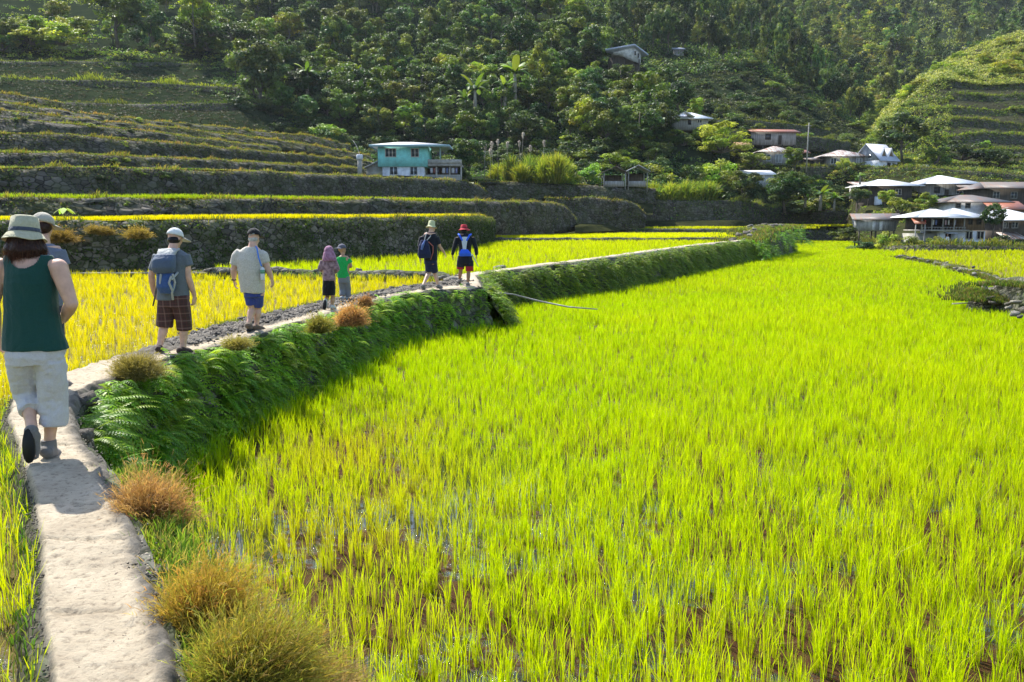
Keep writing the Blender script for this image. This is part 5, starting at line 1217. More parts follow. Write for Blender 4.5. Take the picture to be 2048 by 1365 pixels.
class House:
    def __init__(s, name, label, pxc, yb, D, rz=0.0, cat='house'):
        s.m = D/F; s.pxc = pxc; s.yb = yb; s.D = D; s.root = empty(name, tuple(A(pxc, yb, D)), rz, label, cat); s.ca = math.cos(rz) or 1
    def x(s, px): return (px-s.pxc)*s.m/s.ca
    def z(s, py): return (s.yb-py)*s.m
    def wall(s, x0, x1, y0, y1, m, dep=5, name='wall', yo=0.0, found=0.0):
        mb = MB(); mb.box(s.x(x0), s.x(x1), yo, yo+dep, s.z(y1)-found, s.z(y0)); mb.build(name, M[m], s.root); return s
    def win(s, x0, x1, y0, y1, n=2, yo=0.0, m='frame', pane='pane'):
        X0, X1, Z0, Z1 = s.x(x0), s.x(x1), s.z(y1), s.z(y0); t = 0.09; mb = MB()
        mb.box(X0-t, X1+t, yo-0.06, yo+0.02, Z1, Z1+t).box(X0-t, X1+t, yo-0.08, yo+0.02, Z0-t, Z0)
        mb.box(X0-t, X0, yo-0.059, yo+0.02, Z0, Z1).box(X1, X1+t, yo-0.059, yo+0.02, Z0, Z1)
        for i in range(1, n): xx = X0+(X1-X0)*i/n; mb.box(xx-0.05, xx+0.05, yo-0.05, yo+0.015, Z0, Z1)
        f = mb.build('window', M[m], s.root); MB().box(X0, X1, yo-0.03, yo+0.01, Z0, Z1).build('pane', M[pane], f)
    def door(s, x0, x1, y0, y1, m='dark', yo=0.0):
        MB().box(s.x(x0), s.x(x1), yo-0.04, yo+0.02, s.z(y1), s.z(y0)).build('door', M[m], s.root)
    def posts(s, xs, y0, y1, w=0.14, m='wood_dark', yo=0.0, dep=None, found=1.0):
        for x in xs:
            for yy in ([yo] if dep is None else [yo, yo+dep]):
                MB().box(s.x(x)-w/2, s.x(x)+w/2, yy-w/2, yy+w/2, s.z(y1)-found, s.z(y0)).build('post', M[m], s.root)
    def hip(s, xl, xr, ye, rl, rr, yr, m, dep=5, ov=0.8, yo=0.0, th=0.10, fascia=None, name='roof'):
        X0, X1, Z0, Z1 = s.x(xl), s.x(xr), s.z(ye), s.z(yr); R0, R1 = s.x(rl), s.x(rr); y0, y1 = yo-ov, yo+dep+ov; ym = (y0+y1)/2; mb = MB()
        a, b, c, d = (X0,y0,Z0), (X1,y0,Z0), (X1,y1,Z0), (X0,y1,Z0); e, f = (R0,ym,Z1), (R1,ym,Z1)
        mb.poly([a,b,f,e] , th); mb.poly([b,c,f], th); mb.poly([c,d,e,f], th); mb.poly([d,a,e], th)
        r = mb.build(name, M[m], s.root)
        if fascia: 
            q = MB(); h = 0.28; q.box(X0, X1, y0-0.04, y0-0.005, Z0-h, Z0+0.02).box(X0-0.04, X0-0.005, y0, y1, Z0-h, Z0+0.02).box(X1+0.005, X1+0.04, y0, y1, Z0-h, Z0+0.02); q.build('fascia', M[fascia], r)
        return r
    def gabx(s, xl, xr, ye, yr, m, dep=5, ov=0.6, yo=0.0, th=0.09, shift=0.0, name='roof'):
        """ridge parallel to the front"""
        X0, X1, Z0, Z1 = s.x(xl), s.x(xr), s.z(ye), s.z(yr); y0, y1 = yo-ov, yo+dep+ov; ym = (y0+y1)/2+shift; mb = MB()
        mb.poly([(X0,y0,Z0),(X1,y0,Z0),(X1,ym,Z1),(X0,ym,Z1)], th); mb.poly([(X0,ym+.002,Z1),(X1,ym+.002,Z1),(X1,y1,Z0),(X0,y1,Z0)], th)
        return mb.build(name, M[m], s.root)
    def gaby(s, xl, xr, ye, xm, yr, m, dep=5, ov=0.5, yo=0.0, th=0.09, fill=None):
        """gable facing the viewer"""
        X0, X1, XM, Z0, Z1 = s.x(xl), s.x(xr), s.x(xm), s.z(ye), s.z(yr); y0, y1 = yo-ov, yo+dep+ov; mb = MB()
        mb.poly([(X0,y0,Z0),(XM,y0,Z1),(XM,y1,Z1),(X0,y1,Z0)], th); mb.poly([(XM+.002,y0,Z1),(X1,y0,Z0),(X1,y1,Z0),(XM+.002,y1,Z1)], th)
        mb.build('roof', M[m], s.root)
        if fill: MB().poly([(X0+.3,yo,Z0),(X1-.3,yo,Z0),(XM,yo,Z1-.15)], dep, (0,1,0)).build('gable', M[fill], s.root)
    def shed(s, xl, xr, yf, yb_, m, dep=4, ov=0.4, yo=0.0, th=0.08, name='roof'):
        X0, X1, Z0, Z1 = s.x(xl), s.x(xr), s.z(yf), s.z(yb_); MB().poly([(X0,yo-ov,Z0),(X1,yo-ov,Z0),(X1,yo+dep+ov,Z1),(X0,yo+dep+ov,Z1)], th).build(name, M[m], s.root)
# turquoise house
h = House('two_storey_house', 'two-storey turquoise house with white ground floor and wide pale hipped roof', 810, 358, 121)
h.wall(766, 848, 334.5, 358, 'whitewash', dep=6.6, found=1.2); h.wall(758, 855, 294, 334.5, 'teal', dep=7, name='upper_wall', yo=-0.25)
h.hip(744, 899, 294, 790, 822, 283, 'tin_white', dep=7.4, ov=1.1, yo=-0.3, fascia='fascia')
h.win(773.5, 793, 301, 315.5, 3, yo=-0.25); h.win(824, 837.5, 301, 315.5, 2, yo=-0.25)
h.win(781, 795, 335.5, 350, 2, m='whitewash'); h.win(821, 834, 335.5, 350, 2, m='whitewash')
h.wall(856, 922, 321, 330.5, 'conc', dep=0.16, name='balcony_rail', yo=-0.3); h.wall(855.5, 922, 330.5, 333.5, 'conc', dep=5.5, name='balcony_floor', yo=-0.3)
h.wall(849, 921, 350, 358, 'block', dep=0.2, name='low_wall', yo=0.0, found=1.2); h.wall(849, 921, 333.5, 358, 'wood_brown', dep=0.15, name='back_wall', yo=4.2)
h.posts([872, 898, 920.5], 333.5, 358, m='conc', yo=0.1, w=0.22); h.posts([880], 294, 321, m='fascia', yo=-0.1, found=0)
h.wall(733, 765.5, 334, 358, 'block', dep=5, name='side_room', yo=0.6, found=1.2)
mb = MB(); mb.poly([(h.x(729),0.1,h.z(336)),(h.x(758.5),0.1,h.z(322)),(h.x(758.5),5.8,h.z(322)),(h.x(729),5.8,h.z(336))], 0.12); mb.build('side_roof', M['tin_gray'], h.root)
MB().poly([(h.x(733.5),0.7,h.z(334)),(h.x(764),0.7,h.z(334)),(h.x(758),0.7,h.z(323.5))], 4.6, (0,1,0)).build('side_gable', M['wood_gray'], h.root)
for px, w, c in ((862,5,(0.5,0.5,0.55)),(868,4,(0.35,0.12,0.1)),(874,4,(0.1,0.1,0.14)),(886,6,(0.55,0.55,0.6)),(893,4,(0.2,0.25,0.45)),(904,6,(0.6,0.6,0.65)),(911,4,(0.3,0.3,0.5))):
    mm = plain('cloth_%d' % px, c, 0.9); x0 = h.x(px); mb = MB(); mb.box(-w*h.m/2, w*h.m/2, -0.02, 0.02, -0.75, 0)
    o = mb.build('hanging_laundry', mm); o.location = Vector(h.root.location)+Vector((x0, 0.35, h.z(336.5))); tag(o, '%s cloth hung to dry under the balcony of the turquoise house, %s' % (('dark' if sum(c) < 0.5 else 'reddish' if c[0] > 2*c[2] else 'pale'), {862:'at its left end',868:'second from the left',874:'third from the left',886:'in the middle',893:'right of the middle',904:'second from the right',911:'at the right end'}[px]), 'laundry', 'laundry under the balcony')
o = empty('water_tank', tuple(A(720, 345, 120)), 0, 'small white water tank on a stand left of the turquoise house, with a thin aerial', 'water tank'); k = 120/F
mb = MB(); mb.tube([(0,0,24*k),(0,0,25*k),(0,0,33*k),(0,0,34*k)], [5*k,6.5*k,6.5*k,5*k], 14); mb.build('tank', M['whitewash'], o)
mb = MB(); mb.box(-4*k,4*k,-.3,.3,-1,24*k); mb.build('stand', M['conc'], o); MB().tube([(0,0,34*k),(-5*k,0,50*k),(-12*k,0,61*k)], [0.05,0.04,0.03], 5).build('aerial', M['frame'], o)
# white house on the knoll
h = House('hillside_house', 'white-walled house on stilts high on the forested knoll with a flat grey roof', 1252, 128, 199, 0.0)
mb = MB(); mb.poly([(h.x(1227),0,h.z(107)),(h.x(1267),0,h.z(97)),(h.x(1282),1.5,h.z(107)),(h.x(1282),1.5,h.z(126)),(h.x(1262),0,h.z(119)),(h.x(1240),0,h.z(109))], 6, (0,1,0)); mb.build('wall', M['whitewash'], h.root)
mb = MB(); a = [(h.x(1211),-1,h.z(102)),(h.x(1267),-1.2,h.z(93)),(h.x(1297),1.5,h.z(107.5)),(h.x(1285),8,h.z(101)),(h.x(1225),8,h.z(98))]; mb.poly(a, 0.35); mb.build('roof', M['tin_blue'], h.root)
h.win(1268, 1271, 105, 112, 1, yo=-0.02, m='frame'); h.win(1275, 1278, 108, 116, 1, yo=0.6, m='frame')
h.wall(1222, 1280, 112, 132, 'wood_dark', dep=4, name='underfloor', yo=1.6, found=3.0); h.posts([1228, 1250, 1278], 118, 130, yo=0.6, w=0.25, found=3)
# knoll-foot house with white roofs
h = House('small_house', 'small house with white twin peaked roofs above the bamboo clump', 1382, 250, 161)
h.wall(1352, 1415, 238, 250, 'wood_gray', dep=5, found=1); h.hip(1343, 1424, 238.5, 1372, 1388, 223, 'tin_white', dep=5.5, ov=0.7)
h.gaby(1345, 1386, 236, 1368, 227, 'tin_white', dep=2.0, ov=0.2, yo=-1.4); h.door(1376, 1382, 240, 250); h.win(1395, 1402, 241, 246, 2)
# grey stilt house
h = House('stilt_house', 'long grey wooden house on stilts with a thin rusty roof, upper village', 1547, 296, 176, 0.12)
h.wall(1503, 1592, 265, 290.5, 'wood_gray', dep=5.5); h.gabx(1499, 1600, 266, 258, 'tin_red', dep=5.5, ov=0.6)
h.win(1530, 1540, 270, 280, 2, m='wood_dark'); h.door(1556, 1563, 272, 290, 'wood_dark'); h.posts([1506,1525,1545,1565,1588], 290, 297, dep=5, w=0.2)
# rusty hip house beneath it
h = House('rusty_roof_house', 'house with a rusty streaked hip roof just below the grey stilt house', 1560, 328, 168)
h.wall(1523, 1602, 304, 328, 'wood_gray', dep=6, found=1); h.hip(1513, 1586, 305, 1553, 1561, 291.5, 'tin_rust', dep=6, ov=0.7); h.gabx(1575, 1620, 306.5, 299, 'tin_red', dep=4.6, ov=0.5, yo=0.6)
h.win(1527, 1540, 311, 322, 2, m='whitewash'); h.win(1551, 1563, 311, 325, 2, m='whitewash', pane='sheetwall'); h.door(1586, 1594, 311, 328, 'wood_dark')
h = House('thatched_hut', 'tiny open hut with a brown thatched roof right of the bamboo', 1482, 314, 167, 0.1, 'hut')
h.gabx(1460, 1502, 297, 284.5, 'thatch', dep=2.6, ov=0.5); h.posts([1468, 1496], 297, 314, dep=2.6); h.wall(1470, 1494, 303, 314, 'wood_dark', dep=2, yo=0.3)
h = House('lean_to', 'small brown lean-to beside the utility pole', 1628, 333, 165, 0, 'shed')
h.shed(1612, 1645, 320, 313, 'tin_brown', dep=3.5); h.wall(1616, 1642, 319, 333, 'wood_dark', dep=3.4, found=1); h.door(1620, 1627, 322, 333)
h = House('wide_roof_house', 'house with wide rust streaked hip roof left of the steep metal roofed house', 1696, 335, 165)
h.wall(1655, 1738, 313, 335, 'wood_gray', dep=6.5, found=1); h.hip(1641, 1744, 314, 1688, 1696, 299, 'tin_rust', dep=6.8, ov=0.8)
h.win(1662, 1672, 318, 328, 2, m='whitewash'); h.win(1712, 1722, 318, 328, 2, m='whitewash', pane='sheetwall'); h.door(1684, 1692, 318, 335)
# A-frame with dormers
h = House('steep_roof_house', 'small house with steep shining metal roof and two triangular dormers', 1776, 337, 163, 0.45)
k = h.m; L = 25*k; Dp = 3.1
mb = MB(); mb.box(-L, L, 0, 2*Dp, -1, 15*k); mb.build('wall', M['whitewash'], h.root)
zr, ze = 49*k, 14*k
mb = MB(); mb.poly([(-L-.3,-.5,ze),(L+.3,-.5,ze),(L+.3,Dp,zr),(-L-.3,Dp,zr)], 0.1); mb.poly([(-L-.3,Dp+.002,zr),(L+.3,Dp+.002,zr),(L+.3,2*Dp+.5,ze),(-L-.3,2*Dp+.5,ze)], 0.1); mb.build('roof', M['tin_blue'], h.root)
mb = MB(); mb.poly([(-L,0.1,15*k),(-L,2*Dp-.1,15*k),(-L,Dp,zr-.25)], 0.15, (1,0,0)); mb.build('gable', M['sheetwall'], h.root)
mb = MB(); mb.poly([(L-.15,0.1,15*k),(L-.15,2*Dp-.1,15*k),(L-.15,Dp,zr-.25)], 0.15, (1,0,0)); mb.build('gable', M['sheetwall'], h.root)
for xx in (-0.75, 1.15):
    d0 = MB(); w = 0.72; zb, zt = 22*k, 40*k; yf = 0.35
    d0.poly([(xx-w,yf,zb),(xx,yf,zt),(xx,Dp*0.9,zt),(xx-w,Dp*0.4,zb)], 0.06); d0.poly([(xx+.002,yf,zt),(xx+w,yf,zb),(xx+w,Dp*0.4,zb),(xx+.002,Dp*0.9,zt)], 0.06)
    dd = d0.build('dormer', M['tin_white'], h.root); MB().poly([(xx-w*.8,yf+.15,zb),(xx+w*.8,yf+.15,zb),(xx,yf+.15,zt-.3)], 0.08, (0,1,0)).build('dormer_window', M['wood_brown'], dd)
for yy in (1.9, 3.6): MB().box(-L-.05, -L+.01, yy, yy+.7, 21*k, 28*k).build('window', M['pane'], h.root)
MB().box(-0.3, 0.6, -0.05, 0.02, -0.3, 11*k).build('door', M['dark'], h.root); MB().box(1.2, 1.9, -0.05, 0.02, 5*k, 10*k).build('window', M['pane'], h.root)
# small white roof shed
h = House('garden_shed', 'low shed with a small bright white sloping roof among the garden trees', 1522, 360, 153, 0, 'shed')
h.shed(1489, 1553, 350, 339, 'tin_white', dep=3.6); h.wall(1496, 1548, 349, 360, 'sheetwall', dep=3.4, found=1.2)
# twin open huts
for (xl, xr, xm, ye, yr, lb) in ((1202,1256,1231,347,333.5,'left one of the two open gabled huts in the centre, rusty roof edge'),(1251,1300,1276,344,331.5,'right one of the two open gabled huts in the centre, paler roof edge')):
    h = House('open_hut', lb, (xl+xr)/2, 371, 127, 0.0, 'hut'); h.gaby(xl, xr, ye, xm, yr, 'tin_brown' if xl < 1210 else 'tin_gray', dep=3.4, ov=0.35)
    h.posts([xl+6, xr-6], ye, 371, dep=3.2, w=0.12, m='wood_gray'); h.wall(xl+6, xr-8, 363, 371, 'wood_gray', dep=0.2, name='low_wall', found=0.2); h.wall(xl+8, xr-8, ye+2, 371, 'wood_dark', dep=0.1, name='back_wall', yo=3.3)
# white hip roofs, second level
h = House('white_roof_house', 'house with broad bright white hip roof, left one of the middle level pair', 1781, 408, 136)
h.hip(1724, 1841, 373, 1768, 1789, 359, 'tin_white', dep=6, ov=1.2); h.wall(1740, 1822, 373, 408, 'wood_dark', dep=5.5, found=1.5); h.win(1790, 1800, 380, 390, 2); h.wall(1748, 1762, 394, 408, 'whitewash', dep=0.3, yo=-0.4, name='side_panel', found=1)
h.posts([1734, 1832], 373, 408, w=0.15, yo=-0.6); h.win(1768, 1778, 380, 390, 2, m='wood_gray')
h = House('rusty_shed', 'little rust striped roof tucked behind the left white hip roof', 1726, 385, 141, 0, 'shed')
h.shed(1709, 1745, 371, 363, 'tin_rust', dep=3); h.wall(1712, 1742, 370, 385, 'wood_gray', dep=2.8, found=1)
h = House('white_roof_house', 'house with tall bright white pyramid roof, right one of the middle level pair', 1900, 402, 138)
h.hip(1842, 1960, 369, 1892, 1902, 350.5, 'tin_white', dep=7, ov=1.2); h.wall(1858, 1946, 369, 402, 'wood_gray', dep=6, found=1.5); h.win(1868, 1878, 376, 386, 2, m='wood_dark'); h.door(1888, 1896, 380, 402, 'wood_dark')
h.shed(1901, 1965, 377, 369.5, 'tin_brown', dep=1.2, ov=0.3, yo=-2.2, name='porch_roof'); h.posts([1905, 1934, 1961], 376, 402, w=0.13, yo=-2.0); h.win(1912, 1922, 380, 388, 2, m='whitewash')
h = House('long_dark_house', 'long dark house with a grey brown roof at the right edge', 2022, 420, 127)
h.hip(1960, 2095, 378, 1978, 2075, 364, 'tin_brown', dep=6, ov=0.9); h.wall(1968, 2088, 378, 420, 'wood_dark', dep=6, found=1.5); h.win(1985, 1996, 386, 397, 2, m='wood_gray'); h.win(2020, 2031, 386, 397, 2, m='wood_gray'); h.posts([2044], 390, 420, m='conc', yo=-0.8, w=0.25)
h = House('red_roof_house', 'house with faded brown hip roof and rust red lower roof behind the front house', 1953, 424, 113)
h.hip(1886, 2020, 405, 1942, 1968, 389.5, 'tin_brown', dep=6.5, ov=0.9); h.wall(1902, 2008, 405, 424, 'whitewash', dep=6, found=1.5); h.win(1912, 1920, 408, 416, 1, m='wood_gray'); h.win(1931, 1939, 408, 416, 1, m='wood_gray')
h.shed(1957, 2030, 420, 403.5, 'tin_red', dep=2.4, ov=0.2, yo=-3.0, name='lower_roof'); h.wall(1962, 2026, 420, 427, 'wood_brown', dep=2.2, yo=-2.8, name='annex_wall', found=1)
# the front house
h = House('front_house', 'two-storey village house nearest the rice, white double hip roof over an open upper porch', 1900, 493, 94)
h.hip(1825, 1930, 435, 1876, 1890, 419, 'tin_white', dep=5.2, ov=0.9); h.hip(1885, 1968, 436, 1924, 1930, 417.5, 'tin_white', dep=5.4, ov=0.95)
h.wall(1924, 1966, 436, 461, 'wood_brown', dep=5, name='upper_wall'); h.win(1934, 1940, 441, 449, 2, m='wood_dark'); h.win(1950, 1957, 441, 449, 2, m='wood_dark')
h.wall(1838, 1924, 436, 461, 'wood_dark', dep=0.2, yo=3.4, name='back_wall'); h.wall(1836, 1931, 460.5, 463, 'conc', dep=4.2, yo=-0.5, name='balcony_floor'); h.wall(1838, 1925, 455, 456, 'wood_gray', dep=0.06, yo=-0.4, name='railing')
for xx in range(1840, 1925, 6): h.posts([xx], 455.5, 460.5, w=0.05, m='wood_gray', yo=-0.4, found=0)
h.posts([1838, 1858, 1880, 1902, 1922], 436, 460.5, w=0.11, m='wood_gray', yo=-0.35, found=0)
h.wall(1880, 1968, 463, 493, 'whitewash', dep=4.8, found=1.0, name='lower_wall'); h.wall(1838, 1880, 468, 493, 'block', dep=3.5, yo=0.8, found=1.0, name='side_wall')
h.win(1930.5, 1941.5, 464.5, 478, 2, m='conc', pane='dark'); h.win(1953, 1964, 464.5, 478, 2, m='conc', pane='dark'); h.door(1889, 1900, 468, 492); h.wall(1901, 1921, 466, 485, 'sheetwall', dep=0.08, yo=-0.12, name='panel')
h.shed(1885, 1906, 466.5, 465, 'tin_gray', dep=0.8, ov=0.1, yo=-1.0, name='awning')
mb = MB(); mb.poly([(h.x(1817),-1.2,h.z(448)),(h.x(1840),-1.2,h.z(448)),(h.x(1844),0.8,h.z(437)),(h.x(1826),0.8,h.z(437))], 0.07); mb.build('side_awning', M['tin_red'], h.root); h.posts([1820, 1838], 448, 493, w=0.09, yo=-1.1, m='wood_gray', found=0.8)
for px, w, c in ((1850,3,(0.5,0.1,0.1)),(1866,4,(0.6,0.6,0.62)),(1872,3,(0.15,0.2,0.45)),(1891,3,(0.5,0.35,0.4)),(1897,3,(0.6,0.6,0.6)),(1909,4,(0.35,0.35,0.5))):
    o = MB().box(-w*h.m/2, w*h.m/2, -0.02, 0.02, -0.55, 0).build('hanging_laundry', plain('cloth%d' % px, c, 0.9)); o.location = Vector(h.root.location)+Vector((h.x(px), 0.3, h.z(441)))
    tag(o, 'cloth drying on the upper porch of the front house, %s' % {1850:'red leftmost one',1866:'white one by the middle post',1872:'blue one',1891:'pinkish one',1897:'white one near the right post',1909:'lilac rightmost one'}[px], 'laundry', 'laundry on the upper porch')
h = House('right_house', 'house with a white ribbed hip roof cut off by the right picture edge', 2036, 482, 97)
h.hip(1986, 2096, 441, 2018, 2040, 419, 'tin_white', dep=6, ov=0.9); h.wall(1996, 2088, 441, 482, 'wood_dark', dep=5.5, found=1.2); h.win(2022, 2032, 446, 456, 2, m='wood_gray'); h.win(2006, 2013, 446, 456, 2, m='wood_gray')
h.shed(1988, 2028, 477, 465, 'tin_rust', dep=1.8, ov=0.2, yo=-2.3, name='low_roof'); h.wall(1992, 2024, 476, 484, 'wood_brown', dep=1.6, yo=-2.1, name='low_shed_wall', found=1)
# tin shed
h = House('tin_shed', 'grey tin-walled shed on short stilts at the far end of the green field', 1752, 476, 100, -0.22, 'shed')
mb = MB(); X = h.x; Z = h.z; b4 = [(X(1720),0.25,Z(463)),(X(1787),0.25,Z(463)),(X(1787),3.0,Z(463)),(X(1720),3.0,Z(463))]; t4 = [(X(1713),0,Z(439)),(X(1792),0,Z(439)),(X(1792),3.3,Z(439)),(X(1713),3.3,Z(439))]
mb.add(b4+t4, [(3,2,1,0),(4,5,6,7),(0,1,5,4),(1,2,6,5),(2,3,7,6),(3,0,4,7)]); mb.build('wall', M['sheetwall'], h.root)
h.gabx(1706, 1797, 440, 428, 'tin_brown', dep=3.3, ov=0.45); h.posts([1722, 1752, 1785], 463, 478, dep=2.6, yo=0.4, w=0.16, found=1.2)
for x0, x1 in ((1744, 1750), (1757, 1763)): MB().box(X(x0), X(x1), 0.0, 0.16, Z(461), Z(441)).build('panel', M['whitewash'], h.root)
# loose structures
h = House('tin_fence', 'row of patched tin and board fencing right of the steep roofed house', 1850, 343, 160, 0, 'fence')
for i, (x0, x1, yt, m_) in enumerate(((1812,1822,331,'wood_brown'),(1823,1832,334,'sheetwall'),(1833,1838,332,'wood_brown'),(1839,1846,333,'whitewash'),(1847,1857,330,'sheetwall'),(1858,1870,333,'sheetwall'))): h.wall(x0, x1, yt, 343, m_, dep=0.08, name='panel', yo=0.05*i, found=0.8)
h = House('hilltop_house', 'barely visible rusty roof among the trees at the top edge of the picture', 1015, 8, 285); h.gabx(990, 1040, 2, -10, 'tin_red', dep=6); h.wall(996, 1034, 2, 14, 'whitewash', dep=6, found=2)
h = House('wooden_hut', 'small grey hut roof half hidden in the shrubs of the dark middle slope', 1357, 108, 252, 0, 'hut'); h.gabx(1346, 1370, 100, 94, 'tin_blue', dep=4); h.wall(1349, 1367, 100, 110, 'wood_gray', dep=4, found=2)
o = empty('utility_pole', tuple(A(1613, 334, 163)), 0, 'tall thin pale utility pole between the rusty roofs', 'utility pole'); k = 163/F
MB().tube([(0,0,-1),(0.02,0,40*k),(0.1,0,84*k)], [0.16,0.13,0.09], 8).build('pole', M['conc'], o); MB().box(-0.5,0.7,-0.05,0.05,78*k,79*k).build('crossarm', M['conc'], o)
o = empty('aerial_mast', tuple(A(2004, 482, 93)), 0, 'thin mast with a television aerial left of the right white roof', 'mast'); k = 93/F
MB().tube([(0,0,-.5),(0,0,65*k)], [0.045,0.03], 6).build('mast', M['wood_gray'], o)
mb = MB(); mb.tube([(-0.3,0,62*k),(0.5,0,66*k)], [0.02,0.02], 5)
for i in range(5): mb.tube([(-0.25+i*.16,-.25,62.5*k+i*.8*k),(-0.25+i*.16,.25,62.5*k+i*.8*k)], [0.015,0.015], 4)
mb.build('aerial', M['frame'], o)
# poles in the fields
mb = MB(); p0 = G(968,583,-0.25); p1 = A(1080,603,25.5); p2 = A(1195,619,24.5)
pts = [p0, p0*0.5+p1*0.5+np.array([0,0,0.06]), p1, p1*0.5+p2*0.5-np.array([0,0,0.05]), p2]
mb.tube([tuple(p) for p in pts], [0.026,0.025,0.024,0.022,0.016], 7); tag(mb.build('bamboo_pole', M['wood_gray']), 'long grey bamboo pole reaching from the wall corner down into the green rice', 'pole')
mb = MB(); mb.tube([tuple(A(120,547,30.9)), tuple(A(300,546.5,30.7)), tuple(A(475,546.5,30.2))], 0.035, 7); tag(mb.build('water_pipe', M['conc']), 'straight thin grey pipe running along the far edge of the golden field', 'pipe')
mb = MB(); mb.tube([tuple(A(1905,608,27.6)), tuple(A(1945,606,28.2))], 0.02, 6); tag(mb.build('thin_stick', M['frame']), 'thin pale stick lying in the rice by the rubble mound', 'stick')
# stones
M['rock'] = plain('field_stone', (0.20,0.19,0.165), 0.95, nscale=5, namp=0.5, bmp=0.6)
M['rock_dark'] = plain('dark_stone', (0.11,0.10,0.085), 0.95, nscale=7, namp=0.5, bmp=0.6)
def rock_mesh(seed):
    r = np.random.default_rng(seed); V = []; Fq = []; n, mr = 10, 7
    for i in range(mr+1):
        th = math.pi*i/mr
        for j in range(n):
            ph = 2*math.pi*j/n; d = np.array([math.sin(th)*math.cos(ph), math.sin(th)*math.sin(ph), math.cos(th)]); k = 1+0.5*float(fbm(d[0]*1.9+seed*5+d[2], d[1]*1.9+d[2]*1.7, seed)); d = np.sign(d)*np.abs(d)**0.62; V.append(d*k*np.array([0.42,0.34,0.2]))
    for i in range(mr):
        for j in range(n): Fq.append([i*n+j, i*n+(j+1)%n, (i+1)*n+(j+1)%n, (i+1)*n+j])
    return np.array(V), np.array(Fq)
rocks = [rock_mesh(i) for i in range(4)]; rock_obs = {}
def rock(P, s, dark, label, group, name='stone'):
    k = (random.randrange(4), dark)
    if k not in rock_obs: ob = mk(name, *rocks[k[0]], M['rock_dark' if dark else 'rock']); rock_obs[k] = ob
    else: ob = rock_obs[k].copy(); scene.collection.objects.link(ob)
    ob.location = tuple(P); ob.scale = (s*random.uniform(.8,1.3), s*random.uniform(.8,1.3), s*random.uniform(.7,1.1)); ob.rotation_euler = (random.uniform(-.3,.3), random.uniform(-.3,.3), random.uniform(0,6.28))
    return tag(ob, label, 'stone', group)
for i in range(46):
    P, O, u = along(tB1, 1, 0.2, 0.0); P[0,2] = random.uniform(-0.02, 0.1); rock(P[0], random.uniform(0.15,0.32), random.random() < 0.6, 'stone in the low bund between the golden and the green field', 'stones of the field bund')
for i in range(40):
    t = random.random(); P, O, u = along(tB4, 1, 0.25, 0.0); P[0,2] = -0.95+random.uniform(0,.12); rock(P[0], random.uniform(0.2,0.45), random.random() < 0.5, 'rubble stone on the bund at the right side of the green field', 'stones of the right bund')
for i in range(34):
    px = random.uniform(1950, 2080); P = G(px, 570+(px-1950)*0.5+random.uniform(-8, 34), -0.85); P[2] += random.uniform(0, .25); rock(P, random.uniform(0.15,0.4), random.random() < 0.5, 'rubble stone on the weedy mound at the right picture edge', 'stones of the right mound')
for i in range(26):
    P, O, u = along(tH2, 1, 0.9, 0.15); rock(P[0], random.uniform(0.3,0.8), random.random() < 0.6, 'pale stone on the mound where the path wall ends', 'stones of the wall-end mound')
for i in range(60):
    P, O, u = along(L1[12:], 1, 0.13, 0.0, side=0.28); P[0,2] = 0.03; rock(P[0], random.uniform(0.12,0.28), True, 'dark stone set in the rough left side of the footpath', 'stones of the footpath')
for (px,py,s,lb) in ((1000,538,0.6,'flat pale stone at the path corner by the man in the red hat'),(905,560,0.5,'pale boulder where the bund meets the path'),(885,556,0.45,'rounded stone left of the path corner')): rock(G(px,py,0.02), s, False, lb, None)
rock(G(165,806,-0.10), 0.40, True, 'dark squared boulder at the path edge right of the woman\'s knees', None, 'boulder')
rock(G(158,874,-0.09), 0.3, True, 'grey boulder half buried at the path edge beside the woman\'s shoes', None, 'boulder')
rock(G(322,1142,-0.10), 0.16, True, 'small grey stone at the path edge between the two brown tussocks', None, 'stone')
# ================================================================ PEOPLE
def skin_mat(name, col):
    m, n, l, b = nt(name); t = tex(n, l, 'Noise', 14, coords(n), Detail=4.0)
    l.new(ramp(n, l, t.outputs['Fac'], [(0.35, tuple(c*0.85 for c in col)), (0.65, tuple(min(1, c*1.08) for c in col))]), b.inputs['Base Color'])
    b.inputs['Roughness'].default_value = 0.5; b.inputs['Subsurface Weight'].default_value = 0.12; b.inputs['Subsurface Radius'].default_value = (0.02,0.008,0.004); return m
def cloth(name, col, col2=None, sc=60, fold=9, rough=0.9, transl=0.0):
    m, n, l, b = nt(name); co = coords(n); t = tex(n, l, 'Noise', sc, co, Detail=3.0); f = tex(n, l, 'Noise', fold, co, Detail=4.0, Roughness=0.6, Distortion=1.2)
    c2 = col2 or tuple(min(1, c*1.08) for c in col)
    l.new(ramp(n, l, t.outputs['Fac'], [(0.35, tuple(c*0.95 for c in col)), (0.65, c2)]), b.inputs['Base Color'])
    b.inputs['Roughness'].default_value = rough; b.inputs['Sheen Weight'].default_value = 0.15; b.inputs['Specular IOR Level'].default_value = 0.2
    bump(n, l, b, f.outputs['Fac'], 0.5, 0.05); return m
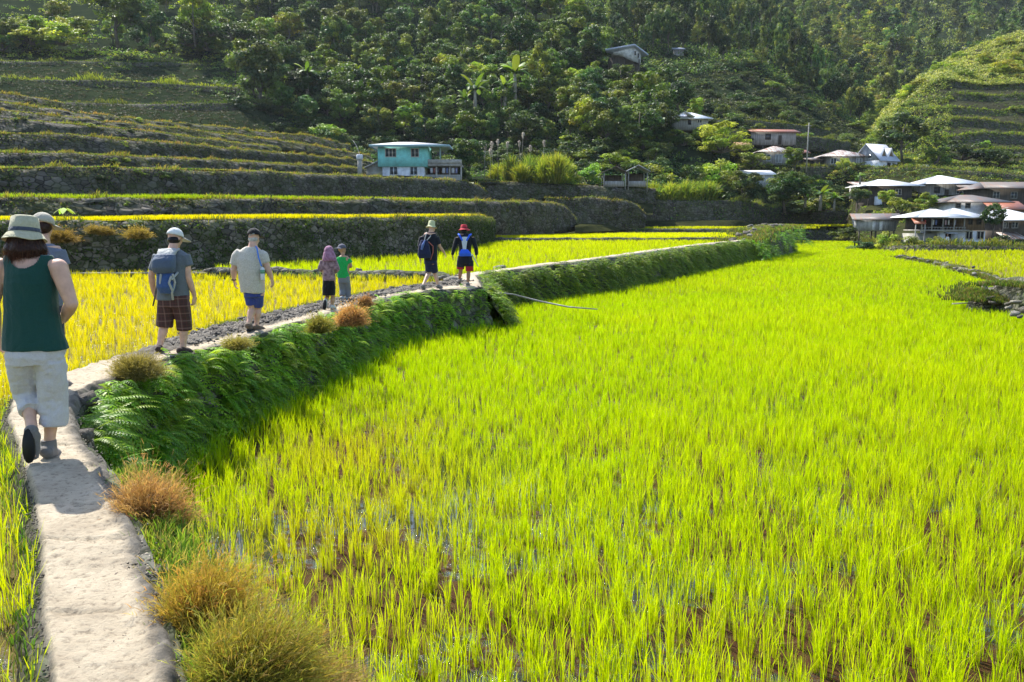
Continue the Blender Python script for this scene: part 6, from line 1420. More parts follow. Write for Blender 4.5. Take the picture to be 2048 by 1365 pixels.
def plaid(name, base, line1, line2, sc):
    m, n, l, b = nt(name); co = coords(n); s = n.new('ShaderNodeSeparateXYZ'); l.new(co, s.inputs[0]); c = base; prev = None
    out = (*base,)
    cur = base
    for ax, k, colr, w in ((0, sc, line1, 0.86), (2, sc, line1, 0.86), (0, sc*2.3, line2, 0.93), (2, sc*2.3, line2, 0.93)):
        mu = n.new('ShaderNodeMath'); mu.operation = 'MULTIPLY'; mu.inputs[1].default_value = k; l.new(s.outputs[ax], mu.inputs[0])
        si = n.new('ShaderNodeMath'); si.operation = 'SINE'; l.new(mu.outputs[0], si.inputs[0])
        f = ramp(n, l, si.outputs[0], [(w, (0,0,0)), (w+0.06, (0.28,0.28,0.28))]); cur = mixc(n, l, f, cur, colr)
    l.new(cur, b.inputs['Base Color']); b.inputs['Roughness'].default_value = 0.9; t = tex(n, l, 'Noise', 9, co, Detail=4.0); bump(n, l, b, t.outputs['Fac'], 0.5, 0.05); return m
SK1 = skin_mat('fair_skin', (0.60,0.36,0.26)); SK2 = skin_mat('tan_skin', (0.42,0.24,0.15)); SK3 = skin_mat('brown_skin', (0.28,0.15,0.09))
def V3(a): return Vector(tuple(a))
def limb(mb, pts, rads, n=12, sub=3):
    P = [V3(p) for p in pts]; q = []; r = []
    for i in range(len(P)-1):
        for k in range(sub):
            t = k/sub; q.append(P[i].lerp(P[i+1], t)); r.append(rads[i]*(1-t)+rads[i+1]*t)
    q.append(P[-1]); r.append(rads[-1]); mb.tube(q, r, n)
def ball(mb, c, rx, ry, rz, n=14, m=9, rot=None):
    V = []; Fq = []; c = V3(c)
    for i in range(m+1):
        th = math.pi*(0.001+0.998*i/m)
        for j in range(n):
            ph = 2*math.pi*j/n; d = Vector((rx*math.sin(th)*math.cos(ph), ry*math.sin(th)*math.sin(ph), rz*math.cos(th)))
            if rot: d = rot@d
            V.append(tuple(c+d))
    for i in range(m):
        for j in range(n): Fq.append((i*n+j, i*n+(j+1)%n, (i+1)*n+(j+1)%n, (i+1)*n+j)[::-1])
    Fq.append(tuple(range(n))); Fq.append(tuple(m*n+j for j in range(n))[::-1]); mb.add(V, Fq)
def loft(mb, st, n=20, sq=1.0):
    """stations (x,y,z,rx,ry[,yaw]) -> closed body"""
    V = []; Fq = []
    for s in st:
        yaw = s[5] if len(s) > 5 else 0
        for j in range(n):
            a = 2*math.pi*j/n; ca, sa = math.cos(a), math.sin(a); ca = math.copysign(abs(ca)**sq, ca); sa = math.copysign(abs(sa)**sq, sa)
            x, y = s[3]*ca, s[4]*sa; V.append((s[0]+x*math.cos(yaw)-y*math.sin(yaw), s[1]+x*math.sin(yaw)+y*math.cos(yaw), s[2]))
    for i in range(len(st)-1):
        for j in range(n): Fq.append((i*n+j, i*n+(j+1)%n, (i+1)*n+(j+1)%n, (i+1)*n+j))
    up = st[-1][2] > st[0][2]
    Fq.append(tuple(range(n))[::-1]); Fq.append(tuple((len(st)-1)*n+j for j in range(n)))
    mb.add(V, Fq)
dg_cache = []
def fuse(name, mb, m, parent, voxel=0.01, smooth=3, folds=0.0, fs=7.0, seed=0, zs=0.35, cut=None):
    """melt overlapping closed shapes into one continuous surface"""
    o = mb.build('tmp', None); rm = o.modifiers.new('r', 'REMESH'); rm.mode = 'VOXEL'; rm.voxel_size = voxel; rm.use_smooth_shade = True
    if smooth: sm = o.modifiers.new('s', 'SMOOTH'); sm.factor = 0.5; sm.iterations = smooth
    bpy.context.view_layer.update(); dg = bpy.context.evaluated_depsgraph_get(); me = bpy.data.meshes.new_from_object(o.evaluated_get(dg)); bpy.data.objects.remove(o)
    n = len(me.vertices); co = np.empty(n*3, np.float32); me.vertices.foreach_get('co', co); co = co.reshape(-1,3)
    if folds:
        nr = np.empty(n*3, np.float32); me.vertices.foreach_get('normal', nr); nr = nr.reshape(-1,3)
        d = folds*(fbm(co[:,0]*fs+co[:,1]*fs*0.7+seed, co[:,2]*fs*zs+co[:,1]*2+seed, seed, 3)); d = d-np.abs(d)*0.3; co = co+nr*d[:,None]
        me.vertices.foreach_set('co', co.astype(np.float32).ravel())
    if cut is not None:
        import bmesh
        bm = bmesh.new(); bm.from_mesh(me); bmesh.ops.delete(bm, geom=[fc for fc in bm.faces if cut(fc.calc_center_median())], context='FACES'); bm.to_mesh(me); bm.free()
    me.materials.clear(); me.materials.append(m); me.name = name; me.update()
    me.polygons.foreach_set('use_smooth', np.ones(len(me.polygons), bool))
    ob = bpy.data.objects.new(name, me); scene.collection.objects.link(ob); ob.parent = parent; return ob
def hand(mb, w, d, pn, s=1.0, thumb=1, curl=0.45):
    """w wrist, d direction of the hand, pn palm normal; thumb=+1/-1 picks the side"""
    d = V3(d).normalized(); pn = V3(pn); pn = (pn-d*pn.dot(d)).normalized(); lat = d.cross(pn).normalized()*thumb; w = V3(w)
    for k in (-1, -0.33, 0.33, 1): mb.tube([w+lat*k*0.010*s, w+d*0.03*s+lat*k*0.020*s, w+d*0.088*s+lat*k*0.029*s], [0.016*s, 0.016*s, 0.0125*s], 8)
    for k, L, off in ((-1.0, 0.058, 0.0), (-0.34, 0.072, 0.012), (0.34, 0.078, 0.016), (1.0, 0.070, 0.010)):
        b = w+d*(0.078+off*0.3)*s+lat*k*0.029*s; dd = d+lat*k*0.07; pts = [b]; a = 0
        for j, f in enumerate((0.45, 0.32, 0.25)):
            a += curl*(0.7 if j == 0 else 1.0); v = (dd*math.cos(a)+pn*math.sin(a)).normalized(); pts.append(pts[-1]+v*L*f*s)
        mb.tube(pts, [0.0100*s, 0.0092*s, 0.0086*s, 0.0070*s], 8)
    tb = w+d*0.02*s+lat*0.022*s; t1 = tb+(d*0.55+lat*0.75+pn*0.3).normalized()*0.042*s; t2 = t1+(d*0.9+lat*0.25+pn*0.35).normalized()*0.03*s; t3 = t2+(d*1.0+lat*0.0+pn*0.4).normalized()*0.022*s
    mb.tube([tb, t1, t2, t3], [0.014*s, 0.012*s, 0.0105*s, 0.008*s], 8)
def head_shape(mb, c, s, yaw=0.0, pitch=0.0):
    """c centre of the head, facing +Y turned by yaw, nodding by pitch"""
    Rm = Matrix.Rotation(yaw, 3, 'Z')@Matrix.Rotation(-pitch, 3, 'X'); c = V3(c)
    def P(x, y, z): return c+Rm@Vector((x*s, y*s, z*s))
    ball(mb, P(0,-0.005,0.025), 0.077*s, 0.096*s, 0.095*s, 18, 12, Rm); ball(mb, P(0,0.030,-0.045), 0.056*s, 0.062*s, 0.072*s, 14, 10, Rm)
    ball(mb, P(0,0.075,-0.085), 0.024*s, 0.02*s, 0.02*s, 10, 7, Rm); mb.tube([P(0,0.088,0.02), P(0,0.112,-0.018)], [0.010*s, 0.016*s], 8)
    ball(mb, P(0,0.090,-0.052), 0.022*s, 0.012*s, 0.009*s, 10, 6, Rm)
    for q in (-1, 1):
        ball(mb, P(q*0.080,-0.005,-0.008), 0.010*s, 0.020*s, 0.033*s, 10, 8, Rm); ball(mb, P(q*0.034,0.072,0.028), 0.022*s, 0.014*s, 0.009*s, 8, 6, Rm); ball(mb, P(q*0.042,0.055,-0.035), 0.024*s, 0.026*s, 0.026*s, 8, 6, Rm)
    return P, Rm
def lathe(name, prof, c, m, parent, rot=None, n=36, wob=0.0, ell=(1,1), seed=0, smooth=True):
    V = []; Fq = []; c = V3(c)
    for i, (r, z) in enumerate(prof):
        for j in range(n):
            a = 2*math.pi*j/n; w = wob*math.sin(a*3+seed)*max(0, r-0.08)/0.06+wob*0.6*math.sin(a*5+seed*2)*max(0, r-0.08)/0.06; d = Vector((r*math.cos(a)*ell[0], r*math.sin(a)*ell[1], z+w))
            V.append(tuple(c+(rot@d if rot else d)))
    for i in range(len(prof)-1):
        for j in range(n): Fq.append((i*n+j, i*n+(j+1)%n, (i+1)*n+(j+1)%n, (i+1)*n+j))
    return mk(name, np.array(V), Fq, m, parent, smooth=smooth)
def bucket_hat(c, Rm, s, m, band, parent, crown=0.095, brim=0.15, h=0.115, droop=0.045, top=0.082):
    c = V3(c); prof = [(brim*s,-droop*s),(brim*s*0.99,-droop*s-0.004),(crown*s*0.99,-0.004),(crown*s*0.97,0.02*s),(0.03*s,h*s*0.8),(0.001,h*s*0.8),(0.001,h*s),(top*0.75*s,h*s*0.985),(top*s,h*s*0.90),(crown*s*0.99,0.035*s),(crown*s*1.03,0.002),(crown*s*1.15,-0.006),(brim*s,-droop*s)]
    o = lathe('hat', prof, c, m, parent, Rm, wob=0.006*s, ell=(1,1.08), seed=1)
    if band: lathe('hat_band', [(crown*s*1.045,0.006),(crown*s*1.02,0.033*s),(crown*s*0.99,0.033*s),(crown*s*0.99,0.006),(crown*s*1.045,0.006)], c, band, o, Rm, ell=(1,1.08))
    return o
def cap(c, Rm, s, m, parent, visor_az=math.pi/2, vlen=0.075, vm=None):
    c = V3(c); prof = [(0.090*s*math.cos(t), 0.098*s*math.sin(t)) for t in np.linspace(0, 1.5, 9)]; prof = [(0.085*s,0.0)]+[(r, z) for r, z in prof]+[(0.001,0.099*s),(0.001,0.085*s),(0.08*s,0.01)]
    o = lathe('cap', prof, c, m, parent, Rm, ell=(1,1.12)); mb = MB(); V = []; Fq = []; k = 11
    for lay in (0, 1):
        for i in range(k):
            a = visor_az+(-0.95+1.9*i/(k-1)); ea = math.cos(a-visor_az)
            for r_ in (0.088*s, (0.088+vlen*max(0.15, ea)**0.8)*s): d = Vector((r_*math.cos(a), r_*math.sin(a)*1.1, 0.012*s-(r_-0.088*s)*0.28-(1-ea)*0.03*s-lay*0.005)); V.append(tuple(c+Rm@d))
    for i in range(k-1):
        a = 2*i; Fq += [(a, a+1, a+3, a+2), (2*k+a, 2*k+a+2, 2*k+a+3, 2*k+a+1), (a+1, 2*k+a+1, 2*k+a+3, a+3), (a, a+2, 2*k+a+2, 2*k+a)]
    Fq += [(0, 2*k, 2*k+1, 1), (2*k-2, 2*k-1, 4*k-1, 4*k-2)]
    mb.add(V, Fq).build('visor', vm or m, o, smooth=False); return o
class Fig:
    def __init__(s, D, pxc, pyf, label, sc, skin, fat=1.0, vox=0.009, z0=0.0):
        s.D, s.pxc, s.pyf, s.sc, s.fat, s.vox = D, pxc, pyf, sc, fat, vox; s.o = V3(A(pxc, pyf, D)); s.o.z = z0
        s.root = empty('person', tuple(s.o), 0, label, 'person'); s.skin = skin; s.b = MB(); s.sb = 1.1 if D < 7 else 0.5
    def J(s, px, py, dy=0.0):
        p = V3(A(px, py, s.D+dy)); return p-s.o
    def leg(s, hip, kn, an, toe, rt=0.088, rk=0.056, rc=0.058, ra=0.038):
        f = s.sc; g = s.fat; hip, kn, an, toe = map(V3, (hip, kn, an, toe)); calf = kn.lerp(an, 0.3)+Vector((0,-0.012*f,0))
        limb(s.b, [hip, hip.lerp(kn,0.5), kn, calf, kn.lerp(an,0.75), an], [rt*f*g, rt*0.82*f*g, rk*f, rc*f*(0.5+0.5*g), ra*1.05*f, ra*f]); s.foot(an, toe)
    def foot(s, an, toe):
        f = s.sc; an = V3(an); toe = V3(toe); d = (toe-an); heel = an-Vector((d.x, d.y, 0)).normalized()*0.035*f+Vector((0,0,-0.03*f)) if d.length else an
        limb(s.b, [an+Vector((0,0,-0.01*f)), an.lerp(toe,0.5)+Vector((0,0,0.005)), toe], [0.040*f, 0.036*f, 0.024*f]); ball(s.b, heel, 0.032*f, 0.036*f, 0.034*f)
    def arm(s, sh, el, wr, hd, pn, thumb, ra=0.050, curl=0.45):
        f = s.sc; g = (1+s.fat)/2; sh, el, wr = map(V3, (sh, el, wr)); ball(s.b, sh, ra*s.sb*f*g, ra*s.sb*f*g, ra*s.sb*f*g); ball(s.b, el, ra*0.78*f*g, ra*0.78*f*g, ra*0.78*f*g); limb(s.b, [sh, sh.lerp(el,0.5), el, el.lerp(wr,0.3), wr], [ra*1.08*f*g, ra*0.95*f*g, ra*0.76*f*g, ra*0.80*f*g, ra*0.52*f]); hand(s.b, wr, hd, pn, f, thumb, curl)
    def torso(s, st): loft(s.b, [(p.x, p.y, p.z, rx, ry) for p, rx, ry in st])
    def finish(s): return fuse('body', s.b, s.skin, s.root, s.vox, 2)
    def cloth(s, name, mb, m, vox=None, folds=0.013, seed=0, smooth=2, parent=None, fs=7.0, zs=0.35, cut=None): return fuse(name, mb, m, parent or s.root, vox or s.vox*1.1, smooth, folds, fs, seed, zs, cut)
def sloft(mb, fig, rows, sq=0.9):
    """rows: (px centre, py, half width px, depth m, dy)"""
    k = fig.D/F; loft(mb, [(fig.J(px,py,dy).x, fig.J(px,py,dy).y, fig.J(px,py,dy).z, hw*k, dp) for px, py, hw, dp, dy in rows], sq=sq)
def shoe(fig, an, toe, m, sole, f=1.0, up=(0,0,1), high=0.05):
    an, toe = V3(an), V3(toe); d = (toe-an); u = V3(up).normalized(); dh = (d-u*d.dot(u)).normalized(); mb = MB(); heel = an-dh*0.055*f-u*0.045*f; tp = toe+dh*0.03*f-u*0.004*f
    limb(mb, [heel+u*0.02*f, heel.lerp(tp,0.35)+u*0.018*f, heel.lerp(tp,0.75)+u*0.008*f, tp], [0.050*f, 0.054*f, 0.052*f, 0.038*f]); ball(mb, heel+u*0.022*f, 0.052*f, 0.052*f, 0.045*f); ball(mb, tp+u*0.003*f, 0.040*f, 0.040*f, 0.030*f); ball(mb, an-dh*0.02*f-u*0.02*f, 0.056*f, 0.056*f, 0.05*f); limb(mb, [an-u*0.03*f, an+u*high*f], [0.056*f, 0.054*f])
    o = fig.cloth('shoe', mb, m, folds=0.0, vox=0.008); mb = MB(); lat = dh.cross(u).normalized(); n = 16; V = []
    mid = heel.lerp(tp, 0.52); L = (tp-heel).length/2+0.032*f
    for lay in (0, 1):
        for j in range(n):
            a = 2*math.pi*j/n; w = 0.045*f*(1+0.14*math.cos(a)); V.append(tuple(mid+dh*L*math.cos(a)+lat*w*math.sin(a)-u*(0.028+0.022*lay)*f))
    mb.add(V, [tuple(range(n)), tuple(range(2*n-1, n-1, -1))]+[(i, n+i, n+(i+1)%n, (i+1)%n) for i in range(n)]); mb.build('sole', sole, o); return o
C_khaki = cloth('khaki_hat_cloth', (0.42,0.40,0.27)); C_band = cloth('dark_band', (0.06,0.07,0.09)); C_dgreen = cloth('dark_green_knit', (0.010,0.055,0.046), (0.012,0.062,0.052), sc=150, fold=4)
C_trouser = cloth('pale_canvas', (0.50,0.485,0.50), (0.53,0.515,0.53), sc=120, fold=5); C_shoe = cloth('grey_shoe_cloth', (0.16,0.15,0.14)); M['rubber'] = plain('dark_rubber', (0.02,0.02,0.02), 0.7)
M['hair'] = plain('dark_brown_hair', (0.035,0.016,0.012), 0.45, nscale=30, namp=0.5, bmp=0.5); M['hair_gray'] = plain('grey_hair', (0.42,0.40,0.38), 0.6, nscale=30, namp=0.4); M['hair_black'] = plain('black_hair', (0.012,0.01,0.01), 0.4, nscale=30, namp=0.4)
# ---------------- woman in the dark green top, nearest the camera
f = Fig(6.1, 85, 927, 'woman in sleeveless dark green top, cropped trousers and khaki bucket hat, nearest the camera', 1.02, SK1, 1.12, 0.0075)
J = f.J
f.leg(J(40,715), J(52,782,0.12), J(64,858,-0.10), J(67,915,-0.13)); f.leg(J(98,715), J(108,790,0.06), J(98,893,0.05), J(112,912,0.17))
f.torso([(J(72,722),.165,.115),(J(68,690),.18,.125),(J(62,640),.155,.11),(J(60,590),.165,.112),(J(58,550),.175,.105),(J(57,528),.16,.085),(J(56,517),.10,.065)])
limb(f.b, [J(56,520,0.0), J(54,508,0.02), J(52,492,0.04)], [0.075,0.056,0.052]); limb(f.b, [J(20,531), J(56,522), J(106,531)], [0.045,0.05,0.045])
f.arm(J(0,534), J(-14,608,-0.02), J(-6,672,0.10), J(4,715,0.16)-J(-6,672,0.10), (1,0.3,0), -1, 0.055); f.arm(J(117,536), J(143,608,-0.03), J(127,640,0.19), (-0.5,0.85,0.1), (-0.6,-0.2,-0.5), 1, 0.055, 0.9)
P_, Rm = head_shape(f.b, J(52,482,0.05), 1.0, 0.0, 0.15); f.finish()
mb = MB(); hc = J(52,482,0.05)
ball(mb, hc+Vector((0,-0.012,0.02)), 0.098, 0.108, 0.10, rot=Rm); 
for k in range(15):
    a = math.pi*(1.0+k/14.0)+random.uniform(-.05,.05); r0 = Vector((math.cos(a)*0.088, math.sin(a)*0.092, 0)); ln = 0.115+random.uniform(-.012,.016)
    limb(mb, [hc+r0+Vector((0,0,0.0)), hc+r0*1.28+Vector((0,0,-ln*0.55)), hc+r0*1.12+Vector((0,0,-ln))], [0.034,0.036,0.013], 8)
f.cloth('hair', mb, M['hair'], vox=0.008, folds=0.010, seed=3, fs=30, zs=0.15, smooth=1)
n = 2600; az_ = rng.uniform(math.pi*0.93, math.pi*2.07, n); zt = rng.uniform(-0.02, 0.05, n); P0 = np.array(hc)+np.column_stack([np.cos(az_)*0.103, np.sin(az_)*0.108, zt]); dv = np.column_stack([np.cos(az_)*rng.uniform(0.0,0.30,n), np.sin(az_)*rng.uniform(0.0,0.30,n), -np.ones(n)])+rng.normal(0, 0.10, (n,3))
Vh, Fh, Ch = dirbl(P0, dv, rng.uniform(0.09, 0.165, n), 0.0035, np.array([0.05,0.022,0.014]), np.array([0.16,0.06,0.035])*rng.uniform(0.4, 1.5, (n,1)), 0.0)
mk('hair_strands', Vh, Fh, M['grass'], f.root, cols=Ch)
bucket_hat(hc+Vector((-0.005,0,0.055)), Rm, 1.0, C_khaki, C_band, f.root, crown=0.098, brim=0.142, h=0.125, droop=0.05, top=0.086)
mb = MB(); sloft(mb, f, [(72,699,63,.155,0),(70,690,62,.152,0),(66,660,57,.14,0),(63,620,51,.13,0),(61,585,52,.127,0),(60,565,51,.128,0),(59,548,49,.122,0),(58,534,49,.112,0),(57,524,50,.100,0),(57,516,50,.088,0),(57,510,47,.075,0)])
nc = J(60,511)
f.cloth('tank_top', mb, C_dgreen, folds=0.016, seed=2, fs=6, zs=0.5, smooth=2, vox=0.0065, cut=lambda p: ((p.x-nc.x)/0.105)**2+((p.z-nc.z)/0.088)**2 < 1)
mb = MB(); sloft(mb, f, [(72,728,55,.135,0),(73,712,60,.150,0),(73,695,60,.148,0),(72,680,55,.13,0)])
limb(mb, [J(46,718), J(50,755,0.05), J(52,785,0.10)], [0.118,0.108,0.092], 16); limb(mb, [J(52,784,0.10), J(56,800,0.06), J(61,822,-0.02)], [0.094,0.088,0.076], 16)
limb(mb, [J(101,718), J(105,780,0.04), J(106,815,0.05), J(106,849,0.05)], [0.118,0.103,0.098,0.098], 16)
f.cloth('trousers', mb, C_trouser, folds=0.026, seed=8, fs=7, zs=1.3, smooth=1)
shoe(f, J(98,893,0.05), J(112,914,0.17), C_shoe, M['rubber'])
o = shoe(f, J(66.5,874,-0.11), J(67,905,-0.11), C_shoe, M['rubber'], 0.95, up=(0,1,0.05), high=0.02)
mb = MB(); wr = J(-4,700,0.14)
# ---------------- man mostly hidden behind her
f = Fig(8.8, 92, 778, 'man in a grey T-shirt and pale cap, mostly hidden behind the woman in dark green', 1.02, SK1, 1.0, 0.011); J = f.J
f.leg(J(75,620), J(78,695,0.05), J(80,765,-0.05), J(84,774,0.08)); f.leg(J(108,620), J(112,695,0.1), J(122,762,0.1), J(136,771,0.2))
f.torso([(J(90,625),.16,.11),(J(90,590),.165,.11),(J(90,550),.17,.11),(J(90,510),.19,.10),(J(90,492),.15,.08)]); limb(f.b, [J(88,495), J(87,470,0.03)], [0.065,0.058])
f.arm(J(62,502), J(54,560), J(60,600,0.1), (0.1,0.4,-0.7), (1,0,0), -1); f.arm(J(118,502), J(133,550,0.0), J(128,590,0.16), (-0.3,0.6,-0.5), (-1,0,0), 1)
P_, Rm = head_shape(f.b, J(86,452,0.05), 1.03, -0.5, 0.25); f.finish()
cap(J(86,449,0.05)+Vector((0,0,0.015)), Matrix.Rotation(-0.5,3,'Z')@Matrix.Rotation(-0.3,3,'X'), 1.12, cloth('stone_cap', (0.40,0.37,0.30)), f.root, visor_az=math.pi/2-0.2, vlen=0.085)
mb = MB(); ball(mb, J(85,455,0.03), 0.088,0.1,0.075); f.cloth('hair', mb, M['hair'], folds=0.004)
C_gray = cloth('blue_grey_jersey', (0.13,0.15,0.20), fold=6)
mb = MB(); sloft(mb, f, [(90,612,35,.13,0),(90,580,34,.13,0),(90,540,35,.13,0),(90,512,38,.12,0),(90,496,30,.09,0),(88,488,14,.07,0)]); limb(mb, [J(66,503), J(57,535)], [0.075,0.072], 14); limb(mb, [J(116,503), J(127,532)], [0.075,0.070], 14)
f.cloth('t_shirt', mb, C_gray, seed=4); mb = MB(); sloft(mb, f, [(91,640,33,.12,0),(91,600,33,.125,0)]); limb(mb, [J(76,630), J(78,690,0.04)], [0.10,0.095], 14); limb(mb, [J(108,630), J(111,690,0.09)], [0.10,0.095], 14); f.cloth('shorts', mb, cloth('navy_shorts', (0.03,0.035,0.06)), seed=5)
for a_, t_ in ((J(80,765,-0.05), J(84,774,0.08)), (J(122,762,0.1), J(136,771,0.2))): shoe(f, a_, t_, C_shoe, M['rubber'])
# ---------------- man with the slate backpack and plaid shorts
f = Fig(11.3, 350, 706, 'man in plaid knee shorts, grey T-shirt and pale cap carrying a blue grey backpack', 1.02, SK1, 1.05, 0.010); J = f.J
f.leg(J(333,600), J(330,650,0.03), J(318,694,-0.10), J(320,701,0.03), rt=.095); f.leg(J(363,600), J(369,652,0.08), J(366,697,0.02), J(378,704,0.12), rt=.095)
f.torso([(J(348,606),.165,.12),(J(347,590),.17,.12),(J(346,560),.17,.125),(J(344,525),.19,.115),(J(343,506),.17,.09),(J(344,498),.09,.065)]); limb(f.b, [J(345,502,0.02), J(349,484,0.06)], [0.065,0.056])
f.arm(J(316,512), J(303,550,0.0), J(307,585,0.12), (0.1,0.5,-0.7), (1,0,0), -1, .053); f.arm(J(370,512), J(377,556,-0.02), J(389,592,0.06), (-0.15,0.1,-1), (-0.9,0.3,0), 1, .053, .4)
P_, Rm = head_shape(f.b, J(350,478,0.08), 1.02, -0.55, 0.3); f.finish()
cap(J(350,474,0.08)+Vector((0,0,0.012)), Rm, 1.12, cloth('white_cap', (0.62,0.63,0.62)), f.root, vlen=0.10)
mb = MB(); ball(mb, J(348,480,0.055), 0.084,0.092,0.062); f.cloth('hair', mb, M['hair_black'], folds=0.003)
mb = MB(); sloft(mb, f, [(347,600,32,.14,0),(347,585,31,.14,0),(346,550,30,.14,0),(345,522,34,.128,0),(344,508,29,.10,0),(345,498,14,.07,0.01)]); limb(mb, [J(318,512), J(308,542)], [0.08,0.078], 14); limb(mb, [J(368,512), J(376,534,-0.01)], [0.08,0.075], 14)
f.cloth('t_shirt', mb, cloth('charcoal_jersey', (0.12,0.14,0.16), fold=6), seed=6, folds=.012)
mb = MB(); sloft(mb, f, [(348,614,31,.135,0),(348,590,32,.14,0)]); limb(mb, [J(334,606), J(331,630,0.02), J(329,654,0.02)], [0.118,0.112,0.108], 16); limb(mb, [J(363,606), J(367,635,0.05), J(369,660,0.07)], [0.118,0.108,0.10], 16)
f.cloth('plaid_shorts', mb, plaid('dark_plaid', (0.05,0.022,0.02), (0.32,0.2,0.17), (0.20,0.05,0.05), 62), seed=7, folds=.014)
for a_, t_ in ((J(318,694,-0.10), J(320,701,0.03)), (J(366,697,0.02), J(378,704,0.12))): shoe(f, a_, t_, cloth('brown_sandal', (0.05,0.03,0.025)), M['rubber'], high=0.0)
# his backpack
C_bp = cloth('slate_pack_cloth', (0.07,0.10,0.16), fold=5, rough=0.6); C_bpl = cloth('light_pack_trim', (0.35,0.36,0.35), rough=0.7); C_bb = cloth('royal_pack_cloth', (0.035,0.08,0.22), fold=5, rough=0.6)
bp = empty('backpack', tuple(f.o), 0, 'blue grey hiking backpack worn by the man in plaid shorts', 'backpack')
mb = MB(); loft(mb, [tuple(J(329,546,-0.20))+(.13,.08,.15), tuple(J(328,535,-0.22))+(.15,.115,.15), tuple(J(329,520,-0.22))+(.145,.11,.15), tuple(J(332,508,-0.19))+(.12,.08,.15)], sq=0.7); main = fuse('main_bag', mb, C_bp, bp, 0.012, 4, 0.014, 6, 3)
mb = MB(); loft(mb, [tuple(J(334,588,-0.19))+(.09,.06), tuple(J(333,575,-0.21))+(.125,.09), tuple(J(332,555,-0.20))+(.12,.085), tuple(J(331,545,-0.18))+(.11,.07)], sq=0.75); fuse('lower_bag', mb, C_bb, bp, 0.012, 4, 0.018, 7, 5)
mb = MB(); loft(mb, [tuple(J(333,511,-0.17))+(.12,.06), tuple(J(335,503,-0.13))+(.13,.05), tuple(J(337,497,-0.08))+(.10,.045)], sq=0.7); fuse('top_lid', mb, C_bpl, bp, 0.012, 4, 0.01, 8, 6)
for pts in ([J(322,505,-.12), J(318,500,.0), J(320,512,.12)], [J(352,503,-.12), J(358,498,.0), J(356,512,.12)], [J(345,548,-.27), J(350,565,-.24), J(344,586,-.24), J(346,600,-.16)], [J(322,548,-.28), J(320,566,-.28), J(325,586,-.22)], [J(343,552,-.28), J(338,566,-.3), J(345,582,-.27)], [J(356,545,-.10), J(350,552,-.22), J(343,560,-.29)]):
    mb = MB(); limb(mb, pts, [0.016]*len(pts), 8); fuse('strap', mb, C_bpl, bp, 0.008, 2)
mb = MB(); mb.tube([J(315,566,0.04), J(311,590,0.06), J(306,612,0.08)], [0.014,0.013,0.011], 7); o = mb.build('walking_stick', M['bark']); o.location = f.o; tag(o, 'short walking stick held in the left hand of the man with plaid shorts', 'stick')
# ---------------- heavy man in the cream shirt
f = Fig(13.6, 508, 660, 'heavy-set man in a loose cream T-shirt, blue shorts and black cap on the path', 1.0, SK1, 1.15, 0.010); J = f.J
f.leg(J(499,584), J(505,618,0.06), J(497,648,-0.12), J(501,656,0.0)); f.leg(J(517,584), J(516,617,0.14), J(513,652,0.10), J(524,659,0.20))
f.torso([(J(506,592),.125,.11),(J(505,570),.165,.14),(J(502,540),.19,.16),(J(500,515),.20,.13),(J(502,500),.16,.09),(J(504,494),.09,.07)]); limb(f.b, [J(505,497), J(508,480,0.04)], [0.075,0.066])
f.arm(J(474,508), J(467,540,-0.02), J(468,562,0.06), (0.1,0.15,-1), (0.9,0.2,0), -1, .055); f.arm(J(526,508), J(536,538,-0.03), J(544,558,0.0), (0.1,0.05,-1), (-0.9,0.2,0), 1, .055)
P_, Rm = head_shape(f.b, J(508,477,0.05), 1.0, -0.25, 0.15); f.finish()
mb = MB(); ball(mb, J(507,479,0.035), 0.083,0.09,0.062); f.cloth('hair', mb, M['hair_gray'], folds=0.003)
cp = cap(J(508,472,0.05)+Vector((0,0,0.012)), Rm, 1.15, cloth('black_cap_cloth', (0.014,0.014,0.016)), f.root, vlen=0.08); 
mb = MB(); limb(mb, [J(499,472,-.045), J(503,468.5,-.055), J(509,468.5,-.057)], [0.008]*3, 6); mb.build('cap_mark', C_bpl, cp)
mb = MB(); sloft(mb, f, [(505,586,23,.18,0),(504,572,24.5,.19,0),(502,545,25,.185,0),(500,520,28,.16,0),(501,505,27,.12,0),(504,494,13,.08,0.01)]); limb(mb, [J(482,505), J(475,513), J(470,531,-.01)], [0.08,0.088,0.082], 14); limb(mb, [J(518,505), J(526,512), J(531,527,-.01)], [0.08,0.088,0.08], 14)
f.cloth('t_shirt', mb, cloth('cream_shirt', (0.44,0.41,0.35), (0.54,0.51,0.45), fold=6), seed=9, folds=.024, fs=6)
mb = MB(); sloft(mb, f, [(507,594,18,.135,0),(507,578,18,.14,0)]); limb(mb, [J(500,588), J(504,609,0.03)], [0.095,0.09], 16); limb(mb, [J(516,588), J(516,612,0.09)], [0.095,0.085], 16); f.cloth('shorts', mb, cloth('blue_shorts', (0.04,0.06,0.24)), seed=10)
for a_, t_ in ((J(497,648,-0.12), J(501,656,0.0)), (J(513,652,0.10), J(524,659,0.20))): shoe(f, a_, t_, cloth('brown_sandals', (0.14,0.10,0.07)), M['rubber'], high=0.0)
mb = MB(); ctr = J(467.5,560,0.055); 
for k in range(12): pass
lathe('wristwatch', [(0.036,-0.01),(0.041,-0.01),(0.041,0.01),(0.036,0.01),(0.036,-0.01)], ctr, M['rubber'], f.root, n=16)
o = empty('bottle_sling', tuple(f.o), 0, 'water bottle hanging on a blue shoulder strap at the right side of the cream-shirted man', 'bottle'); mb = MB()
limb(mb, [J(511,492,0.0), J(514,497,-0.11), J(517,515,-0.165), J(523,533,-0.17)], [0.013]*4, 8); fuse('strap', mb, cloth('blue_strap', (0.08,0.2,0.62)), o, 0.007, 1)
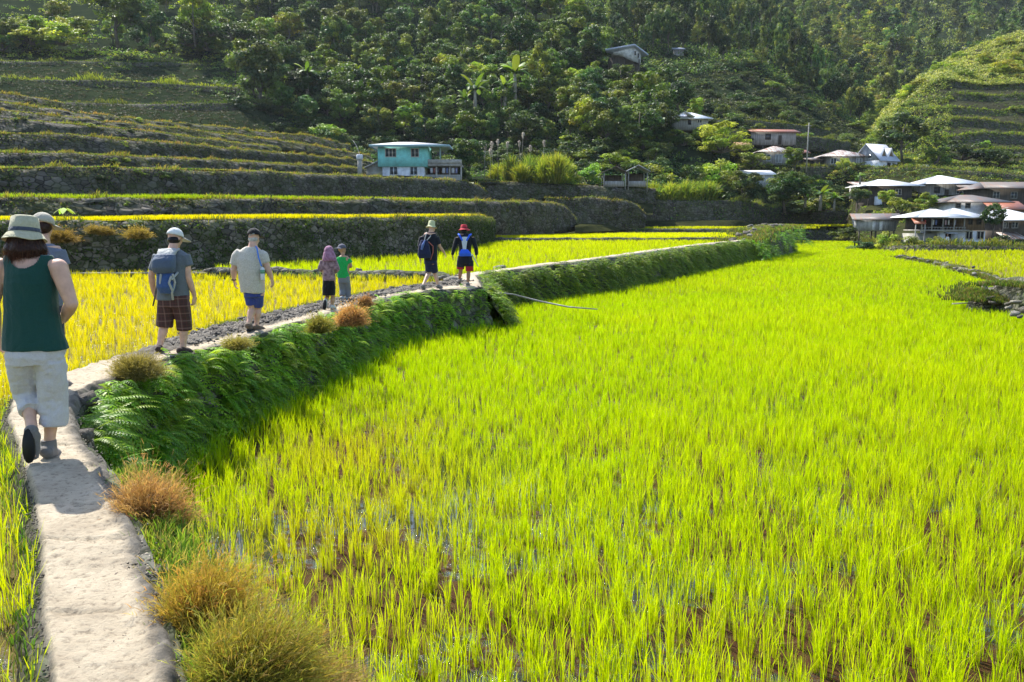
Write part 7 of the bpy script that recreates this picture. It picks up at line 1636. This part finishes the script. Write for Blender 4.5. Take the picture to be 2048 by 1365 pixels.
mb = MB(); c = J(525,545,-0.15); mb.tube([c+Vector((0,0,-.12)), c+Vector((0,0,-.115)), c+Vector((0,0,0.05)), c+Vector((0,0,0.08))], [0.03,0.034,0.034,0.016], 14); mb.build('bottle', M['whitewash'], o, smooth=True)
mb = MB(); mb.tube([c+Vector((0,0,-0.02)), c+Vector((0,0,0.04))], [0.036,0.036], 14); mb.build('bottle_sleeve', plain('green_label', (0.12,0.3,0.2), 0.5), o)
# ---------------- girl with the purple headscarf
f = Fig(17.1, 660, 617, 'child with a purple pink cloth over the head, patterned jacket and black skirt', 0.80, SK2, 0.95, 0.010); J = f.J
f.leg(J(654,575), J(655,593,0.08), J(651,605,-0.10), J(649,611,-0.13)); f.leg(J(664,575), J(666,596,0.05), J(664,612,0.02), J(669,616,0.10))
f.torso([(J(659,578),.12,.09),(J(658,560),.13,.09),(J(657,540),.13,.09),(J(657,524),.14,.08),(J(657,517),.09,.06)]); limb(f.b, [J(657,520), J(657,510,0.02)], [0.045,0.04])
f.arm(J(645,523), J(640,539,-0.02), J(648,543,0.14), (0.5,0.7,0), (0.3,0,-1), -1, .045); f.arm(J(669,523), J(676,540,-0.02), J(668,545,0.14), (-0.5,0.7,0), (-0.3,0,-1), 1, .045)
P_, Rm = head_shape(f.b, J(658,504,0.03), 0.92, 0, 0.15); f.finish()
mb = MB(); ball(mb, J(658,503,0.01), 0.098,0.11,0.115); loft(mb, [tuple(J(659,522,-0.03))+(.15,.10), tuple(J(659,514,-0.02))+(.135,.11), tuple(J(658,505,0.0))+(.105,.105)]); f.cloth('headscarf', mb, cloth('purple_scarf', (0.25,0.10,0.17), (0.36,0.2,0.3), sc=25), folds=0.008, seed=11)
mb = MB(); sloft(mb, f, [(658,562,13.5,.12,0),(658,545,12,.11,0),(657,530,13.5,.11,0),(657,519,11,.085,0)]); limb(mb, [J(646,522), J(641,538,-.02), J(646,542,.09)], [0.062,0.058,0.05], 12); limb(mb, [J(668,522), J(675,539,-.02), J(669,544,.09)], [0.062,0.058,0.05], 12)
f.cloth('jacket', mb, cloth('patterned_jacket', (0.15,0.09,0.11), (0.36,0.24,0.27), sc=18), seed=12)
mb = MB(); sloft(mb, f, [(658,591,13,.12,0.01),(658,575,13,.12,0),(658,560,12,.11,0)]); f.cloth('skirt', mb, cloth('black_skirt', (0.008,0.008,0.01)), seed=13)
shoe(f, J(651,605,-0.10), J(650,615,-0.10), C_bpl, M['rubber'], 0.8, up=(0,1,0.1), high=0.0); shoe(f, J(664,612,0.02), J(669,616,0.10), cloth('pale_slipper', (0.45,0.45,0.45)), M['rubber'], 0.8, high=0.0)
# ---------------- boy in green
f = Fig(19.0, 689, 600, 'child in a bright green T-shirt with a grey cap worn backwards', 0.86, SK2, 0.95, 0.011); J = f.J
f.leg(J(683,560), J(685,580,0.05), J(684,594,-0.05), J(687,598,0.05)); f.leg(J(694,560), J(695,580,0.1), J(694,595,0.08), J(698,599,0.16))
f.torso([(J(688,563),.12,.09),(J(687,548),.13,.09),(J(687,530),.13,.09),(J(687,518),.14,.08),(J(687,512),.09,.06)]); limb(f.b, [J(686,515), J(685,504,0.02)], [0.045,0.042])
f.arm(J(676,518), J(671,532,0.0), J(678,540,0.15), (0.5,0.7,0), (0.3,0,-1), -1, .042); f.arm(J(697,518), J(703,533,0.0), J(699,536,0.15), (-0.5,0.7,0), (-0.3,0,-1), 1, .042)
P_, Rm = head_shape(f.b, J(684,500,0.03), 0.92, -0.7, 0.1); f.finish()
cap(J(684,498,0.03)+Vector((0,0,0.01)), Rm, 1.04, cloth('grey_cap_cloth', (0.10,0.10,0.13)), f.root, visor_az=-math.pi/2, vlen=0.08)
mb = MB(); sloft(mb, f, [(687,556,12.5,.115,0),(686,540,11.5,.11,0),(686,525,12.5,.11,0),(686,514,10,.08,0)]); limb(mb, [J(677,518), J(672,527,0)], [0.06,0.062], 12); limb(mb, [J(696,518), J(701,527,0)], [0.06,0.062], 12); f.cloth('t_shirt', mb, cloth('green_jersey', (0.01,0.30,0.06), (0.02,0.38,0.09), fold=5), seed=14)
mb = MB(); sloft(mb, f, [(688,566,12,.10,0),(688,553,12,.105,0)]); limb(mb, [J(683,562), J(685,580,.05), J(684,592,-.03)], [0.078,0.07,0.062], 12); limb(mb, [J(694,562), J(696,580,.08), J(696,594,.08)], [0.078,0.07,0.062], 12); f.cloth('trousers', mb, cloth('grey_trousers', (0.17,0.18,0.20)), seed=15)
for a_, t_ in ((J(684,594,-0.05), J(687,598,0.05)), (J(694,595,0.08), J(698,599,0.16))): shoe(f, a_, t_, C_bpl, M['rubber'], 0.8, high=0.0)
# ---------------- man in black with the navy backpack
f = Fig(22.5, 860, 577, 'man in black T-shirt and pale green bucket hat, striding along the path', 1.04, SK1, 1.0, 0.012); J = f.J
f.leg(J(856,524), J(858,546,0.10), J(846,571,-0.28), J(848,576,-0.18)); f.leg(J(867,524), J(870,547,0.22), J(877,571,0.20), J(882,575,0.32))
f.torso([(J(861,528),.15,.11),(J(861,512),.16,.11),(J(860,492),.165,.115),(J(859,475),.19,.11),(J(860,466),.14,.085)]); limb(f.b, [J(861,468), J(863,458,0.06)], [0.066,0.058])
f.arm(J(843,475), J(839,500,-0.04), J(840,517,0.04), (0.05,0.1,-1), (0.9,0,0), -1); f.arm(J(874,475), J(880,494,0.05), J(889,506,0.2), (0.3,0.3,-0.8), (-0.8,0,-.3), 1)
P_, Rm = head_shape(f.b, J(864,457,0.08), 1.0, -0.35, 0.2); f.finish()
bucket_hat(J(863,453,0.08)+Vector((0,0,0.0)), Rm, 1.0, cloth('pale_green_hat', (0.45,0.47,0.27)), None, f.root, crown=0.095, brim=0.15, h=0.15, droop=0.035, top=0.08)
C_blk = cloth('black_jersey', (0.012,0.014,0.022), fold=5); C_navy = cloth('navy_cloth', (0.015,0.02,0.06))
mb = MB(); sloft(mb, f, [(861,522,14,.14,0),(861,505,14,.13,0),(860,488,14.5,.13,0),(859,474,16.5,.12,0),(861,465,8,.08,0.01)]); limb(mb, [J(844,475), J(840,494,-.02)], [0.078,0.076], 12); limb(mb, [J(873,475), J(878,489,.03)], [0.078,0.074], 12); f.cloth('t_shirt', mb, C_blk, seed=16)
mb = MB(); sloft(mb, f, [(861,528,13,.12,0),(861,518,13,.125,0)]); limb(mb, [J(857,527), J(858,543,.06)], [0.1,0.1], 14); limb(mb, [J(867,527), J(869,543,.14)], [0.1,0.1], 14); f.cloth('shorts', mb, C_navy, seed=17)
for a_, t_ in ((J(846,571,-0.28), J(848,576,-0.18)), (J(877,571,0.20), J(882,575,0.32))): shoe(f, a_, t_, C_shoe, M['rubber'], high=0.0)
bp = empty('backpack', tuple(f.o), 0, 'small navy daypack hanging low on one shoulder of the man in black', 'backpack')
mb = MB(); loft(mb, [tuple(J(850,517,-0.20))+(.16,.08), tuple(J(849,508,-0.22))+(.175,.10), tuple(J(848,492,-0.21))+(.15,.10), tuple(J(849,480,-0.17))+(.09,.07)], sq=0.75); fuse('bag', mb, C_navy, bp, 0.014, 4, 0.012, 6, 4)
mb = MB(); limb(mb, [J(843,500,-.31), J(846,490,-.32), J(850,481,-.25)], [0.03,0.035,0.02], 8); fuse('pocket', mb, cloth('blue_pocket', (0.10,0.15,0.36)), bp, 0.01, 2)
for pts, c_ in (([J(849,481,-.18), J(852,470,-.12), J(853,465,0)], C_bpl), ([J(862,466,.0), J(861,473,-.12), J(853,482,-.2)], C_bpl), ([J(857,484,-.24), J(866,493,-.17), J(866,505,-.16), J(861,520,-.14)], cloth('red_cord', (0.4,0.12,0.1)))):
    mb = MB(); limb(mb, pts, [0.014]*len(pts), 8); fuse('strap', mb, c_, bp, 0.008, 1)
# ---------------- guide with the red hat
f = Fig(23.8, 929, 571, 'guide in a red bucket hat, long-sleeved black top and black red shorts, leading the line', 0.98, SK3, 1.0, 0.012); J = f.J
f.leg(J(922,522), J(921,543,0.02), J(919,560,0.12), J(916,565,0.22)); f.leg(J(938,522), J(937,547,-0.02), J(936,567,-0.06), J(938,573,0.04))
f.torso([(J(930,526),.15,.11),(J(930,510),.15,.105),(J(930,490),.16,.11),(J(930,476),.19,.10),(J(929,468),.12,.08)]); limb(f.b, [J(929,470), J(928,460,0.03)], [0.062,0.056])
f.arm(J(914,476), J(908,497,-0.02), J(905,511,0.06), (0,0.1,-1), (0.9,0,0), -1); f.arm(J(946,476), J(952,496,-0.02), J(953,511,0.06), (0,0.1,-1), (-0.9,0,0), 1)
P_, Rm = head_shape(f.b, J(928,461,0.04), 0.98, 0.1, 0.1); f.finish()
bucket_hat(J(928,458,0.04)+Vector((0,0,0.005)), Rm, 1.0, cloth('red_hat_cloth', (0.42,0.015,0.03), (0.5,0.03,0.05)), cloth('maroon_band', (0.16,0.01,0.02)), f.root, crown=0.098, brim=0.165, h=0.11, droop=0.045, top=0.085)
mb = MB(); ball(mb, J(928,464,0.02), 0.092,0.10,0.085); f.cloth('hair', mb, M['hair_black'], folds=0.004)
mb = MB(); sloft(mb, f, [(930,518,13,.12,0),(930,500,12.5,.12,0),(930,486,13,.12,0),(930,475,15.5,.115,0),(929,467,8,.08,0.01)]); limb(mb, [J(915,476), J(908,497,-.02), J(905,510,.05)], [0.072,0.06,0.048], 12); limb(mb, [J(945,476), J(952,496,-.02), J(953,510,.05)], [0.072,0.06,0.048], 12); f.cloth('long_sleeved_top', mb, C_blk, seed=18)
mb = MB(); sloft(mb, f, [(930,528,16,.13,0),(930,512,14.5,.125,0)]); limb(mb, [J(922,522), J(921,534,.02)], [0.115,0.115], 14); limb(mb, [J(939,522), J(939,534,-.01)], [0.115,0.115], 14); f.cloth('shorts', mb, C_blk, seed=19)
C_red = cloth('dark_red_cloth', (0.3,0.02,0.03)); mb = MB(); limb(mb, [J(921,533,.02), J(921,539,.02)], [0.112,0.108], 14); fuse('shorts_cuff', mb, C_red, f.root, 0.012, 2); mb = MB(); limb(mb, [J(939,533,-.01), J(939,543,-.02)], [0.118,0.112], 14); fuse('shorts_cuff', mb, C_red, f.root, 0.012, 2)
for a_, t_ in ((J(919,560,0.12), J(916,565,0.22)), (J(936,567,-0.06), J(938,573,0.04))): shoe(f, a_, t_, C_shoe, M['rubber'], high=0.0)
bp = empty('carrier_pack', tuple(f.o), 0, 'bright blue and white harness pack on the back of the guide in the red hat', 'backpack'); C_blu = cloth('bright_blue_cloth', (0.03,0.12,0.75), fold=5); C_wh = cloth('silver_cloth', (0.5,0.55,0.62), fold=5)
mb = MB(); loft(mb, [tuple(J(929,508,-0.15))+(.045,.025), tuple(J(929,495,-0.16))+(.055,.03), tuple(J(929,483,-0.15))+(.08,.03), tuple(J(930,474,-0.13))+(.09,.025)], sq=0.7); fuse('back_panel', mb, C_wh, bp, 0.010, 3, 0.004)
mb = MB(); loft(mb, [tuple(J(931,513,-0.12))+(.17,.06), tuple(J(930,507,-0.15))+(.17,.075), tuple(J(929,499,-0.15))+(.09,.05)], sq=0.8); fuse('hip_bag', mb, C_blu, bp, 0.010, 3, 0.008)
for pts in ([J(917,469,.02), J(919,471,-.11), J(925,482,-.165)], [J(942,469,.02), J(939,471,-.11), J(933,482,-.165)]): mb = MB(); limb(mb, pts, [0.028,0.03,0.026], 8); fuse('strap', mb, C_blu, bp, 0.009, 2)
mb = MB(); mb.tube([J(944,509,-.05), J(950,520,.0), J(957,534,.05)], [0.018,0.016,0.012], 7); o = mb.build('folded_umbrella', C_wh); o.location = f.o; tag(o, 'slim pale rod held low in the right hand of the guide in the red hat', 'rod')
# ---------------- villager by the front house door
f = Fig(92.5, 1895, 494, 'tiny villager in white standing at the doorway of the front house', 0.75, SK3, 1.0, 0.03, z0=float(A(1895,494,92.5)[2])); J = f.J
f.leg(J(1893,484), J(1893,489), J(1893,493), J(1893,493.6,.1)); f.leg(J(1897,484), J(1897,489), J(1897,493), J(1897,493.6,.1)); f.torso([(J(1895,485),.13,.1),(J(1895,478),.15,.1),(J(1895,473.5),.13,.08)]); limb(f.b, [J(1895,475), J(1895,470.5)], [0.06,0.06]); ball(f.b, J(1895,470), .08,.09,.11)
f.arm(J(1892.5,475), J(1891,479,.05), J(1892,483,-.05), (0,0,-1), (1,0,0), 1); f.arm(J(1897.5,475), J(1899,479,.05), J(1898,483,-.05), (0,0,-1), (-1,0,0), 1); f.finish()
mb = MB(); loft(mb, [tuple(J(1895,486))+(.19,.14), tuple(J(1895,479))+(.19,.14), tuple(J(1895,474))+(.17,.11)]); fuse('shirt', mb, M['whitewash'], f.root, 0.03, 2); mb = MB(); loft(mb, [tuple(J(1895,491))+(.16,.13), tuple(J(1895,484))+(.18,.14)]); fuse('skirt', mb, M['wood_brown'], f.root, 0.03, 2)
# ================================================================ AIR
hm = bpy.data.materials.new('haze'); hm.use_nodes = True; hn = hm.node_tree.nodes; hn.remove(hn['Principled BSDF'])
pv = hn.new('ShaderNodeVolumePrincipled'); pv.inputs['Color'].default_value = (0.80,0.90,1.0,1); pv.inputs['Density'].default_value = 0.00007; pv.inputs['Anisotropy'].default_value = 0.3
hm.node_tree.links.new(pv.outputs[0], hn['Material Output'].inputs['Volume'])
mb = MB(); mb.box(-1600, 1600, -450, 2600, -3.7, 330); hz = mb.build('haze', hm); hz['kind'] = 'stuff'; hz['label'] = 'thin blue haze in the valley air'; hz['category'] = 'haze'

# drop unused prototypes
for lst in PRO.values():
    for root, w0 in lst:
        if root.name not in used:
            for ch in list(root.children): bpy.data.objects.remove(ch)
            bpy.data.objects.remove(root)
